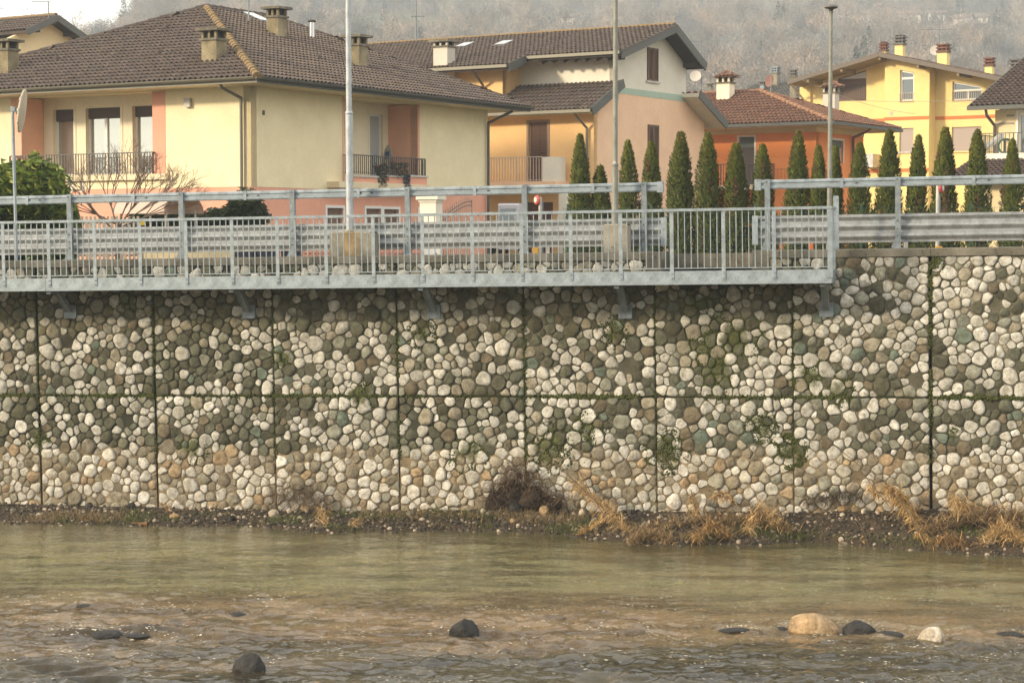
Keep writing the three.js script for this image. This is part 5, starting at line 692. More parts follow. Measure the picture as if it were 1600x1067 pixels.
// ---------------------------------------------------------------- HOUSE 3: orange hipped house
{
  const H = new Frame(1276, 198, 88, 33, GROUND), h = H.thing('orange_house', 'orange house with red brown hipped roof and tile-capped chimney behind the cypresses', 'house'), o = 1.3;
  const ys = H.front(1276, 198).y, dp = -H.side(1350, 205, 0).z, w = 12, fx = (p, py, z = 0) => H.front(p, py, z).x, fy = (p, py, z = 0) => H.front(p, py, z).y, su = (p, py, x = 0) => -H.side(p, py, x).z, sy = (p, py, x = 0) => H.side(p, py, x).y;
  const d1 = [fx(1155, 240), fx(1179, 240), fy(1167, 290), fy(1167, 214)], w1 = [su(1296, 235), su(1318, 235), sy(1307, 255), sy(1307, 219)];
  wall(h, M.orange, PF(0), rect(-w, 0, -0.3, ys), [d1]); wall(h, M.orange, PS(0), rect(0.001, dp, -0.3, ys), [w1]); wall(h, M.orange, PF(-dp + 0.28), rect(-w, -0.29, -0.3, ys)); wall(h, M.orange, PS(-w + 0.28), rect(0.29, dp - 0.29, -0.3, ys));
  windowAt(h, PF(0), ...d1, { leaves: 1, roll: 0.22, surround: M.whitePaint, glass: M.glassDim, rollMat: std(0.12, 0.15, 0.14) }); windowAt(h, PS(0), ...w1, { leaves: 1, roll: 0.3, surround: M.whitePaint, glass: M.glassDim, rollMat: std(0.12, 0.15, 0.14) });
  new MB().box(-w - o + 0.03, o - 0.03, ys + 0.002, ys + 0.12, -dp - o + 0.03, o - 0.03).build('soffit', M.soffit, h); new MB().box(-w, 0.03, ys - 0.22, ys, -dp, 0.03).build('cornice', M.paleTan, h);
  const ye = ys + 0.13, E0 = V(-w - o, ye, o), E1 = V(o, ye, o), E2 = V(o, ye, -dp - o), E3 = V(-w - o, ye, -dp - o), zm = -dp / 2, B = H.front(1188, 143, zm), A = V(-w * 0.72, B.y, zm);
  console.log('house3', ys.toFixed(2), dp.toFixed(2), B.x.toFixed(2), B.y.toFixed(2));
  for (const [q, p, c, s] of [[[E0, E1, B, A], 0.2, 0.34, 21], [[E1, E2, B], 0.2, 0.34, 22], [[E2, E3, A, B], 0.4, 0.68, 23], [[E3, E0, A], 0.4, 0.68, 24]]) { slab(h, 'roof_deck', M.fascia, q, 0.04); tiles(h, q, M.tileRed, p, c, s); }
  ridgeCaps(h, E1, B, std(0.42, 0.22, 0.12, { map: T.tile }), 0.38, 0.13, 0.05); ridgeCaps(h, A, B, M.tileRed, 0.4, 0.12, 0.05); ridgeCaps(h, E2, B, M.tileRed, 0.4, 0.12, 0.05);
  new MB().bar(E0.clone().add(V(0, -0.05, 0.06)), E1.clone().add(V(0, -0.05, 0.06)), 0.12, 0.14).build('gutter', M.fascia, h); new MB().bar(E1.clone().add(V(0.06, -0.05, 0.06)), E2.clone().add(V(0.06, -0.05, 0)), 0.12, 0.14).build('gutter', M.fascia, h);
  new MB().path([H.side(1361, 200, o), H.side(1358, 204, o - 0.1), H.side(1334, 215, 0.1), V(0.1, 0, H.side(1334, 215, 0.1).z)], 0.06, 8).build('downpipe', std(0.13, 0.07, 0.05), h);
  chimney(h, H.hit(1134, 154, E0, E1, B), 0.66, 0.55, 1.02, { mat: M.creamWarm, style: 'roof' }); chimney(h, H.hit(1299, 172, E1, E2, B), 0.6, 0.5, 1.1, { mat: M.chimneyWhite, style: 'roof' });
  railing(h, [V(-w, d1[2], 0.9), V(fx(1196, 280, 0.9), d1[2], 0.9), V(fx(1196, 280, 0.9), d1[2], 0)], 0.95, 0.13, M.iron); new MB().box(-w, fx(1198, 280, 0.9), d1[2] - 0.2, d1[2], 0.002, 0.98).build('balcony_slab', M.soffit, h);
  railing(h, [V(fx(1200, 280, 0.4), d1[2] - 0.1, 0.4), V(0, d1[2] - 0.1, 0.4)], 0.8, 0.16, std(0.45, 0.2, 0.1), 0.008);
}
// ---------------------------------------------------------------- HOUSE 4: yellow house with a broad low gable
{
  const H = new Frame(1383, 150, 108, 34, GROUND - 1), h = H.thing('yellow_house', 'tall yellow house with a broad low gable and orange band, at right', 'house'), zr = -0.9;
  const fx = (p, py, z = 0) => H.front(p, py, z).x, fy = (p, py, z = 0) => H.front(p, py, z).y;
  const A = H.front(1374, 84, 0.9), L = H.front(1231, 128, 0.9), Rr = H.front(1572, 124, 0.9), x0 = fx(1250, 150, zr), x1 = fx(1453, 150), x2 = fx(1566, 150, zr), roofY = (x) => x < A.x ? lerp(L.y, A.y, (x - L.x) / (A.x - L.x)) : lerp(A.y, Rr.y, (x - A.x) / (Rr.x - A.x)), ty = (x) => roofY(x) - 0.16;
  const q1 = [[fx(1309, 158, zr), fy(1309, 158, zr)], [fx(1354, 158, zr), fy(1354, 157, zr)], [fx(1354, 110, zr), fy(1354, 109, zr)], [fx(1309, 122, zr), fy(1309, 123, zr)]], q3 = [[fx(1489, 157, zr), fy(1489, 157, zr)], [fx(1535, 156, zr), fy(1535, 155, zr)], [fx(1535, 136, zr), fy(1535, 135, zr)], [fx(1489, 127, zr), fy(1489, 127, zr)]], q2 = [[fx(1407, 158), fy(1407, 158)], [fx(1429, 158), fy(1429, 157)], [fx(1429, 113), fy(1429, 113)], [fx(1407, 109), fy(1407, 109)]];
  const b4 = [fx(1406, 220), fx(1428, 220), fy(1417, 237), fy(1417, 200)], b5 = [fx(1488, 220, zr), fx(1534, 220, zr), fy(1511, 236, zr), fy(1511, 198, zr)];
  const hole = (q) => [0, 0, 0, 0, q];
  wall(h, M.yellow, PF(zr), [[x0, -2], [0.01, -2], [0.01, ty(0)], [A.x, ty(A.x)], [x0, ty(x0)]], [hole(q1)]); wall(h, M.yellow, PF(0), [[0, -2], [x1, -2], [x1, ty(x1)], [0, ty(0)]], [hole(q2), b4]); wall(h, M.yellow, PF(zr), [[x1 - 0.01, -2], [x2, -2], [x2, ty(x2)], [x1 - 0.01, ty(x1)]], [hole(q3), b5]);
  wall(h, M.yellow, PS(x1 - 0.001), rect(0.001, -zr, -2, ty(x1) - 0.05)); wall(h, M.yellow, PS(0.28), rect(0.001, -zr, -2, ty(0) - 0.05)); wall(h, M.yellow, PS(x2), rect(-zr + 0.001, 10, -2, ty(x2) - 0.1)); wall(h, M.yellow, PS(x0 + 0.28), rect(-zr + 0.29, 10, -2, ty(x0))); wall(h, M.yellow, PF(-10), rect(x0, x2, -2, ty(x0)));
  const bandY = [fy(1420, 187), fy(1420, 182)]; for (const [a, b, z] of [[x0, 0, zr], [0, x1, 0], [x1, x2, zr]]) new MB().box(a === 0 ? -0.01 : a + 0.001, b, bandY[0], bandY[1], z + 0.001, z + 0.03).build('painted_band', M.band, h); for (const [a, b, z] of [[x0, 0, zr], [0, x1, 0], [x1, x2, zr]]) new MB().box(a === 0 ? -0.01 : a + 0.001, b, fy(1420, 268), fy(1420, 263), z + 0.001, z + 0.03).build('painted_band', M.band, h);
  const tr1 = fy(1330, 124, zr); const wq1 = windowAt(h, PF(zr), q1[0][0], q1[1][0], q1[0][1], tr1, { pts: q1, frame: M.shutterBrown, leaves: 2, transom: tr1, glass: M.whitePaint, fw: 0.06 }); mesh('roller_shutter', onto(new MB().box(q1[0][0] + 0.05, q1[1][0] - 0.05, q1[0][1] + 0.03, tr1 - 0.04, -0.1, -0.07), PF(zr)), M.shutterBrown, wq1); { const s = new MB(); for (let x = q1[0][0]; x < q1[1][0]; x += 0.13) s.box(x, x + 0.02, q1[0][1] - 0.02, q1[0][1] + 0.85, 0.02, 0.04); s.box(q1[0][0], q1[1][0], q1[0][1] + 0.83, q1[0][1] + 0.87, 0.015, 0.045); mesh('guard_bars', onto(s, PF(zr)), M.iron, wq1); }
  const tr2 = fy(1418, 122), wq2 = windowAt(h, PF(0), q2[0][0], q2[1][0], q2[0][1], q2[2][1], { pts: q2, transom: tr2, leaves: 1, fw: 0.11, bars: 0.4, glass: M.glassDim, barMat: M.ironPale }); const tr3 = fy(1511, 141, zr), wq3 = windowAt(h, PF(zr), q3[0][0], q3[1][0], q3[0][1], tr3, { pts: q3, transom: tr3, leaves: 2, fw: 0.1, bars: 0.45, glass: M.glassDim, barMat: M.ironPale });
  windowAt(h, PF(0), ...b4, { roll: 1, rollMat: M.blind, sill: M.white, leaves: 1 }); windowAt(h, PF(zr), ...b5, { roll: 1, rollMat: M.blind, sill: M.yellow, leaves: 1 });
  const bz = -13, up = V(0, 0.16, 0), bk = (p) => V(p.x, p.y, bz), lift = (p) => p.clone().add(V(0, 0.02, 0));
  slab(h, 'roof_deck', std(0.36, 0.27, 0.15, { map: T.wood }), [L, A, bk(A), bk(L)].map((p) => p.clone().add(V(0, -0.05, 0))), 0.1); slab(h, 'roof_deck', std(0.36, 0.27, 0.15, { map: T.wood }), [A, Rr, bk(Rr), bk(A)].map((p) => p.clone().add(V(0, -0.05, 0))), 0.1);
  new MB().bar(L.clone().add(V(0, -0.04, 0.03)), A.clone().add(V(0, -0.04, 0.03)), 0.05, 0.22).bar(A.clone().add(V(0, -0.04, 0.03)), Rr.clone().add(V(0, -0.04, 0.03)), 0.05, 0.22).build('bargeboard', std(0.15, 0.125, 0.1, { roughness: 0.8 }), h);
  tiles(h, [bk(L), L, A, bk(A)], M.tileDark, 0.22, 0.36, 31); tiles(h, [Rr, bk(Rr), bk(A), A], M.tileDark, 0.22, 0.36, 32);
  for (const x of [L.x + 1.2, L.x + 3.2, A.x, A.x + 2.2, Rr.x - 2.6]) new MB().bar(V(x, roofY(x) - 0.24, zr), V(x, roofY(x) - 0.24, 0.86), 0.14, 0.16).build('purlin', std(0.34, 0.25, 0.14, { map: T.wood }), h);
  new MB().path([V(L.x + 0.1, L.y - 0.1, 0.7), V(x0 + 0.3, L.y - 0.9, zr + 0.1), V(x0 + 0.3, 0, zr + 0.1)], 0.06, 8).build('downpipe', M.ironPale, h); new MB().box(fx(1266, 150, zr) - 0.1, fx(1266, 150, zr) + 0.1, 0, ty(fx(1266, 150, zr)) - 0.2, zr + 0.001, zr + 0.16).build('pilaster', M.yellow, h);
  const top = (px, py, z, wdt, hgt, o) => { const p = H.front(px, py, z); chimney(h, V(p.x, p.y, z), wdt, wdt * 0.85, hgt, { mat: M.yellow, sink: 1.5, style: 'stack', open: 0.5, ...o }); };
  top(1382, 82, -6, 0.34, 0.66); top(1407, 88, -2.5, 0.46, 1.22, { capMat: M.iron }); top(1475, 101, -2.5, 0.55, 1.05, { open: 0.3 }); top(1547, 118, -3, 0.42, 0.9, { open: 0.3 });
  { const p = H.front(1240, 118, -8); chimney(h, V(p.x, p.y - 0.4, -8), 0.3, 0.3, 0.8, { mat: M.concretePale, sink: 1, style: 'stack', open: 0.4, capMat: M.iron }); }
  new MB().box(fx(1357, 250, zr), fx(1375, 250, zr), fy(1366, 262, zr), fy(1366, 241, zr), zr + 0.002, zr + 0.9).build('balcony_front', M.white, h); new MB().box(fx(1391, 178), fx(1396, 178), fy(1393, 180), fy(1393, 174), 0.001, 0.02).build('vent', M.ironPale, h);
}
antenna(1468, 30, 100, 110, 'TV antenna with crossed boom on a chimney of the yellow house', [[17, -29, 20, 7], [30, -8, 8, 3]], [-7, 50, 8]); antenna(1345, 79, 96, 112, 'small TV antenna on the left slope of the yellow house', [[1, -20, 0, 5]]); antenna(1205, 100, 150, 118, 'TV antenna with two booms beside the grey chimney', [[2, -24, 1, 6], [16, -24, 1, 6]]);
// ---------------------------------------------------------------- HOUSE 5: right edge, steep brown roof above a terrace
{
  const H = new Frame(1556, 172, 80, 33, GROUND - 0.5), h = H.thing('terrace_house', 'cream house at the right edge with brown tiled roof and railed terrace', 'house');
  const fx = (p, py, z = 0) => H.front(p, py, z).x, fy = (p, py, z = 0) => H.front(p, py, z).y, ye = fy(1540, 166, 0.9), yt = fy(1580, 244, 0.2), xl = fx(1515, 166, 0.9), up = H.front(1602, 98, -3.4), yw = ye - 0.1;
  const dz = -6.5, tan = 0.365, ER = [V(xl, ye, 0.9), V(9, ye, 0.9), V(9, ye + tan * (0.9 - dz), dz), V(xl, ye + tan * (0.9 - dz), dz)];
  const dq = [fx(1592, 200), fx(1592, 200) + 1.5, yt, fy(1600, 176)]; wall(h, M.paleTan, PF(0), rect(0, 9, -0.5, yw), [dq]); wall(h, M.paleTan, PS(0.28), [[0.29, -0.5], [9, -0.5], [9, yw], [4.5, yw + 0.9], [0.29, yw]]); wall(h, M.paleTan, PS(9), rect(0.001, 9, -0.5, yw)); wall(h, M.paleTan, PF(-9), rect(0, 9, -0.5, yw)); windowAt(h, PF(0), ...dq, { leaves: 2, surround: M.whitePaint, fw: 0.09, glass: M.glassDim, deep: 0.12 });
  slab(h, 'roof_deck', M.fascia, ER.map((p) => p.clone().add(V(0, -0.01, 0))), 0.12); tiles(h, ER, M.tileDark, 0.215, 0.36, 41); const BK = [V(9, ye, -9.9), V(xl, ye, -9.9), V(xl, ye + tan * (0.9 - dz), dz), V(9, ye + tan * (0.9 - dz), dz)]; slab(h, 'roof_deck', M.fascia, BK, 0.1); tiles(h, BK, M.tileDark, 0.43, 0.7, 42); new MB().bar(ER[0].clone().add(V(-0.05, -0.06, 0.06)), ER[1].clone().add(V(0, -0.06, 0.06)), 0.13, 0.16).build('gutter', M.fascia, h); new MB().bar(ER[0].clone().add(V(-0.03, -0.04, 0)), ER[3].clone().add(V(-0.03, -0.04, 0)), 0.05, 0.18).build('bargeboard', M.fascia, h);
  new MB().path([V(fx(1543, 170, 0.7), ye - 0.1, 0.85), V(fx(1544, 176, 0.6), ye - 0.35, 0.7), H.front(1555, 196, 0.1), V(fx(1555, 196, 0.1), yt, 0.1)], 0.06, 8).build('downpipe', std(0.10, 0.08, 0.06), h);
  for (const [a, b, y] of [[fx(1556, 193), fx(1586, 193), 193], [fx(1574, 181), fx(1586, 181), 181]]) new MB().box(a, b, fy(1570, y + 1.5), fy(1570, y - 1.5), 0.001, 0.02).build('grey_band', std(0.3, 0.28, 0.24), h);
  const zt = 3.2, tx0 = fx(1519, 240, zt); new MB().box(tx0, 9, yt - 0.25, yt - 0.003, 0.002, zt).build('terrace_slab', M.whiteWall, h); railing(h, [V(tx0 + 0.05, yt, 0.3), V(tx0 + 0.05, yt, zt - 0.05), V(9, yt, zt - 0.05)], fy(1560, 208, zt) - yt, 0.16, M.iron);
  const s0 = H.front(1519, 236, 2.0), s1 = H.front(1546, 213, 1.0); new MB().prism([V(s0.x, yt + 0.05, 2.0), V(s0.x + 0.9, yt + 0.85, 1.4), V(s0.x + 0.9, yt + 0.68, 1.4), V(s0.x + 0.15, yt + 0.002, 2.0)], V(0.1, 0, -0.3)).build('stair_string', M.white, h);
  const lz = zt + 2.6, ly1 = yt - 0.28, ly0 = fy(1560, 276, lz), LR = [V(fx(1478, 270, lz), ly0, lz), V(9, ly0, lz), V(9, ly1, zt), V(fx(1478, 270, lz) + 0.0, ly1, zt)]; slab(h, 'lean_to_deck', M.fascia, LR, 0.12); tiles(h, LR, M.tileDark, 0.215, 0.36, 43); wall(h, M.paleTan, PF(zt + 1.7), rect(LR[0].x + 0.6, 9, -0.5, ly0 + 0.2));
  const t = H.world(fx(1572, 240, 2.4), yt, 2.4), rl = thing('hose_reel', 'green coiled hose on the terrace behind the cypresses', 'hose', [t.x, t.y, t.z]); const ring = new MB(); for (let k = 0; k < 4; k++) ring.geo(new THREE.TorusGeometry(0.26 + 0.03 * (k % 2), 0.022, 6, 20), new THREE.Matrix4().makeTranslation(0, 0.3, k * 0.045 - 0.07)); stuff(ring.build('coil', std(0.03, 0.12, 0.09), rl)); new MB().box(-0.05, 0.05, 0.0, 0.62, -0.14, -0.1).build('hose_stand', M.iron, rl);
  { const q = H.front(1588, 116, -9.5); chimney(h, V(q.x, q.y, -9.5), 0.36, 0.34, 0.62, { sink: 1.5, style: 'stack', mat: M.paleTan, open: 0.3, capMat: M.iron }); }
}
// ---------------------------------------------------------------- HOUSE 0 at far left and HOUSE 6 behind the orange house
{
  const H = new Frame(20, 62, 92, 33, GROUND - 1), h = H.thing('cream_gabled_house', 'cream gabled house with dark bargeboards behind the hipped roof, far left', 'house'), a = H.side(72, 34, 0), e = H.side(133, 58, 0.6), yr = a.y + 0.25, z0 = a.z + (a.z - e.z), XL = -9, xr = 0.7;
  wall(h, M.paleTan, PS(0), [[-a.z - 4.2, -1], [-a.z + 4.2, -1], [-a.z + 4.2, lerp(yr, e.y, 4.2 / (a.z - e.z)) - 0.2], [-a.z, yr - 0.2], [-a.z - 4.2, lerp(yr, e.y, 4.2 / (a.z - e.z)) - 0.2]]); wall(h, M.paleTan, PF(a.z + 4.2), rect(XL, -0.001, -1, e.y - 0.05)); wall(h, M.paleTan, PF(a.z - 4.2 + 0.28), rect(XL, -0.29, -1, e.y)); wall(h, M.paleTan, PS(XL + 0.28), rect(-a.z - 3.9, -a.z + 3.9, -1, e.y));
  const F = [V(XL, e.y, z0), V(xr, e.y, z0), V(xr, yr, a.z), V(XL, yr, a.z)], B = [V(xr, e.y, e.z), V(XL, e.y, e.z), V(XL, yr, a.z), V(xr, yr, a.z)]; for (const q of [F, B]) slab(h, 'roof_deck', M.woodDark, q, 0.14); tiles(h, F, M.tileBrown, 0.21, 0.35, 51); tiles(h, B, M.tileBrown, 0.42, 0.7, 52); ridgeCaps(h, V(XL, yr, a.z), V(xr, yr, a.z), M.capLichen, 0.4, 0.12, 0.05);
  for (const q of [[F[1], F[2]], [B[0], B[3]]]) new MB().bar(q[0].clone().add(V(0.03, -0.1, 0)), q[1].clone().add(V(0.03, -0.1, 0)), 0.05, 0.3).build('bargeboard', M.fascia, h); for (const z of [a.z, e.z + 0.8, z0 - 0.8]) { const y = yr - (yr - e.y) * Math.abs(z - a.z) / (a.z - e.z) - 0.27; new MB().bar(V(0.004, y, z), V(xr - 0.05, y, z), 0.16, 0.2).build('purlin', M.woodDark, h); }
}
antenna(75, 2, 26, 93, 'TV antenna with short boom on the far left gabled house', [[1, -25, 2, 6]]); antenna(-3, 8, 30, 95, 'TV antenna with boom at the left edge of the photo', [[5, -6, 7, 3]]);
{
  const H = new Frame(1250, 160, 135, 33, GROUND - 1), h = H.thing('grey_roofed_house', 'grey-roofed house half hidden behind the orange house', 'house'), fx = (p, py, z) => H.front(p, py, z).x, e = H.front(1250, 158, 1), t = H.front(1200, 131, -4), XL = fx(1130, 150, 1);
  const F = [V(XL, e.y, 1), V(e.x + 1, e.y, 1), V(e.x + 1, t.y, -4), V(XL, t.y, -4)], B = [V(e.x + 1, e.y, -9), V(XL, e.y, -9), V(XL, t.y, -4), V(e.x + 1, t.y, -4)]; for (const q of [F, B]) { slab(h, 'roof_deck', M.fascia, q, 0.1); tiles(h, q, M.tileGrey, 0.24, 0.38, 61); }
  wall(h, M.whiteWall, PF(0), rect(XL + 0.5, e.x + 0.4, -1, e.y)); wall(h, M.whiteWall, PS(e.x + 0.4), [[0.001, -1], [8, -1], [8, e.y], [4, t.y - 0.2], [0.001, e.y]]); wall(h, M.whiteWall, PF(-8), rect(XL + 0.5, e.x + 0.1, -1, e.y)); wall(h, M.whiteWall, PS(XL + 0.78), rect(0.29, 7.7, -1, e.y));
  const c = (px, py, z, w, hh, o) => { const p = H.front(px, py, z); chimney(h, V(p.x, p.y, z), w, w, hh, { sink: 1.6, ...o }); }; c(1212, 134, -3, 0.46, 1.35, { style: 'stack', mat: M.concretePale, capMat: M.galvDull, open: 0.4 }); c(1192, 139, -2, 0.3, 0.5, { style: 'slab', mat: M.galvDull, open: 0.12, cap: M.iron }); c(1110, 142, -2, 0.26, 0.5, { style: 'slab', mat: M.concretePale, open: 0.12 });
  const w0 = at(1205, 127, 133), dsh = thing('satellite_dish', 'small red brown satellite dish beside the grey chimney', 'satellite dish', [w0.x, w0.y, w0.z]), d = new MB().lathe([[0, 0], [0.25, 0.05], [0.42, 0.14], [0.43, 0.12], [0.25, 0.02], [0, -0.03]], 0, 0, 0, 20).build('reflector', std(0.2, 0.09, 0.07), dsh); d.quaternion.setFromUnitVectors(V(0, 1, 0), V(-0.8, 0.2, 0.5).normalize()); new MB().bar(V(0, -0.8, -0.05), V(0, 0, -0.05), 0.05).build('dish_mast', M.galvDull, dsh);
}
// ---------------------------------------------------------------- small houses up on the hillside
HILLHOUSES.forEach(([px, py, wpx, hpx, label, kind, p, D], i) => {
  const k = D / FOCAL, w = wpx * k, hh = hpx * k * 0.75, d = Math.max(6, w * 0.6), o = thing('hillside_house', label, 'house', [p.x, p.y - 0.5, p.z], -0.5 + 0.25 * (i % 3), 'houses on the hillside'), m = kind === 1 ? M.whitePaint : i % 2 ? M.whiteWall : std(0.62, 0.56, 0.48);
  const b = new MB(); b.box(-w / 2, w / 2, -3, hh, -d / 2, d / 2); if (kind !== 2) for (const s of [-1, 1]) b.prism([V(s * w / 2, hh, -d / 2), V(s * w / 2, hh, d / 2), V(s * w / 2, hh + d * 0.25, 0)], V(-s * 0.3, 0, 0)); b.build('wall', m, o);
  if (kind === 2) new MB().box(-w / 2 - 0.6, w / 2 + 0.6, hh, hh + 0.4, -d / 2 - 0.6, d / 2 + 0.6).build('roof', M.concrete, o); else new MB().prism([V(-w / 2 - 0.6, hh - 0.2, d / 2 + 0.7), V(w / 2 + 0.6, hh - 0.2, d / 2 + 0.7), V(w / 2 + 0.6, hh + d * 0.27, 0), V(-w / 2 - 0.6, hh + d * 0.27, 0)], V(0, 0.25, 0)).prism([V(-w / 2 - 0.6, hh - 0.2, -d / 2 - 0.7), V(w / 2 + 0.6, hh - 0.2, -d / 2 - 0.7), V(w / 2 + 0.6, hh + d * 0.27, 0), V(-w / 2 - 0.6, hh + d * 0.27, 0)], V(0, 0.25, 0)).build('roof', i % 2 ? M.tileBrown : M.tileDark, o);
  const n = Math.max(2, Math.round(w / 2.6)); for (let f = 0; f < (hh > 4.5 ? 2 : 1); f++) for (let c = 0; c < n; c++) { const x = lerp(-w / 2, w / 2, (c + 0.5) / n), y = 0.6 + f * 2.8; const wn = new MB().box(x - 0.5, x + 0.5, y, y + 1.4, d / 2 + 0.002, d / 2 + 0.06).build('window', M.shutterBrown, o); new MB().box(x - 0.42, x + 0.42, y + 0.08, y + 1.32, d / 2 + 0.061, d / 2 + 0.07).build('pane', M.glassDim, wn); }
});

// ================================================================ PLANTS, FENCES, VEHICLES AND SMALL THINGS behind the guardrail
function cypress(seed, H, r) { // slim column of small upright sprays with an uneven outline round a dark core
  const R = rng(seed), o = new THREE.Group(), mb = new MB(); mb.color(1, 1, 1);
  const rad = (h) => r * Math.pow(Math.max(0, 1 - Math.pow(h, 1.4)), 0.66);
  for (let i = 0; i < 4600; i++) {
    const h = Math.pow(R(), 0.85), a = R() * 6.283, lump = 0.62 + 0.8 * fbm(a * 1.5 + seed, h * 8, seed, 3), q = rad(h) * lump * (0.62 + 0.45 * Math.sqrt(R())), c = V(Math.cos(a) * q, h * H, Math.sin(a) * q), up = V(Math.cos(a) * (0.5 + 0.4 * R()), 0.75 + 0.5 * R(), Math.sin(a) * (0.5 + 0.4 * R())).normalize(), L = 0.055 + 0.075 * R(), s = V(-Math.sin(a) + (R() - 0.5), (R() - 0.5) * 0.6, Math.cos(a) + (R() - 0.5)).normalize().multiplyScalar(0.016 + 0.02 * R());
    const fresh = smooth(0.75, 1, h) * 0.5 * R() + 0.55 * R() * R(), b = 0.7 + 0.6 * R(); mb.col = [lerp(0.075, 0.27, fresh) * b, lerp(0.10, 0.255, fresh) * b, lerp(0.018, 0.035, fresh) * b];
    if (fbm(a * 2 + seed * 3, h * 5, seed + 7, 2) > 0.77) mb.col = [0.14 * b, 0.085 * b, 0.035 * b]; const t = c.clone().addScaledVector(up, L), m = c.clone().addScaledVector(up, L * 0.55); mb.tri(c, m.clone().add(s), t).tri(c, t, m.clone().sub(s));
  }
  for (let k = 0; k < 26; k++) { const a = R() * 6.28, h = 0.95 + 0.05 * R(), q = 0.02 * R(); mb.col = [0.12, 0.12, 0.03]; mb.tri(V(Math.cos(a) * q, h * H, Math.sin(a) * q), V(Math.cos(a) * (q + 0.02), h * H + 0.02, 0), V(Math.cos(a) * q * 0.5, h * H + 0.1 + 0.06 * R(), Math.sin(a) * q)); }
  const crown = mb.build('crown', M.leafy ??= std(1, 1, 1, { vertexColors: true, roughness: 0.9 }), o);
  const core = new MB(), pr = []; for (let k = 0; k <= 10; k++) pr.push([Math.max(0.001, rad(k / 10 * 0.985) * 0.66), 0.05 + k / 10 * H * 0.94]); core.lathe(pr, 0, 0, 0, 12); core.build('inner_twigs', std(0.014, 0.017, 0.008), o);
  new MB().tube(V(0, -0.1, 0), V(0, 0.4, 0), 0.05, 0.045, 8).build('trunk', std(0.07, 0.05, 0.035), o); return o;
}
{
  const kinds = [cypress(101, 2.9, 0.36), cypress(102, 2.8, 0.34), cypress(103, 3.0, 0.40), cypress(104, 2.7, 0.33)];
  const list = [[905, 208, 36, 0, 'slim cypress at the left end of the row, behind the longer guardrail'], [939, 257, 36, 1, 'shortest cypress, second in the row, just left of the middle lamp post'], [982, 217, 36, 2, 'cypress just right of the middle lamp post'], [1018, 220, 36, 3, 'cypress in front of the lower shuttered gable window'], [1062, 204, 45, 0, 'broad cypress beside the end of the longer guardrail'], [1108, 206, 44, 2, 'broad cypress at the corner between peach wall and orange house'], [1149, 222, 43, 1, 'cypress left of the orange house door, in the parapet opening'], [1191, 224, 38, 3, 'cypress right of the orange house door'], [1245, 203, 40, 0, 'tall cypress before the orange front wall, left of the mushroom lamp'], [1279, 225, 32, 1, 'narrow cypress just left of the mushroom lamp post'], [1302, 227, 30, 3, 'narrow cypress half hidden behind the mushroom lamp post'], [1342, 221, 40, 2, 'cypress right of the orange house window'], [1388, 201, 42, 0, 'tall cypress below the eave tip of the orange house'], [1430, 210, 34, 1, 'slim cypress before the narrow closed blind of the yellow house'], [1473, 197, 40, 3, 'cypress left of the wide closed blind of the yellow house'], [1527, 200, 42, 2, 'reddish-tinged tall cypress before the terrace stair'], [1581, 216, 36, 1, 'rightmost cypress, under the terrace railing']];
  const Rn = rng(55);
  list.forEach(([px, top, w, k, label], i) => {
    const z = -9.0 + 0.2 * (Rn() - 0.5), q = W.front(px, 395, z), wd = W.world(q.x, q.y, z), base = ROAD - 0.2, D = -wd.z, p = at(px, 395, D), H = at(px, top, D).y - base, src = kinds[k].children[0], wm = w * D / FOCAL;
    const c = kinds[k].clone(); c.name = numbered('cypress'); c.position.set(p.x, base, p.z); const box = [2.9, 2.8, 3.0, 2.7][k], r0 = [0.36, 0.34, 0.40, 0.33][k]; c.scale.set(wm / (2 * r0) * 1.18, H / (box * 1.03), wm / (2 * r0) * 1.18); c.rotation.set((Rn() - 0.5) * 0.05, Rn() * 6, (Rn() - 0.5) * 0.05); scene.add(c); tag(c, label, 'cypress', 'row of cypresses behind the guardrail');
  });
}
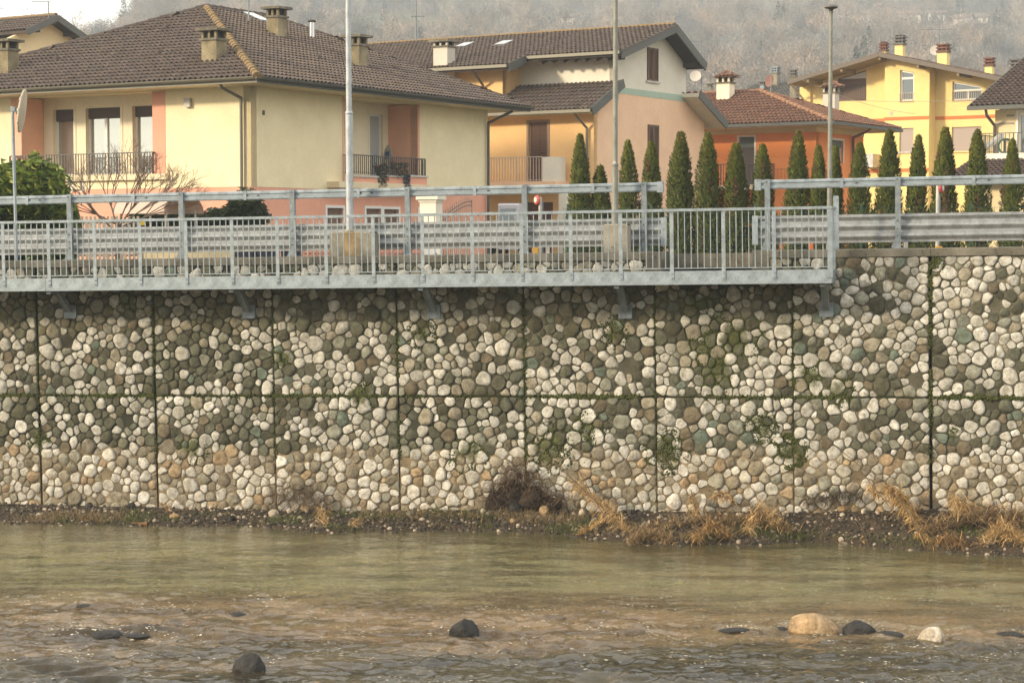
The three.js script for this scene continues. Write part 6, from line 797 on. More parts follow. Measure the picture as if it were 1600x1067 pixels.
function leafMass(name, label, cat, boxes, n, leaf, cols, seed) { // broad-leaved bush: many folded leaves through a lumpy volume, stems inside
  const R = rng(seed), b0 = boxes[0], o = thing(name, label, cat, [b0[0], ROAD - 0.2, b0[2]]), mb = new MB(); mb.color(1, 1, 1); const core = new MB();
  for (let i = 0; i < n; i++) {
    const [cx, cy, cz, rx, ry, rz] = boxes[Math.floor(R() * boxes.length)], a = R() * 6.283, u = R() * 2 - 1, q = Math.sqrt(1 - u * u), lump = 0.72 + 0.55 * fbm(a * 1.6 + cx, u * 3 + cz, seed, 3), k = lump * (0.7 + 0.36 * Math.sqrt(R()));
    const d = V(Math.cos(a) * q, u, Math.sin(a) * q), c = V(cx - b0[0] + d.x * rx * k, cy - (ROAD - 0.2) + d.y * ry * k, cz - b0[2] + d.z * rz * k); if (c.y < 0.03) continue;
    const dir = d.clone().add(V(R() - 0.5, R() * 0.9, R() - 0.5)).normalize(), s = dir.clone().cross(V(R() - 0.5, R() - 0.5, R() - 0.5)).normalize(), nn = s.clone().cross(dir).multiplyScalar(0.2), L = leaf * (0.7 + 0.6 * R()), w = L * 0.24, t = c.clone().addScaledVector(dir, L), m = c.clone().addScaledVector(dir, L * 0.5);
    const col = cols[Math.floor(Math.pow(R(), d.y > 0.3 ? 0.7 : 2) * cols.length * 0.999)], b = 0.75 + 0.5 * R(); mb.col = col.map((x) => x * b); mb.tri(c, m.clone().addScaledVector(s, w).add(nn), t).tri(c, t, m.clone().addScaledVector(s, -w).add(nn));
  }
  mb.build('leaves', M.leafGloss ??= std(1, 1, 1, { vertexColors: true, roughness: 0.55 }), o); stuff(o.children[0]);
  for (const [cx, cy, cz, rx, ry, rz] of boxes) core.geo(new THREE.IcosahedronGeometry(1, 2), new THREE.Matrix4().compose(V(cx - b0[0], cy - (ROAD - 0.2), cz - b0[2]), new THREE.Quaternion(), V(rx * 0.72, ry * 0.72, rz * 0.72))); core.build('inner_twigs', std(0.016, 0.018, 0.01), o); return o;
}
{
  const D = 45, P = (px, py, d = D) => at(px, py, d), box = (px, py, wpx, hpx, dz, d = D) => { const p = P(px, py, d), k = d / FOCAL; return [p.x, p.y, p.z, wpx * k / 2, hpx * k / 2, dz]; };
  const green = [[0.05, 0.085, 0.016], [0.085, 0.14, 0.022], [0.14, 0.2, 0.03], [0.27, 0.3, 0.05]];
  leafMass('laurel_hedge', 'bright green laurel hedge at the far left behind the railing', 'hedge', [box(8, 345, 75, 160, 0.8), box(60, 335, 90, 160, 0.8), box(-50, 340, 90, 160, 0.8), box(86, 360, 60, 120, 0.7), box(30, 330, 70, 130, 0.7)], 15000, 0.085, green, 201);
  const dk = [[0.022, 0.034, 0.012], [0.035, 0.05, 0.016], [0.05, 0.068, 0.022]];
  leafMass('clipped_hedge', 'low dark green hedge below the curved canopy', 'hedge', [box(235, 362, 70, 70, 0.4, 51), box(290, 362, 80, 66, 0.4, 51), box(345, 362, 70, 70, 0.4, 51)], 4200, 0.06, dk, 202);
  leafMass('round_bush', 'small rounded dark bush just right of the curved canopy', 'bush', [box(384, 355, 58, 100, 0.5, 51), box(372, 345, 40, 66, 0.4, 51)], 2800, 0.07, dk, 203);
  // leafless garden shrub
  const R = rng(301), s = P(182, 345, 47), o = thing('bare_shrub', 'wide leafless shrub with fine brown branches before the left loggia', 'shrub', [s.x, ROAD - 0.2, s.z]), mb = new MB(), tw = new MB();
  const grow = (p, d, L, r, lv) => { const e = p.clone().addScaledVector(d, L); (lv < 2 ? mb : tw).tube(p, e, r, r * 0.7, lv < 2 ? 6 : 4); if (lv > 4) return; const n = lv === 0 ? 4 : 2 + (R() < 0.45 ? 1 : 0); for (let i = 0; i < n; i++) { const q = d.clone().add(V((R() - 0.5) * 1.25, (R() - 0.32) * 0.7, (R() - 0.5) * 0.9)).normalize(); grow(p.clone().lerp(e, 0.65 + 0.35 * R()), q, L * (0.62 + 0.22 * R()), r * 0.66, lv + 1); } };
  for (const [dx, dy, L] of [[-0.75, 0.7, 0.75], [-0.3, 1, 0.7], [0.35, 0.85, 0.8], [0.95, 0.6, 0.85], [0.6, 0.9, 0.75], [-0.95, 0.5, 0.6], [1.3, 0.55, 0.9]]) grow(V((R() - 0.5) * 0.1, 0.75 + 0.25 * R(), (R() - 0.5) * 0.2), V(dx, dy, (R() - 0.5) * 0.6).normalize(), L, 0.022, 0);
  mb.tube(V(0, 0, 0), V(0.02, 0.9, 0), 0.06, 0.05, 8); mb.build('stems', std(0.15, 0.11, 0.08), o); stuff(tw.build('twigs', std(0.19, 0.135, 0.095), o));
  // curved canopy on brackets
  const c0 = at(258, 334, 49), cn = thing('barrel_canopy', 'pinkish brown curved canopy over the garden gate, before the cream house', 'canopy', [c0.x, c0.y, c0.z]); cn.rotation.y = -0.62;
  const hw = 0.66, rise = 0.5, len = 1.15, arc = [], N = 14; for (let i = 0; i <= N; i++) { const t = i / N * Math.PI; arc.push([Math.sin(t) * rise, -Math.cos(t) * hw]); } const ca = new MB(); ca.loft([...arc, ...arc.slice().reverse().map(([y, z]) => [y * 0.95, z * 0.97])], -len, len * 0.55, 1); ca.build('canopy_sheet', new THREE.MeshPhysicalMaterial({ color: new THREE.Color().setRGB(0.66, 0.49, 0.39), roughness: 0.5, side: THREE.DoubleSide, transmission: 0.25, thickness: 0 }), cn);
  const fr = new MB(); for (const x of [-len, len * 0.55]) for (let i = 0; i < N; i++) fr.bar(V(x, arc[i][0], arc[i][1]), V(x, arc[i + 1][0], arc[i + 1][1]), 0.03, 0.03); fr.build('arched_frame', std(0.30, 0.22, 0.18), cn); for (const [x, z] of [[len * 0.45, 0.5], [-len * 0.9, 0.5], [-len * 0.9, -0.5], [len * 0.45, -0.5]]) new MB().tube(V(x, -(c0.y - ROAD + 0.2), z), V(x, 0.1, z), 0.03, 0.03, 8).build('leg', std(0.4, 0.36, 0.33), cn);
  const ys = at(222, 348, 47.5), yo = thing('yellow_plate', 'small yellow plate on a stake left under the canopy', 'sign', [ys.x, ys.y, ys.z]); new MB().box(-0.06, 0.06, -0.06, 0.06, -0.005, 0.005).build('plate', std(0.7, 0.48, 0.02), yo); new MB().box(-0.012, 0.012, -(ys.y - ROAD + 0.2), -0.06, -0.01, 0.01).build('stake', M.iron, yo);
  // garden fences and walls
  const fence = (name, label, pa, pb, d, pyTop, pyBot, step, wd, mat, cat = 'fence') => { const a = at(pa, pyBot, d), b = at(pb, pyBot, d), k = d / FOCAL, f = thing(name, label, cat, [a.x, ROAD - 0.2, a.z]), L = b.x - a.x, H = at(pa, pyTop, d).y - ROAD + 0.2, n = Math.round(L / step); for (let i = 0; i <= n; i++) new MB().box(i * step - wd / 2, i * step + wd / 2, 0.12, H, -0.012, 0.012).build('picket', mat, f); for (const y of [0.22, H - 0.18]) new MB().box(-wd / 2, L + wd, y, y + 0.05, -0.045, -0.013).build('rail', mat, f); return f; };
  fence('picket_fence', 'pale cream picket fence below the leafless shrub', 108, 216, 48.5, 338, 402, 0.105, 0.06, std(0.55, 0.47, 0.36, { map: T.wood }));
  fence('picket_fence', 'salmon picket fence behind the wide stained plinth', 474, 656, 53, 380, 402, 0.12, 0.06, std(0.60, 0.30, 0.22, { map: T.wood }));
  { const a = at(217, 402, 48), b = at(364, 402, 48), wl = thing('garden_wall', 'low cream garden wall under the curved canopy', 'wall', [a.x, ROAD - 0.2, a.z]); new MB().box(0, b.x - a.x, 0, at(217, 389, 48).y - ROAD + 0.2, -0.2, 0).build('wall', M.paleTan, wl); new MB().box(-0.03, b.x - a.x + 0.03, at(217, 389, 48).y - ROAD + 0.201, at(217, 387, 48).y - ROAD + 0.2, -0.23, 0.03).build('coping', M.concretePale, wl); }
  [[366, 399], [402, 436], [439, 472]].forEach(([pa, pb], i) => { const d = 50, a = at(pa, 402, d), b = at(pb, 402, d), w = b.x - a.x, bn = thing('waste_bin', ['dark navy container beside the end of the cream garden wall', 'dark navy container between the other two under the beam', 'dark navy container beside the salmon pickets'][i], 'container', [(a.x + b.x) / 2, ROAD - 0.2, a.z], 0, 'dark navy containers under the guardrail beam'); const nv = std(0.025, 0.03, 0.05, { roughness: 0.5 }); new MB().prism([V(-w * 0.42, 0.08, 0.3), V(w * 0.42, 0.08, 0.3), V(w / 2, 0.82, 0.36), V(-w / 2, 0.82, 0.36)], V(0, 0, -0.68)).build('body', nv, bn); new MB().box(-w / 2 - 0.02, w / 2 + 0.02, 0.821, 0.88, -0.38, 0.4).build('lid', nv, bn); for (const s of [-1, 1]) new MB().geo(new THREE.CylinderGeometry(0.09, 0.09, 0.05, 14), new THREE.Matrix4().makeRotationZ(Math.PI / 2).setPosition(s * w * 0.4, 0.09, -0.3)).build('wheel', M.black, bn); });
  // gate pier, wrought-iron gate, meter box
  const gd = 57, gp = at(673.5, 402, gd), pier = thing('gate_pier', 'white gate pier with moulded cap beside the wrought-iron gate', 'gate pier', [gp.x, ROAD - 0.2, gp.z]), ph = at(673, 305, gd).y - ROAD + 0.2, pw = 27 * gd / FOCAL / 2; pier.rotation.y = -0.35; new MB().box(-pw, pw, 0, ph - 0.2, -pw, pw).build('pier_shaft', M.whiteWall, pier); new MB().box(-pw * 1.12, pw * 1.12, ph - 0.2, ph - 0.13, -pw * 1.12, pw * 1.12).box(-pw * 1.35, pw * 1.35, ph - 0.129, ph, -pw * 1.35, pw * 1.35).build('pier_cap', M.whiteWall, pier);
  const ga = at(690, 400, gd + 0.3), gb = at(736, 400, gd + 1.6), gate = thing('iron_gate', 'wrought-iron gate with spear tips rising in a curve to the right', 'gate', [ga.x, ROAD - 0.2, ga.z]), GL = Math.hypot(gb.x - ga.x, gb.z - ga.z); gate.rotation.y = Math.atan2(ga.z - gb.z, gb.x - ga.x); const gy = (py) => at(700, py, gd).y - ROAD + 0.2, curve = (u) => lerp(gy(338), gy(313), Math.pow(Math.sin(u * Math.PI / 2), 1.3) * (u < 0.99 ? 1 : 1)), rails = new MB();
  for (let i = 0; i < 12; i++) for (const dy of [0, -0.11]) rails.bar(V(GL * i / 12, curve(i / 12) + dy, 0), V(GL * (i + 1) / 12, curve((i + 1) / 12) + dy, 0), 0.035, 0.035); rails.bar(V(0, 0.15, 0), V(GL, 0.15, 0), 0.04).bar(V(0, 0.1, 0), V(0, curve(0) + 0.1, 0), 0.05).bar(V(GL, 0.1, 0), V(GL, curve(1) + 0.05, 0), 0.05); rails.build('gate_frame', std(0.22, 0.16, 0.13, { roughness: 0.7 }), gate); for (let i = 1; i < 14; i++) { const u = i / 14, y = curve(u); new MB().tube(V(GL * u, 0.15, 0), V(GL * u, y + 0.06, 0), 0.011, 0.011, 6).tube(V(GL * u, y + 0.06, 0), V(GL * u, y + 0.17, 0), 0.022, 0.001, 6).build('spear_bar', std(0.22, 0.16, 0.13, { roughness: 0.7 }), gate); }
  const mx = at(675, 403, 44), mt = thing('meter_box', 'small white utility box with dark lock under the beam', 'utility box', [mx.x, ROAD - 0.1, mx.z]); new MB().box(-0.17, 0.17, 0, at(675, 387, 44).y - ROAD + 0.1, -0.12, 0.12).build('cabinet', M.whitePaint, mt); new MB().box(0.06, 0.1, 0.16, 0.24, 0.121, 0.135).build('lock', M.black, mt); new MB().box(-0.18, 0.18, at(675, 387, 44).y - ROAD + 0.101, at(675, 386, 44).y - ROAD + 0.1, -0.13, 0.13).build('lid', M.white, mt);
  // vans parked in the drive
  const van = (label, px, d, pyTop, wpx, yaw, paint, hl) => { const b = at(px, 400, d), base = ROAD - 0.25, v = thing('parked_van', label, 'van', [b.x, base, b.z], yaw), H = at(px, pyTop, d).y - base, Lh = 2.2, w = 0.92;
    const prof = [[-Lh, 0.35], [-Lh, H * 0.62], [-Lh + 0.12, H - 0.06], [-Lh + 0.3, H], [Lh - 1.35, H], [Lh - 1.1, H - 0.08], [Lh - 0.62, H * 0.58], [Lh - 0.1, H * 0.5], [Lh, H * 0.36], [Lh, 0.35]], sh = new THREE.Shape(prof.map(([a, c]) => new THREE.Vector2(a, c))); for (const x of [-1.35, 1.4]) { const p = new THREE.Path(); p.absarc(x, 0.36, 0.0001, 0, 6.28); } const bd = new MB().geo(new THREE.ExtrudeGeometry(sh, { depth: 2 * w - 0.12, bevelEnabled: true, bevelSize: 0.06, bevelThickness: 0.06, bevelSegments: 2 }).translate(0, 0, -w + 0.06)).build('body', paint, v);
    const gl = (pts, name) => { for (const s of [1, -1]) new MB().prism(pts.map(([a, c]) => V(a, c, s * (w + 0.002))), V(0, 0, s * 0.008)).build(name, M.glassDim, v); }; gl([[Lh - 1.45, H * 0.6], [Lh - 0.78, H * 0.6], [Lh - 1.16, H - 0.16], [Lh - 1.45, H - 0.14]], 'side_window'); gl([[-0.6, H * 0.6], [Lh - 1.55, H * 0.6], [Lh - 1.55, H - 0.14], [-0.6, H - 0.14]], 'side_window');
    new MB().prism([V(Lh - 0.57, H * 0.62, -w * 0.85), V(Lh - 0.57, H * 0.62, w * 0.85), V(Lh - 1.03, H - 0.1, w * 0.8), V(Lh - 1.03, H - 0.1, -w * 0.8)], V(0.02, 0.012, 0)).build('windscreen', M.glassDim, v); new MB().prism([V(-Lh - 0.062, H * 0.62, -w * 0.8), V(-Lh - 0.062, H * 0.62, w * 0.8), V(-Lh + 0.05, H - 0.14, w * 0.75), V(-Lh + 0.05, H - 0.14, -w * 0.75)], V(-0.012, 0, 0)).build('rear_window', M.glassDim, v);
    for (const x of [-1.35, 1.4]) for (const s of [-1, 1]) { const wh = new MB().geo(new THREE.CylinderGeometry(0.33, 0.33, 0.2, 22), new THREE.Matrix4().makeRotationX(Math.PI / 2).setPosition(x, 0.33, s * (w - 0.05))).build('wheel', M.black, v); new MB().geo(new THREE.CylinderGeometry(0.2, 0.2, 0.02, 18), new THREE.Matrix4().makeRotationX(Math.PI / 2).setPosition(x, 0.33, s * (w + 0.06))).build('rim', M.steel, wh); }
    for (const s of [-1, 1]) { new MB().box(Lh + 0.03, Lh + 0.065, H * 0.37, H * 0.45, s * 0.66 - 0.14, s * 0.66 + 0.14).build('headlight', M.whitePaint, v); new MB().box(-Lh - 0.068, -Lh - 0.05, H * 0.4, H * 0.56, s * 0.78 - 0.07, s * 0.78 + 0.07).build('tail_light', std(0.35, 0.03, 0.02), v); } return v; };
  van('silver van with dark windows half hidden behind the cream house corner', 697, 76.5, 318, 60, -0.35, std(0.45, 0.45, 0.46, { metalness: 0.4, roughness: 0.35 }));
  const v2 = van('small pale lilac grey van parked before the orange wall', 802, 74, 321, 40, 1.42, std(0.62, 0.62, 0.68, { roughness: 0.35 })); v2.scale.set(0.6, 1, 0.42);
  // green wire fence along the cypresses
  const wf = (label, pa, pb) => { const z = -7.6, a = W.front(pa, 390, z), b = W.front(pb, 390, z), A = W.world(a.x, a.y, z), B = W.world(b.x, b.y, z), f = thing('wire_fence', label, 'fence', [A.x, ROAD - 0.2, A.z], -W.th), L = Math.hypot(B.x - A.x, B.z - A.z), H = at(1400, 324, -A.z).y - ROAD + 0.2, gm = std(0.03, 0.075, 0.045, { roughness: 0.6 }), m = new MB(); for (let x = 0; x < L; x += 0.1) m.box(x - 0.0028, x + 0.0028, 0.02, H, -0.0028, 0.0028); for (let y = 0.02; y <= H + 0.01; y += 0.1) m.box(0, L, y - 0.0028, y + 0.0028, 0.003, 0.0085); stuff(m.build('wire_mesh', gm, f)); for (let x = 0.1; x < L; x += 2.3) new MB().box(x - 0.022, x + 0.022, 0, H + 0.06, -0.05, -0.006).box(x - 0.026, x + 0.026, H + 0.061, H + 0.075, -0.054, -0.002).build('fence_post', gm, f); return f; };
  wf('green wire mesh fence in front of the cypresses on the right', 1010, 1680); wf('green wire mesh fence in front of the first cypresses left of the opening', 880, 1006);
  // overhead wires to the yellow house
  [[1180, 146, 1565, 153, 'thin pale overhead wire crossing the yellow house at window sill height'], [1240, 118, 1430, 178, 'thin overhead wire slanting down across the yellow house']].forEach(([x0, y0, x1, y1, label]) => { const a = at(x0, y0, 100), b = at(x1, y1, 103), w = thing('overhead_wire', label, 'wire', [a.x, a.y, a.z]), m = new MB(), e = b.clone().sub(a), n = 14; for (let i = 0; i < n; i++) { const P = (t) => e.clone().multiplyScalar(t).add(V(0, -0.28 * 4 * t * (1 - t), 0)); m.tube(P(i / n), P((i + 1) / n), 0.012, 0.012, 5); } m.build('cable', std(0.4, 0.36, 0.28), w); });
}
// ================================================================ THE RIVERSIDE: boulders, bank stones, flood debris
function boulder(seed, rx, ry, rz, rough = 0.35) { const g = mergeVertices(new THREE.IcosahedronGeometry(1, 9).deleteAttribute('uv').deleteAttribute('normal')), p = g.attributes.position; const R = rng(seed), cuts = []; for (let k = 0; k < 6; k++) cuts.push([V(R() - 0.5, R() - 0.3, R() - 0.5).normalize(), 0.72 + 0.2 * R()]); for (let i = 0; i < p.count; i++) { const v = V(p.getX(i), p.getY(i), p.getZ(i)); v.multiplyScalar(1 + rough * (fbm(v.x * 1.4 + seed, v.y * 1.4 + v.z * 1.7, seed, 4) - 0.5)); for (const [n, d] of cuts) { const e = v.dot(n) - d; if (e > 0) v.addScaledVector(n, -e * 0.75); } v.multiplyScalar(1 + 0.06 * (fbm(v.x * 7, v.y * 7 + v.z * 9, seed + 3, 3) - 0.5)); p.setXYZ(i, v.x * rx, v.y * ry, v.z * rz); } g.computeVertexNormals(); g.setAttribute('uv', new THREE.BufferAttribute(boxUV(p.array, g.attributes.normal.array), 2)); return g; }
const rockM = { tan: std(0.52, 0.36, 0.20, { map: T.stone, bumpMap: T.stoneBump, bumpScale: 0.02 }), black: std(0.026, 0.024, 0.021, { map: T.stone, roughness: 0.75, bumpMap: T.stoneBump, bumpScale: 0.02 }), white: std(0.66, 0.58, 0.47, { map: T.stone, bumpMap: T.stoneBump, bumpScale: 0.02 }), grey: std(0.24, 0.22, 0.18, { map: T.stone, bumpMap: T.stoneBump, bumpScale: 0.02 }), brown: std(0.15, 0.115, 0.075, { map: T.stone, roughness: 0.6, bumpMap: T.stoneBump, bumpScale: 0.02 }) };
[[1270, 986, 78, 27, 'tan', 'large golden tan boulder in the river, biggest of the rocks'], [1343, 990, 46, 20, 'black', 'dark wet rock just right of the tan boulder'], [1221, 986, 20, 9, 'black', 'small black rock touching the left side of the tan boulder'], [1392, 994, 44, 9, 'black', 'flat dark rock between the tan boulder and the white rock'], [1455, 1001, 38, 22, 'white', 'pointed whitish rock in the river at the right'], [1578, 994, 40, 9, 'black', 'flat dark rock at the right edge of the riffle'], [725, 992, 44, 25, 'black', 'round dark rock sunlit on its left, in mid river'], [389, 1048, 50, 27, 'black', 'dark rounded rock nearest the camera, lower left'], [168, 994, 46, 11, 'black', 'dark rock with a pale shoulder in the left riffle'], [108, 992, 28, 5, 'black', 'low dark rock left of the pale-shouldered rock'], [133, 949, 26, 6, 'black', 'small dark rock highest up the left riffle'], [213, 994, 40, 5, 'black', 'flat dark rock right of the pale-shouldered rock'], [197, 985, 24, 10, 'tan', 'small tan rock behind the pale-shouldered rock'], [252, 957, 28, 5, 'black', 'flat grey rock in the upper left riffle'], [372, 962, 26, 6, 'black', 'flat grey rock with foam, right of the upper left riffle'], [985, 991, 46, 10, 'brown', 'flat brown rock awash left of the boulders'], [1147, 986, 44, 5, 'black', 'thin dark rock awash left of the small black rock'], [865, 966, 36, 5, 'brown', 'flat dark rock awash right of the round dark rock']].forEach(([px, py, w, h, mat, label], i) => {
  const p = onLevel(px, py, 0.0), k = -p.z / FOCAL, rx = w * k / 2, hh = h * k; const o = thing('river_rock', label, 'rock', [p.x, 0, p.z], 0, 'rocks standing in the river'); const g = boulder(700 + i, rx * 1.12, hh * (h < 12 ? 0.75 : 1.0), Math.max(rx * 0.8, hh * 0.6)); const m = mesh('rock', g, rockM[mat], o); m.position.y = 0.01; m.rotation.y = hash(i, 4) * 0.6 - 0.3;
});
{ // stones lying on the bank, each its own thing; the fine shingle is one mass
  const list = [[107 + 320, 807, 20, 12, 'white', 'pale stone beside the brown twig heap'], [452, 801, 10, 8, 'white', 'small pale stone left in the twig heap'], [272, 808, 16, 6, 'tan', 'flat tan stone at the water edge, left'], [362, 812, 14, 8, 'black', 'dark wet stone at the water edge left of the twig heap'], [670, 797, 11, 8, 'white', 'pale stone near the foot of the wall, mid left'], [755, 802, 12, 8, 'white', 'pale stone left of the dark earth lump'], [806, 800, 24, 16, 'black', 'dark bluish stone below the earth lump'], [838, 790, 22, 16, 'brown', 'brown stone leaning on the earth lump'], [822, 797, 20, 14, 'grey', 'grey stone between the two dark stones'], [850, 806, 16, 16, 'tan', 'rounded tan stone right of the earth lump'], [801, 817, 12, 8, 'tan', 'small tan stone near the water below the earth lump'], [910, 806, 14, 12, 'white', 'pale stone left of the straw-hung branch'], [924, 802, 9, 7, 'white', 'small pale stone beside the straw-hung branch'], [1318, 798, 22, 9, 'tan', 'flat tan stone on the shingle, right'], [1317, 806, 10, 6, 'white', 'white pebble stone below the flat tan stone'], [1350, 802, 8, 8, 'white', 'small pale stone right of the flat tan stone'], [1315, 846, 11, 8, 'white', 'white stone in the water at the shore, right'], [1155, 806, 11, 6, 'white', 'white stone among straw, right of the rag'], [1135, 806, 8, 6, 'white', 'small white stone beside the rag'], [1545, 790, 22, 12, 'white', 'pale stone at the foot of the wall, far right'], [1075, 818, 14, 12, 'grey', 'grey stone below the rag'], [1007, 827, 12, 12, 'grey', 'grey stone at the foot of the straw branch'], [640, 806, 14, 8, 'grey', 'grey stone on the mossy strip'], [20, 800, 12, 7, 'grey', 'grey stone at far left of the bank'], [60, 806, 10, 6, 'white', 'pale pebble stone at the left of the bank'], [205, 794, 13, 10, 'black', 'dark stone at the foot of the wall, left'], [140, 794, 12, 10, 'black', 'black stone at the foot of the wall, far left'], [330, 795, 9, 7, 'white', 'white stone at the foot of the wall, left of the twig heap']];
  list.forEach(([px, py, w, h, mat, label], i) => {
    let lo = 0, best = null; for (let t = 5; t > WALL; t -= 0.02) { const q = W.front(px, py, t), wp = W.world(q.x, q.y, t), [s] = toW(wp); if (wp.y <= Math.max(bankY(s, t), 0)) { best = wp; break; } best = wp; }
    const k = -best.z / FOCAL, o = thing('bank_stone', label, 'stone', [best.x, best.y - 0.01, best.z], 0, 'loose stones on the river bank'); const m = mesh('stone', boulder(800 + i, w * k / 2, h * k * 0.62, w * k * 0.42, 0.25), rockM[mat], o); m.position.y = h * k * 0.42; m.rotation.y = hash(i, 9) * 3;
  });
  const R = rng(61), g = new THREE.IcosahedronGeometry(1, 1), n = 11000, m = new THREE.Matrix4(), q = new THREE.Quaternion(), e = new THREE.Euler(), c = new THREE.Color(), spots = [];
  for (let i = 0; i < n; i++) { const s = lerp(-13, 13, R()), t = lerp(WALL + 0.02, shore(s) + 0.25, R()), y = bankY(s, t); if (y < -0.05) continue; const p = fromW(s, y, t), r = 0.008 + 0.035 * Math.pow(R(), 3.5); spots.push([p, r]); }
  const im = new THREE.InstancedMesh(g, std(1, 1, 1, { map: T.stone, roughness: 0.8 }), spots.length);
  spots.forEach(([p, r], i) => { p.y += r * 0.3; im.setMatrixAt(i, m.compose(p, q.setFromEuler(e.set(R() * 6, R() * 6, 0)), V(r * (1 + 0.5 * R()), r * 0.75, r))); const k = R(), b = 0.6 + 0.8 * R(); im.setColorAt(i, k < 0.14 ? c.setRGB(0.46 * b, 0.38 * b, 0.30 * b) : k < 0.3 ? c.setRGB(0.17 * b, 0.14 * b, 0.10 * b) : c.setRGB(0.065 * b, 0.053 * b, 0.038 * b)); });
  im.name = 'shingle'; im.castShadow = im.receiveShadow = true; scene.add(im); tag(im, 'dark wet shingle and fine gravel along the foot of the wall', 'gravel', null, 'stuff');
}
function onBank(px, py) { let best = null; for (let t = 5; t > WALL; t -= 0.02) { const q = W.front(px, py, t), wp = W.world(q.x, q.y, t), [s] = toW(wp); best = wp; if (wp.y <= Math.max(bankY(s, t), 0)) break; } return best; }
function strand(mb, p, d, L, w, droop, R) { // a narrow bent blade
  let a = p.clone(), dir = d.clone(); const n = 3, s = V(R() - 0.5, 0, R() - 0.5).normalize().multiplyScalar(w); for (let k = 0; k < n; k++) { const b = a.clone().addScaledVector(dir, L / n), f = 1 - (k + 1) / n * 0.7, g = 1 - k / n * 0.7; mb.quad(a.clone().addScaledVector(s, g), b.clone().addScaledVector(s, f), b.clone().addScaledVector(s, -f), a.clone().addScaledVector(s, -g)); dir = dir.clone().add(V((R() - 0.5) * 0.5, -droop, (R() - 0.5) * 0.5)).normalize(); a = b; }
}
const strawM = std(1, 1, 1, { vertexColors: true, roughness: 0.9 });
function debris(name, label, cat, path, o) { // flood debris: blades caught on a line of points, with a few sticks
  const { n = 300, spread = 0.12, len = 0.3, cols = [[0.54, 0.35, 0.14], [0.44, 0.28, 0.11], [0.66, 0.46, 0.22], [0.22, 0.135, 0.06]], droop = 0.4, seed = 1, sticks = [], up = -0.6, w = 0.0062, round = 1, anchors = Math.round(6 + 14 * hash(seed, 3)) } = o, R = rng(seed), org = path[0].clone(), t = thing(name, label, cat, org.toArray()), mb = new MB(); mb.color(1, 1, 1);
  for (let i = 0; i < n * 1.5; i++) { const u = (Math.floor(R() * anchors) + 0.45 * (R() + R() - 1) + 0.5) / anchors * (path.length - 1) * 0.999, k = clamp(Math.floor(u), 0, path.length - 2), p = path[k].clone().lerp(path[k + 1], u - k).sub(org).add(V((R() + R() - 1) * spread, (R() + R() - 1) * spread * 0.7 * round, (R() + R() - 1) * spread)); if (p.y + org.y < 0.0) p.y = -org.y + 0.02 * R(); const b = 0.65 + 0.7 * R(), c = cols[Math.floor(R() * cols.length)]; mb.col = [c[0] * b, c[1] * b, c[2] * b]; strand(mb, p, V((R() - 0.5) * 1.7, up + R() * 1.0, (R() - 0.5) * 1.2).normalize(), len * (0.25 + 1.1 * R() * R() + 0.3 * R()), w * (0.6 + 0.9 * R()), droop, R); }
  stuff(mb.build(o.part ?? 'straw', strawM, t)); if (sticks.length) { for (const [a, b, r] of sticks) { const q0 = a.clone().sub(org), q1 = b.clone().sub(org), mid = q0.clone().lerp(q1, 0.5).add(V((R() - 0.5) * 0.08, (R() - 0.5) * 0.08, 0)); new MB().tube(q0, mid, r, r * 0.8, 6).tube(mid, q1, r * 0.8, r * 0.4, 6).build('stick', std(0.15, 0.105, 0.065, { map: T.wood }), t); } }
  return t;
}
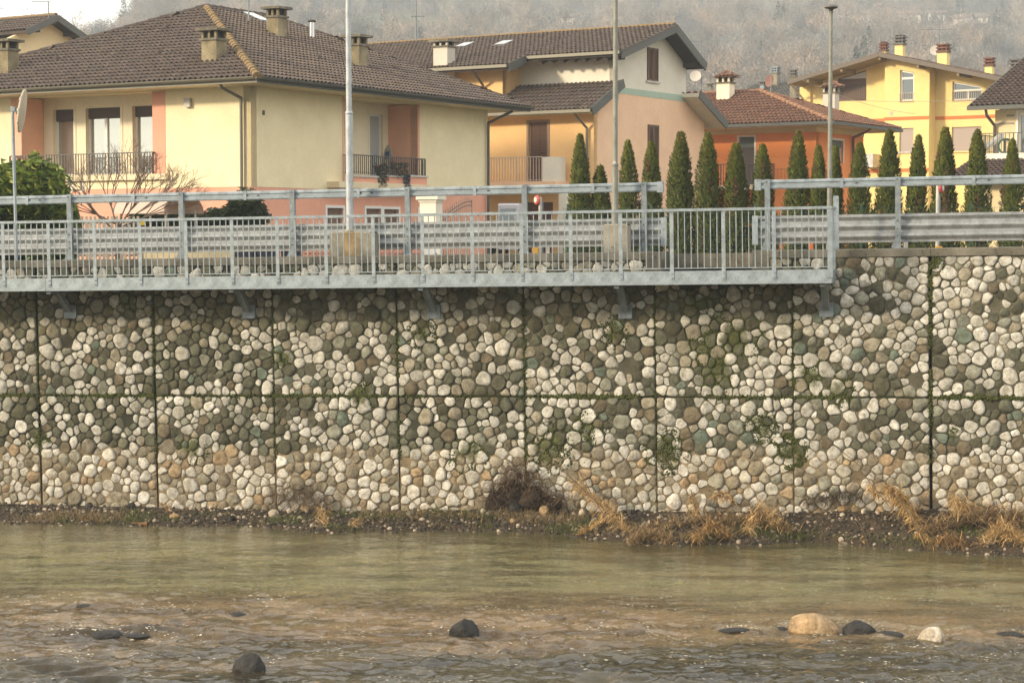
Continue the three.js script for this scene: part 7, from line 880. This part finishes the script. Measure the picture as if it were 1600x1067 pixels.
{
  const B = onBank, up = (p, h) => p.clone().add(V(0, h, 0)), brown = [[0.12, 0.085, 0.05], [0.17, 0.12, 0.07], [0.09, 0.065, 0.04], [0.24, 0.17, 0.10]], off = (p, x, y, z) => p.clone().add(V(x, y, z));
  const h1 = [up(B(420, 800), 0.12), up(B(450, 797), 0.32), up(B(478, 800), 0.30), up(B(510, 806), 0.08)];
  debris('twig_heap', 'round heap of brown flood twigs against the wall, left', 'debris', h1, { n: 800, spread: 0.28, len: 0.36, anchors: 40, w: 0.004, cols: brown, seed: 901, up: -0.1, droop: 0.25, round: 1.3, part: 'twigs', sticks: [[up(B(430, 806), 0.0), W.world(wx(500, 745, -0.9), wy(500, 745, -0.9), -0.9), 0.010], [up(B(470, 806), 0), W.world(wx(395, 735, -0.95), wy(395, 735, -0.95), -0.95), 0.008], [up(B(440, 808), 0), W.world(wx(520, 765, -0.8), wy(520, 765, -0.8), -0.8), 0.010], [up(B(505, 806), 0.02), W.world(wx(455, 730, -0.95), wy(455, 730, -0.95), -0.95), 0.007]] });
  const h2 = [up(B(768, 798), 0.15), up(B(795, 795), 0.62), up(B(812, 795), 0.72), up(B(835, 795), 0.45), up(B(885, 800), 0.12)];
  const e = debris('earth_lump', 'dark brown lump of earth and roots on the bank against the wall', 'debris', h2, { n: 1700, spread: 0.34, len: 0.32, anchors: 40, cols: [[0.07, 0.045, 0.026], [0.115, 0.075, 0.042], [0.19, 0.125, 0.07]], seed: 902, up: -0.5, droop: 0.3, round: 1.4, part: 'roots' });
  for (const [px, w, h, s] of [[802, 0.34, 0.40, 1], [836, 0.32, 0.30, 2], [776, 0.24, 0.24, 3], [866, 0.2, 0.14, 4]]) { const p = B(px, 792).sub(e.position), g = boulder(910 + s, w, h, 0.24, 0.6); const m = mesh('soil', g, std(0.075, 0.05, 0.03, { map: T.mud, bumpMap: T.mudBump, bumpScale: 0.03 }), e); m.position.copy(p).add(V(0, h * 0.45, -0.05)); }
  const wallPt = (px, py, z = -0.85) => W.world(wx(px, py, z), wy(px, py, z), z);
  const a0 = wallPt(895, 752), a1 = wallPt(925, 775, -0.6), a2 = up(B(955, 815), 0.2), a3 = up(B(985, 838), 0.03);
  debris('straw_branch', 'leaning branch hung with yellow straw, left of the middle', 'debris', [a0, a1, a2, a3], { n: 620, spread: 0.085, len: 0.26, seed: 903, sticks: [[wallPt(866, 722), a3, 0.012], [wallPt(905, 735), up(B(960, 830), 0.02), 0.009]] });
  debris('straw_tuft', 'straw bundle lying in the water left of the leaning branch', 'debris', [up(B(905, 838), 0.02), up(B(925, 830), 0.06), up(B(945, 822), 0.12)], { n: 240, spread: 0.06, len: 0.2, seed: 904, up: 0 });
  debris('straw_tuft', 'brown straw heap at the shore in the middle', 'debris', [up(B(985, 852), 0.03), up(B(1015, 845), 0.14), up(B(1050, 852), 0.03)], { n: 460, spread: 0.14, len: 0.24, seed: 905, cols: [[0.36, 0.24, 0.11], [0.22, 0.145, 0.07], [0.14, 0.09, 0.05]], up: -0.1 });
  debris('straw_tuft', 'hanging straw beside the pale rag on the wall', 'debris', [wallPt(1082, 768), wallPt(1088, 790, -0.8), up(B(1088, 815), 0.05)], { n: 150, spread: 0.05, len: 0.28, seed: 906, sticks: [[wallPt(1080, 765), up(B(1098, 822), 0), 0.008]] });
  debris('straw_tuft', 'straw caught on twigs right of the pale rag', 'debris', [wallPt(1115, 775), wallPt(1132, 770), wallPt(1145, 782, -0.7)], { n: 190, spread: 0.07, len: 0.22, seed: 907, sticks: [[wallPt(1105, 765), up(B(1190, 810), 0.05), 0.009]] });
  debris('straw_tuft', 'rusty straw clump at the shore right of the middle', 'debris', [up(B(1085, 852), 0.08), up(B(1112, 842), 0.24), up(B(1140, 848), 0.1)], { n: 460, spread: 0.12, len: 0.26, seed: 908, cols: [[0.46, 0.28, 0.10], [0.33, 0.20, 0.08], [0.18, 0.11, 0.05]], up: -0.2 });
  debris('straw_tuft', 'tall straw tangle left of the open shingle', 'debris', [up(B(1165, 840), 0.05), up(B(1190, 815), 0.3), up(B(1215, 832), 0.12)], { n: 440, spread: 0.13, len: 0.26, seed: 909, up: -0.2, sticks: [[up(B(1150, 820), 0.1), up(B(1225, 815), 0.22), 0.008]] });
  const b0 = wallPt(1335, 640, -0.95), b1 = wallPt(1368, 715, -0.85), b2 = wallPt(1390, 762, -0.6), b3 = up(B(1420, 815), 0.28), b4 = up(B(1447, 850), 0.02);
  debris('straw_branch', 'long bent branch against the wall hung with golden straw, right', 'debris', [b2, b2.clone().lerp(b3, 0.5), b3, b4], { n: 950, spread: 0.10, len: 0.3, seed: 910, cols: [[0.52, 0.33, 0.12], [0.42, 0.26, 0.09], [0.62, 0.42, 0.18], [0.25, 0.15, 0.06]], sticks: [[b0, b2, 0.011], [b2, b4, 0.016], [wallPt(1310, 700, -0.95), b3, 0.008], [wallPt(1345, 735, -0.9), up(B(1425, 840), 0), 0.008]] });
  debris('straw_tuft', 'pale straw wisp hanging left of the long bent branch', 'debris', [wallPt(1357, 752, -0.8), wallPt(1362, 765, -0.75), wallPt(1375, 775, -0.7)], { n: 120, spread: 0.05, len: 0.24, seed: 911 });
  debris('straw_tuft', 'dry straw strands hanging below the dark panel joint, far right', 'debris', [wallPt(1490, 775, -0.7), wallPt(1505, 795, -0.5), up(B(1520, 805), 0.2)], { n: 300, spread: 0.12, len: 0.32, seed: 912, sticks: [[wallPt(1480, 770), up(B(1580, 835), 0.1), 0.009]] });
  debris('straw_tuft', 'brown straw heap at the shore right of the long bent branch', 'debris', [up(B(1462, 855), 0.04), up(B(1485, 848), 0.14), up(B(1510, 856), 0.04)], { n: 420, spread: 0.13, len: 0.24, seed: 913, cols: [[0.38, 0.22, 0.08], [0.22, 0.13, 0.055], [0.12, 0.075, 0.04]] });
  debris('straw_tuft', 'tangled straw at the water near the right edge', 'debris', [up(B(1540, 856), 0.06), up(B(1565, 840), 0.22), up(B(1590, 852), 0.1), up(B(1640, 850), 0.1)], { n: 640, spread: 0.16, len: 0.28, seed: 914, up: -0.2, sticks: [[up(B(1500, 850), 0.05), up(B(1640, 840), 0.15), 0.01], [up(B(1530, 830), 0.1), up(B(1600, 865), 0.02), 0.008]] });
  debris('straw_tuft', 'small golden straw tuft at the shore right of the twig heap', 'debris', [up(B(500, 812), 0.22), up(B(510, 822), 0.02)], { n: 130, spread: 0.06, len: 0.26, seed: 915 });
  debris('straw_tuft', 'smaller golden straw tuft at the shore, left of the mossy strip', 'debris', [up(B(548, 824), 0.02), up(B(560, 820), 0.12)], { n: 100, spread: 0.05, len: 0.22, seed: 916 });
  debris('straw_tuft', 'reddish straw fringe on the shore at the left', 'debris', [up(B(125, 814), 0.02), up(B(150, 814), 0.06), up(B(160, 818), 0.01)], { n: 150, spread: 0.08, len: 0.16, seed: 917, cols: [[0.28, 0.15, 0.06], [0.18, 0.10, 0.05]] });
  debris('dry_stalks', 'thin dry stalks leaning to the water at left, below the second joint', 'debris', [up(B(252, 795), 0.15), up(B(278, 812), 0.02)], { n: 40, spread: 0.08, len: 0.2, seed: 918, sticks: [[up(B(250, 790), 0.06), up(B(280, 816), 0.0), 0.006], [up(B(262, 800), 0.06), up(B(250, 788), 0.1), 0.004]] });
  debris('dry_stalks', 'two pale stalks standing in the water at right', 'debris', [up(B(1345, 845), 0.1), up(B(1350, 850), 0.02)], { n: 14, spread: 0.05, len: 0.14, seed: 919, sticks: [[up(B(1333, 812), 0.12), up(B(1360, 858), 0), 0.007], [up(B(1338, 820), 0.05), up(B(1348, 852), 0), 0.005]] });
  debris('flood_litter', 'low tangle of brown stems covering the bank between the two straw branches', 'debris', [up(B(1000, 835), 0.05), up(B(1060, 826), 0.1), up(B(1130, 822), 0.12), up(B(1200, 826), 0.1), up(B(1240, 838), 0.04)], { n: 1000, spread: 0.2, len: 0.24, seed: 921, cols: [[0.16, 0.105, 0.055], [0.26, 0.17, 0.08], [0.09, 0.06, 0.035], [0.40, 0.27, 0.12]], up: 0, part: 'stems' });
  debris('flood_litter', 'dark tangle of stems at the foot of the wall left of the long bent branch', 'debris', [up(B(1262, 800), 0.1), up(B(1300, 795), 0.22), up(B(1345, 795), 0.2)], { n: 700, spread: 0.2, len: 0.26, seed: 922, cols: [[0.075, 0.055, 0.035], [0.12, 0.085, 0.05]], up: -0.1, part: 'stems' });
  debris('flood_litter', 'broad tangle of brown and straw stems filling the bank at the right edge', 'debris', [up(B(1450, 835), 0.06), up(B(1500, 826), 0.14), up(B(1560, 822), 0.18), up(B(1610, 826), 0.16), up(B(1680, 830), 0.1)], { n: 1700, spread: 0.26, len: 0.28, seed: 923, cols: [[0.13, 0.085, 0.045], [0.25, 0.16, 0.075], [0.08, 0.055, 0.03], [0.42, 0.28, 0.12]], up: -0.05, part: 'stems' });
  debris('flood_litter', 'thin withered stems lying on the mossy strip left of the earth lump', 'debris', [up(B(560, 815), 0.04), up(B(640, 812), 0.06), up(B(720, 812), 0.05), up(B(760, 815), 0.03)], { n: 420, spread: 0.16, len: 0.22, seed: 924, cols: [[0.16, 0.115, 0.06], [0.26, 0.19, 0.09], [0.10, 0.10, 0.035]], up: 0.1, part: 'stems' });
  { const p = up(B(218, 821), 0.02), d = thing('driftwood', 'short reddish piece of driftwood at the water edge, left', 'driftwood', p.toArray()); new MB().tube(V(-0.17, 0.03, 0), V(0.02, 0.02, 0.02), 0.012, 0.022, 7).tube(V(0.02, 0.02, 0.02), V(0.15, 0.015, 0.03), 0.024, 0.05, 8).build('wood', std(0.24, 0.12, 0.05, { map: T.wood }), d); new MB().tube(V(0.15, 0.015, 0.03), V(0.155, 0.015, 0.03), 0.05, 0.04, 8).build('broken_end', std(0.06, 0.035, 0.02), d); }
  { const p = wallPt(1098, 772, -0.75), d = thing('pale_rag', 'pale torn rag hanging on the stalks above the shingle', 'rag', p.toArray()), mb = new MB(); for (let k = 0; k < 6; k++) { const y0 = -k * 0.08, y1 = y0 - 0.08, w0 = 0.05 * (1 - Math.abs(k - 2) * 0.17), w1 = 0.05 * (1 - Math.abs(k - 1) * 0.17), x0 = 0.03 * Math.sin(k * 1.3), x1 = 0.03 * Math.sin((k + 1) * 1.3); mb.quad(V(x0 - w0, y0, 0.02 * (k % 2)), V(x0 + w0, y0, -0.02 * (k % 2)), V(x1 + w1, y1, 0.02 * ((k + 1) % 2)), V(x1 - w1, y1, 0)); } mb.build('cloth', std(0.62, 0.58, 0.5, { roughness: 1 }), d); }
  // thin grass and creeping plants on the bank: one ground cover
  const R = rng(950), mb = new MB(); mb.color(1, 1, 1);
  for (let i = 0; i < 26000; i++) { const s = lerp(-12, 12, R()), e2 = shore(s), t = lerp(WALL + 0.05, e2 - 0.02, Math.pow(R(), 0.7)), y = bankY(s, t); if (y < 0.0) continue; const dens = fbm(s * 0.9, t * 1.4, 960, 3); if (dens < 0.47 + 0.18 * R()) continue; const green = fbm(s * 0.7 + 9, t, 961, 2) > 0.52, b = 0.6 + 0.8 * R(); mb.col = green ? [0.085 * b, 0.10 * b, 0.024 * b] : [0.20 * b, 0.145 * b, 0.07 * b]; strand(mb, fromW(s, y - 0.01, t), V(R() - 0.5, 0.5 + R() * 0.6, R() - 0.5).normalize(), 0.05 + 0.13 * R(), 0.004 + 0.003 * R(), 0.3, R); }
  tag(mb.build('bank_grass', strawM), 'thin green and withered grass scattered over the shingle bank', 'grass', null, 'stuff');
}

renderer.render(scene, camera);
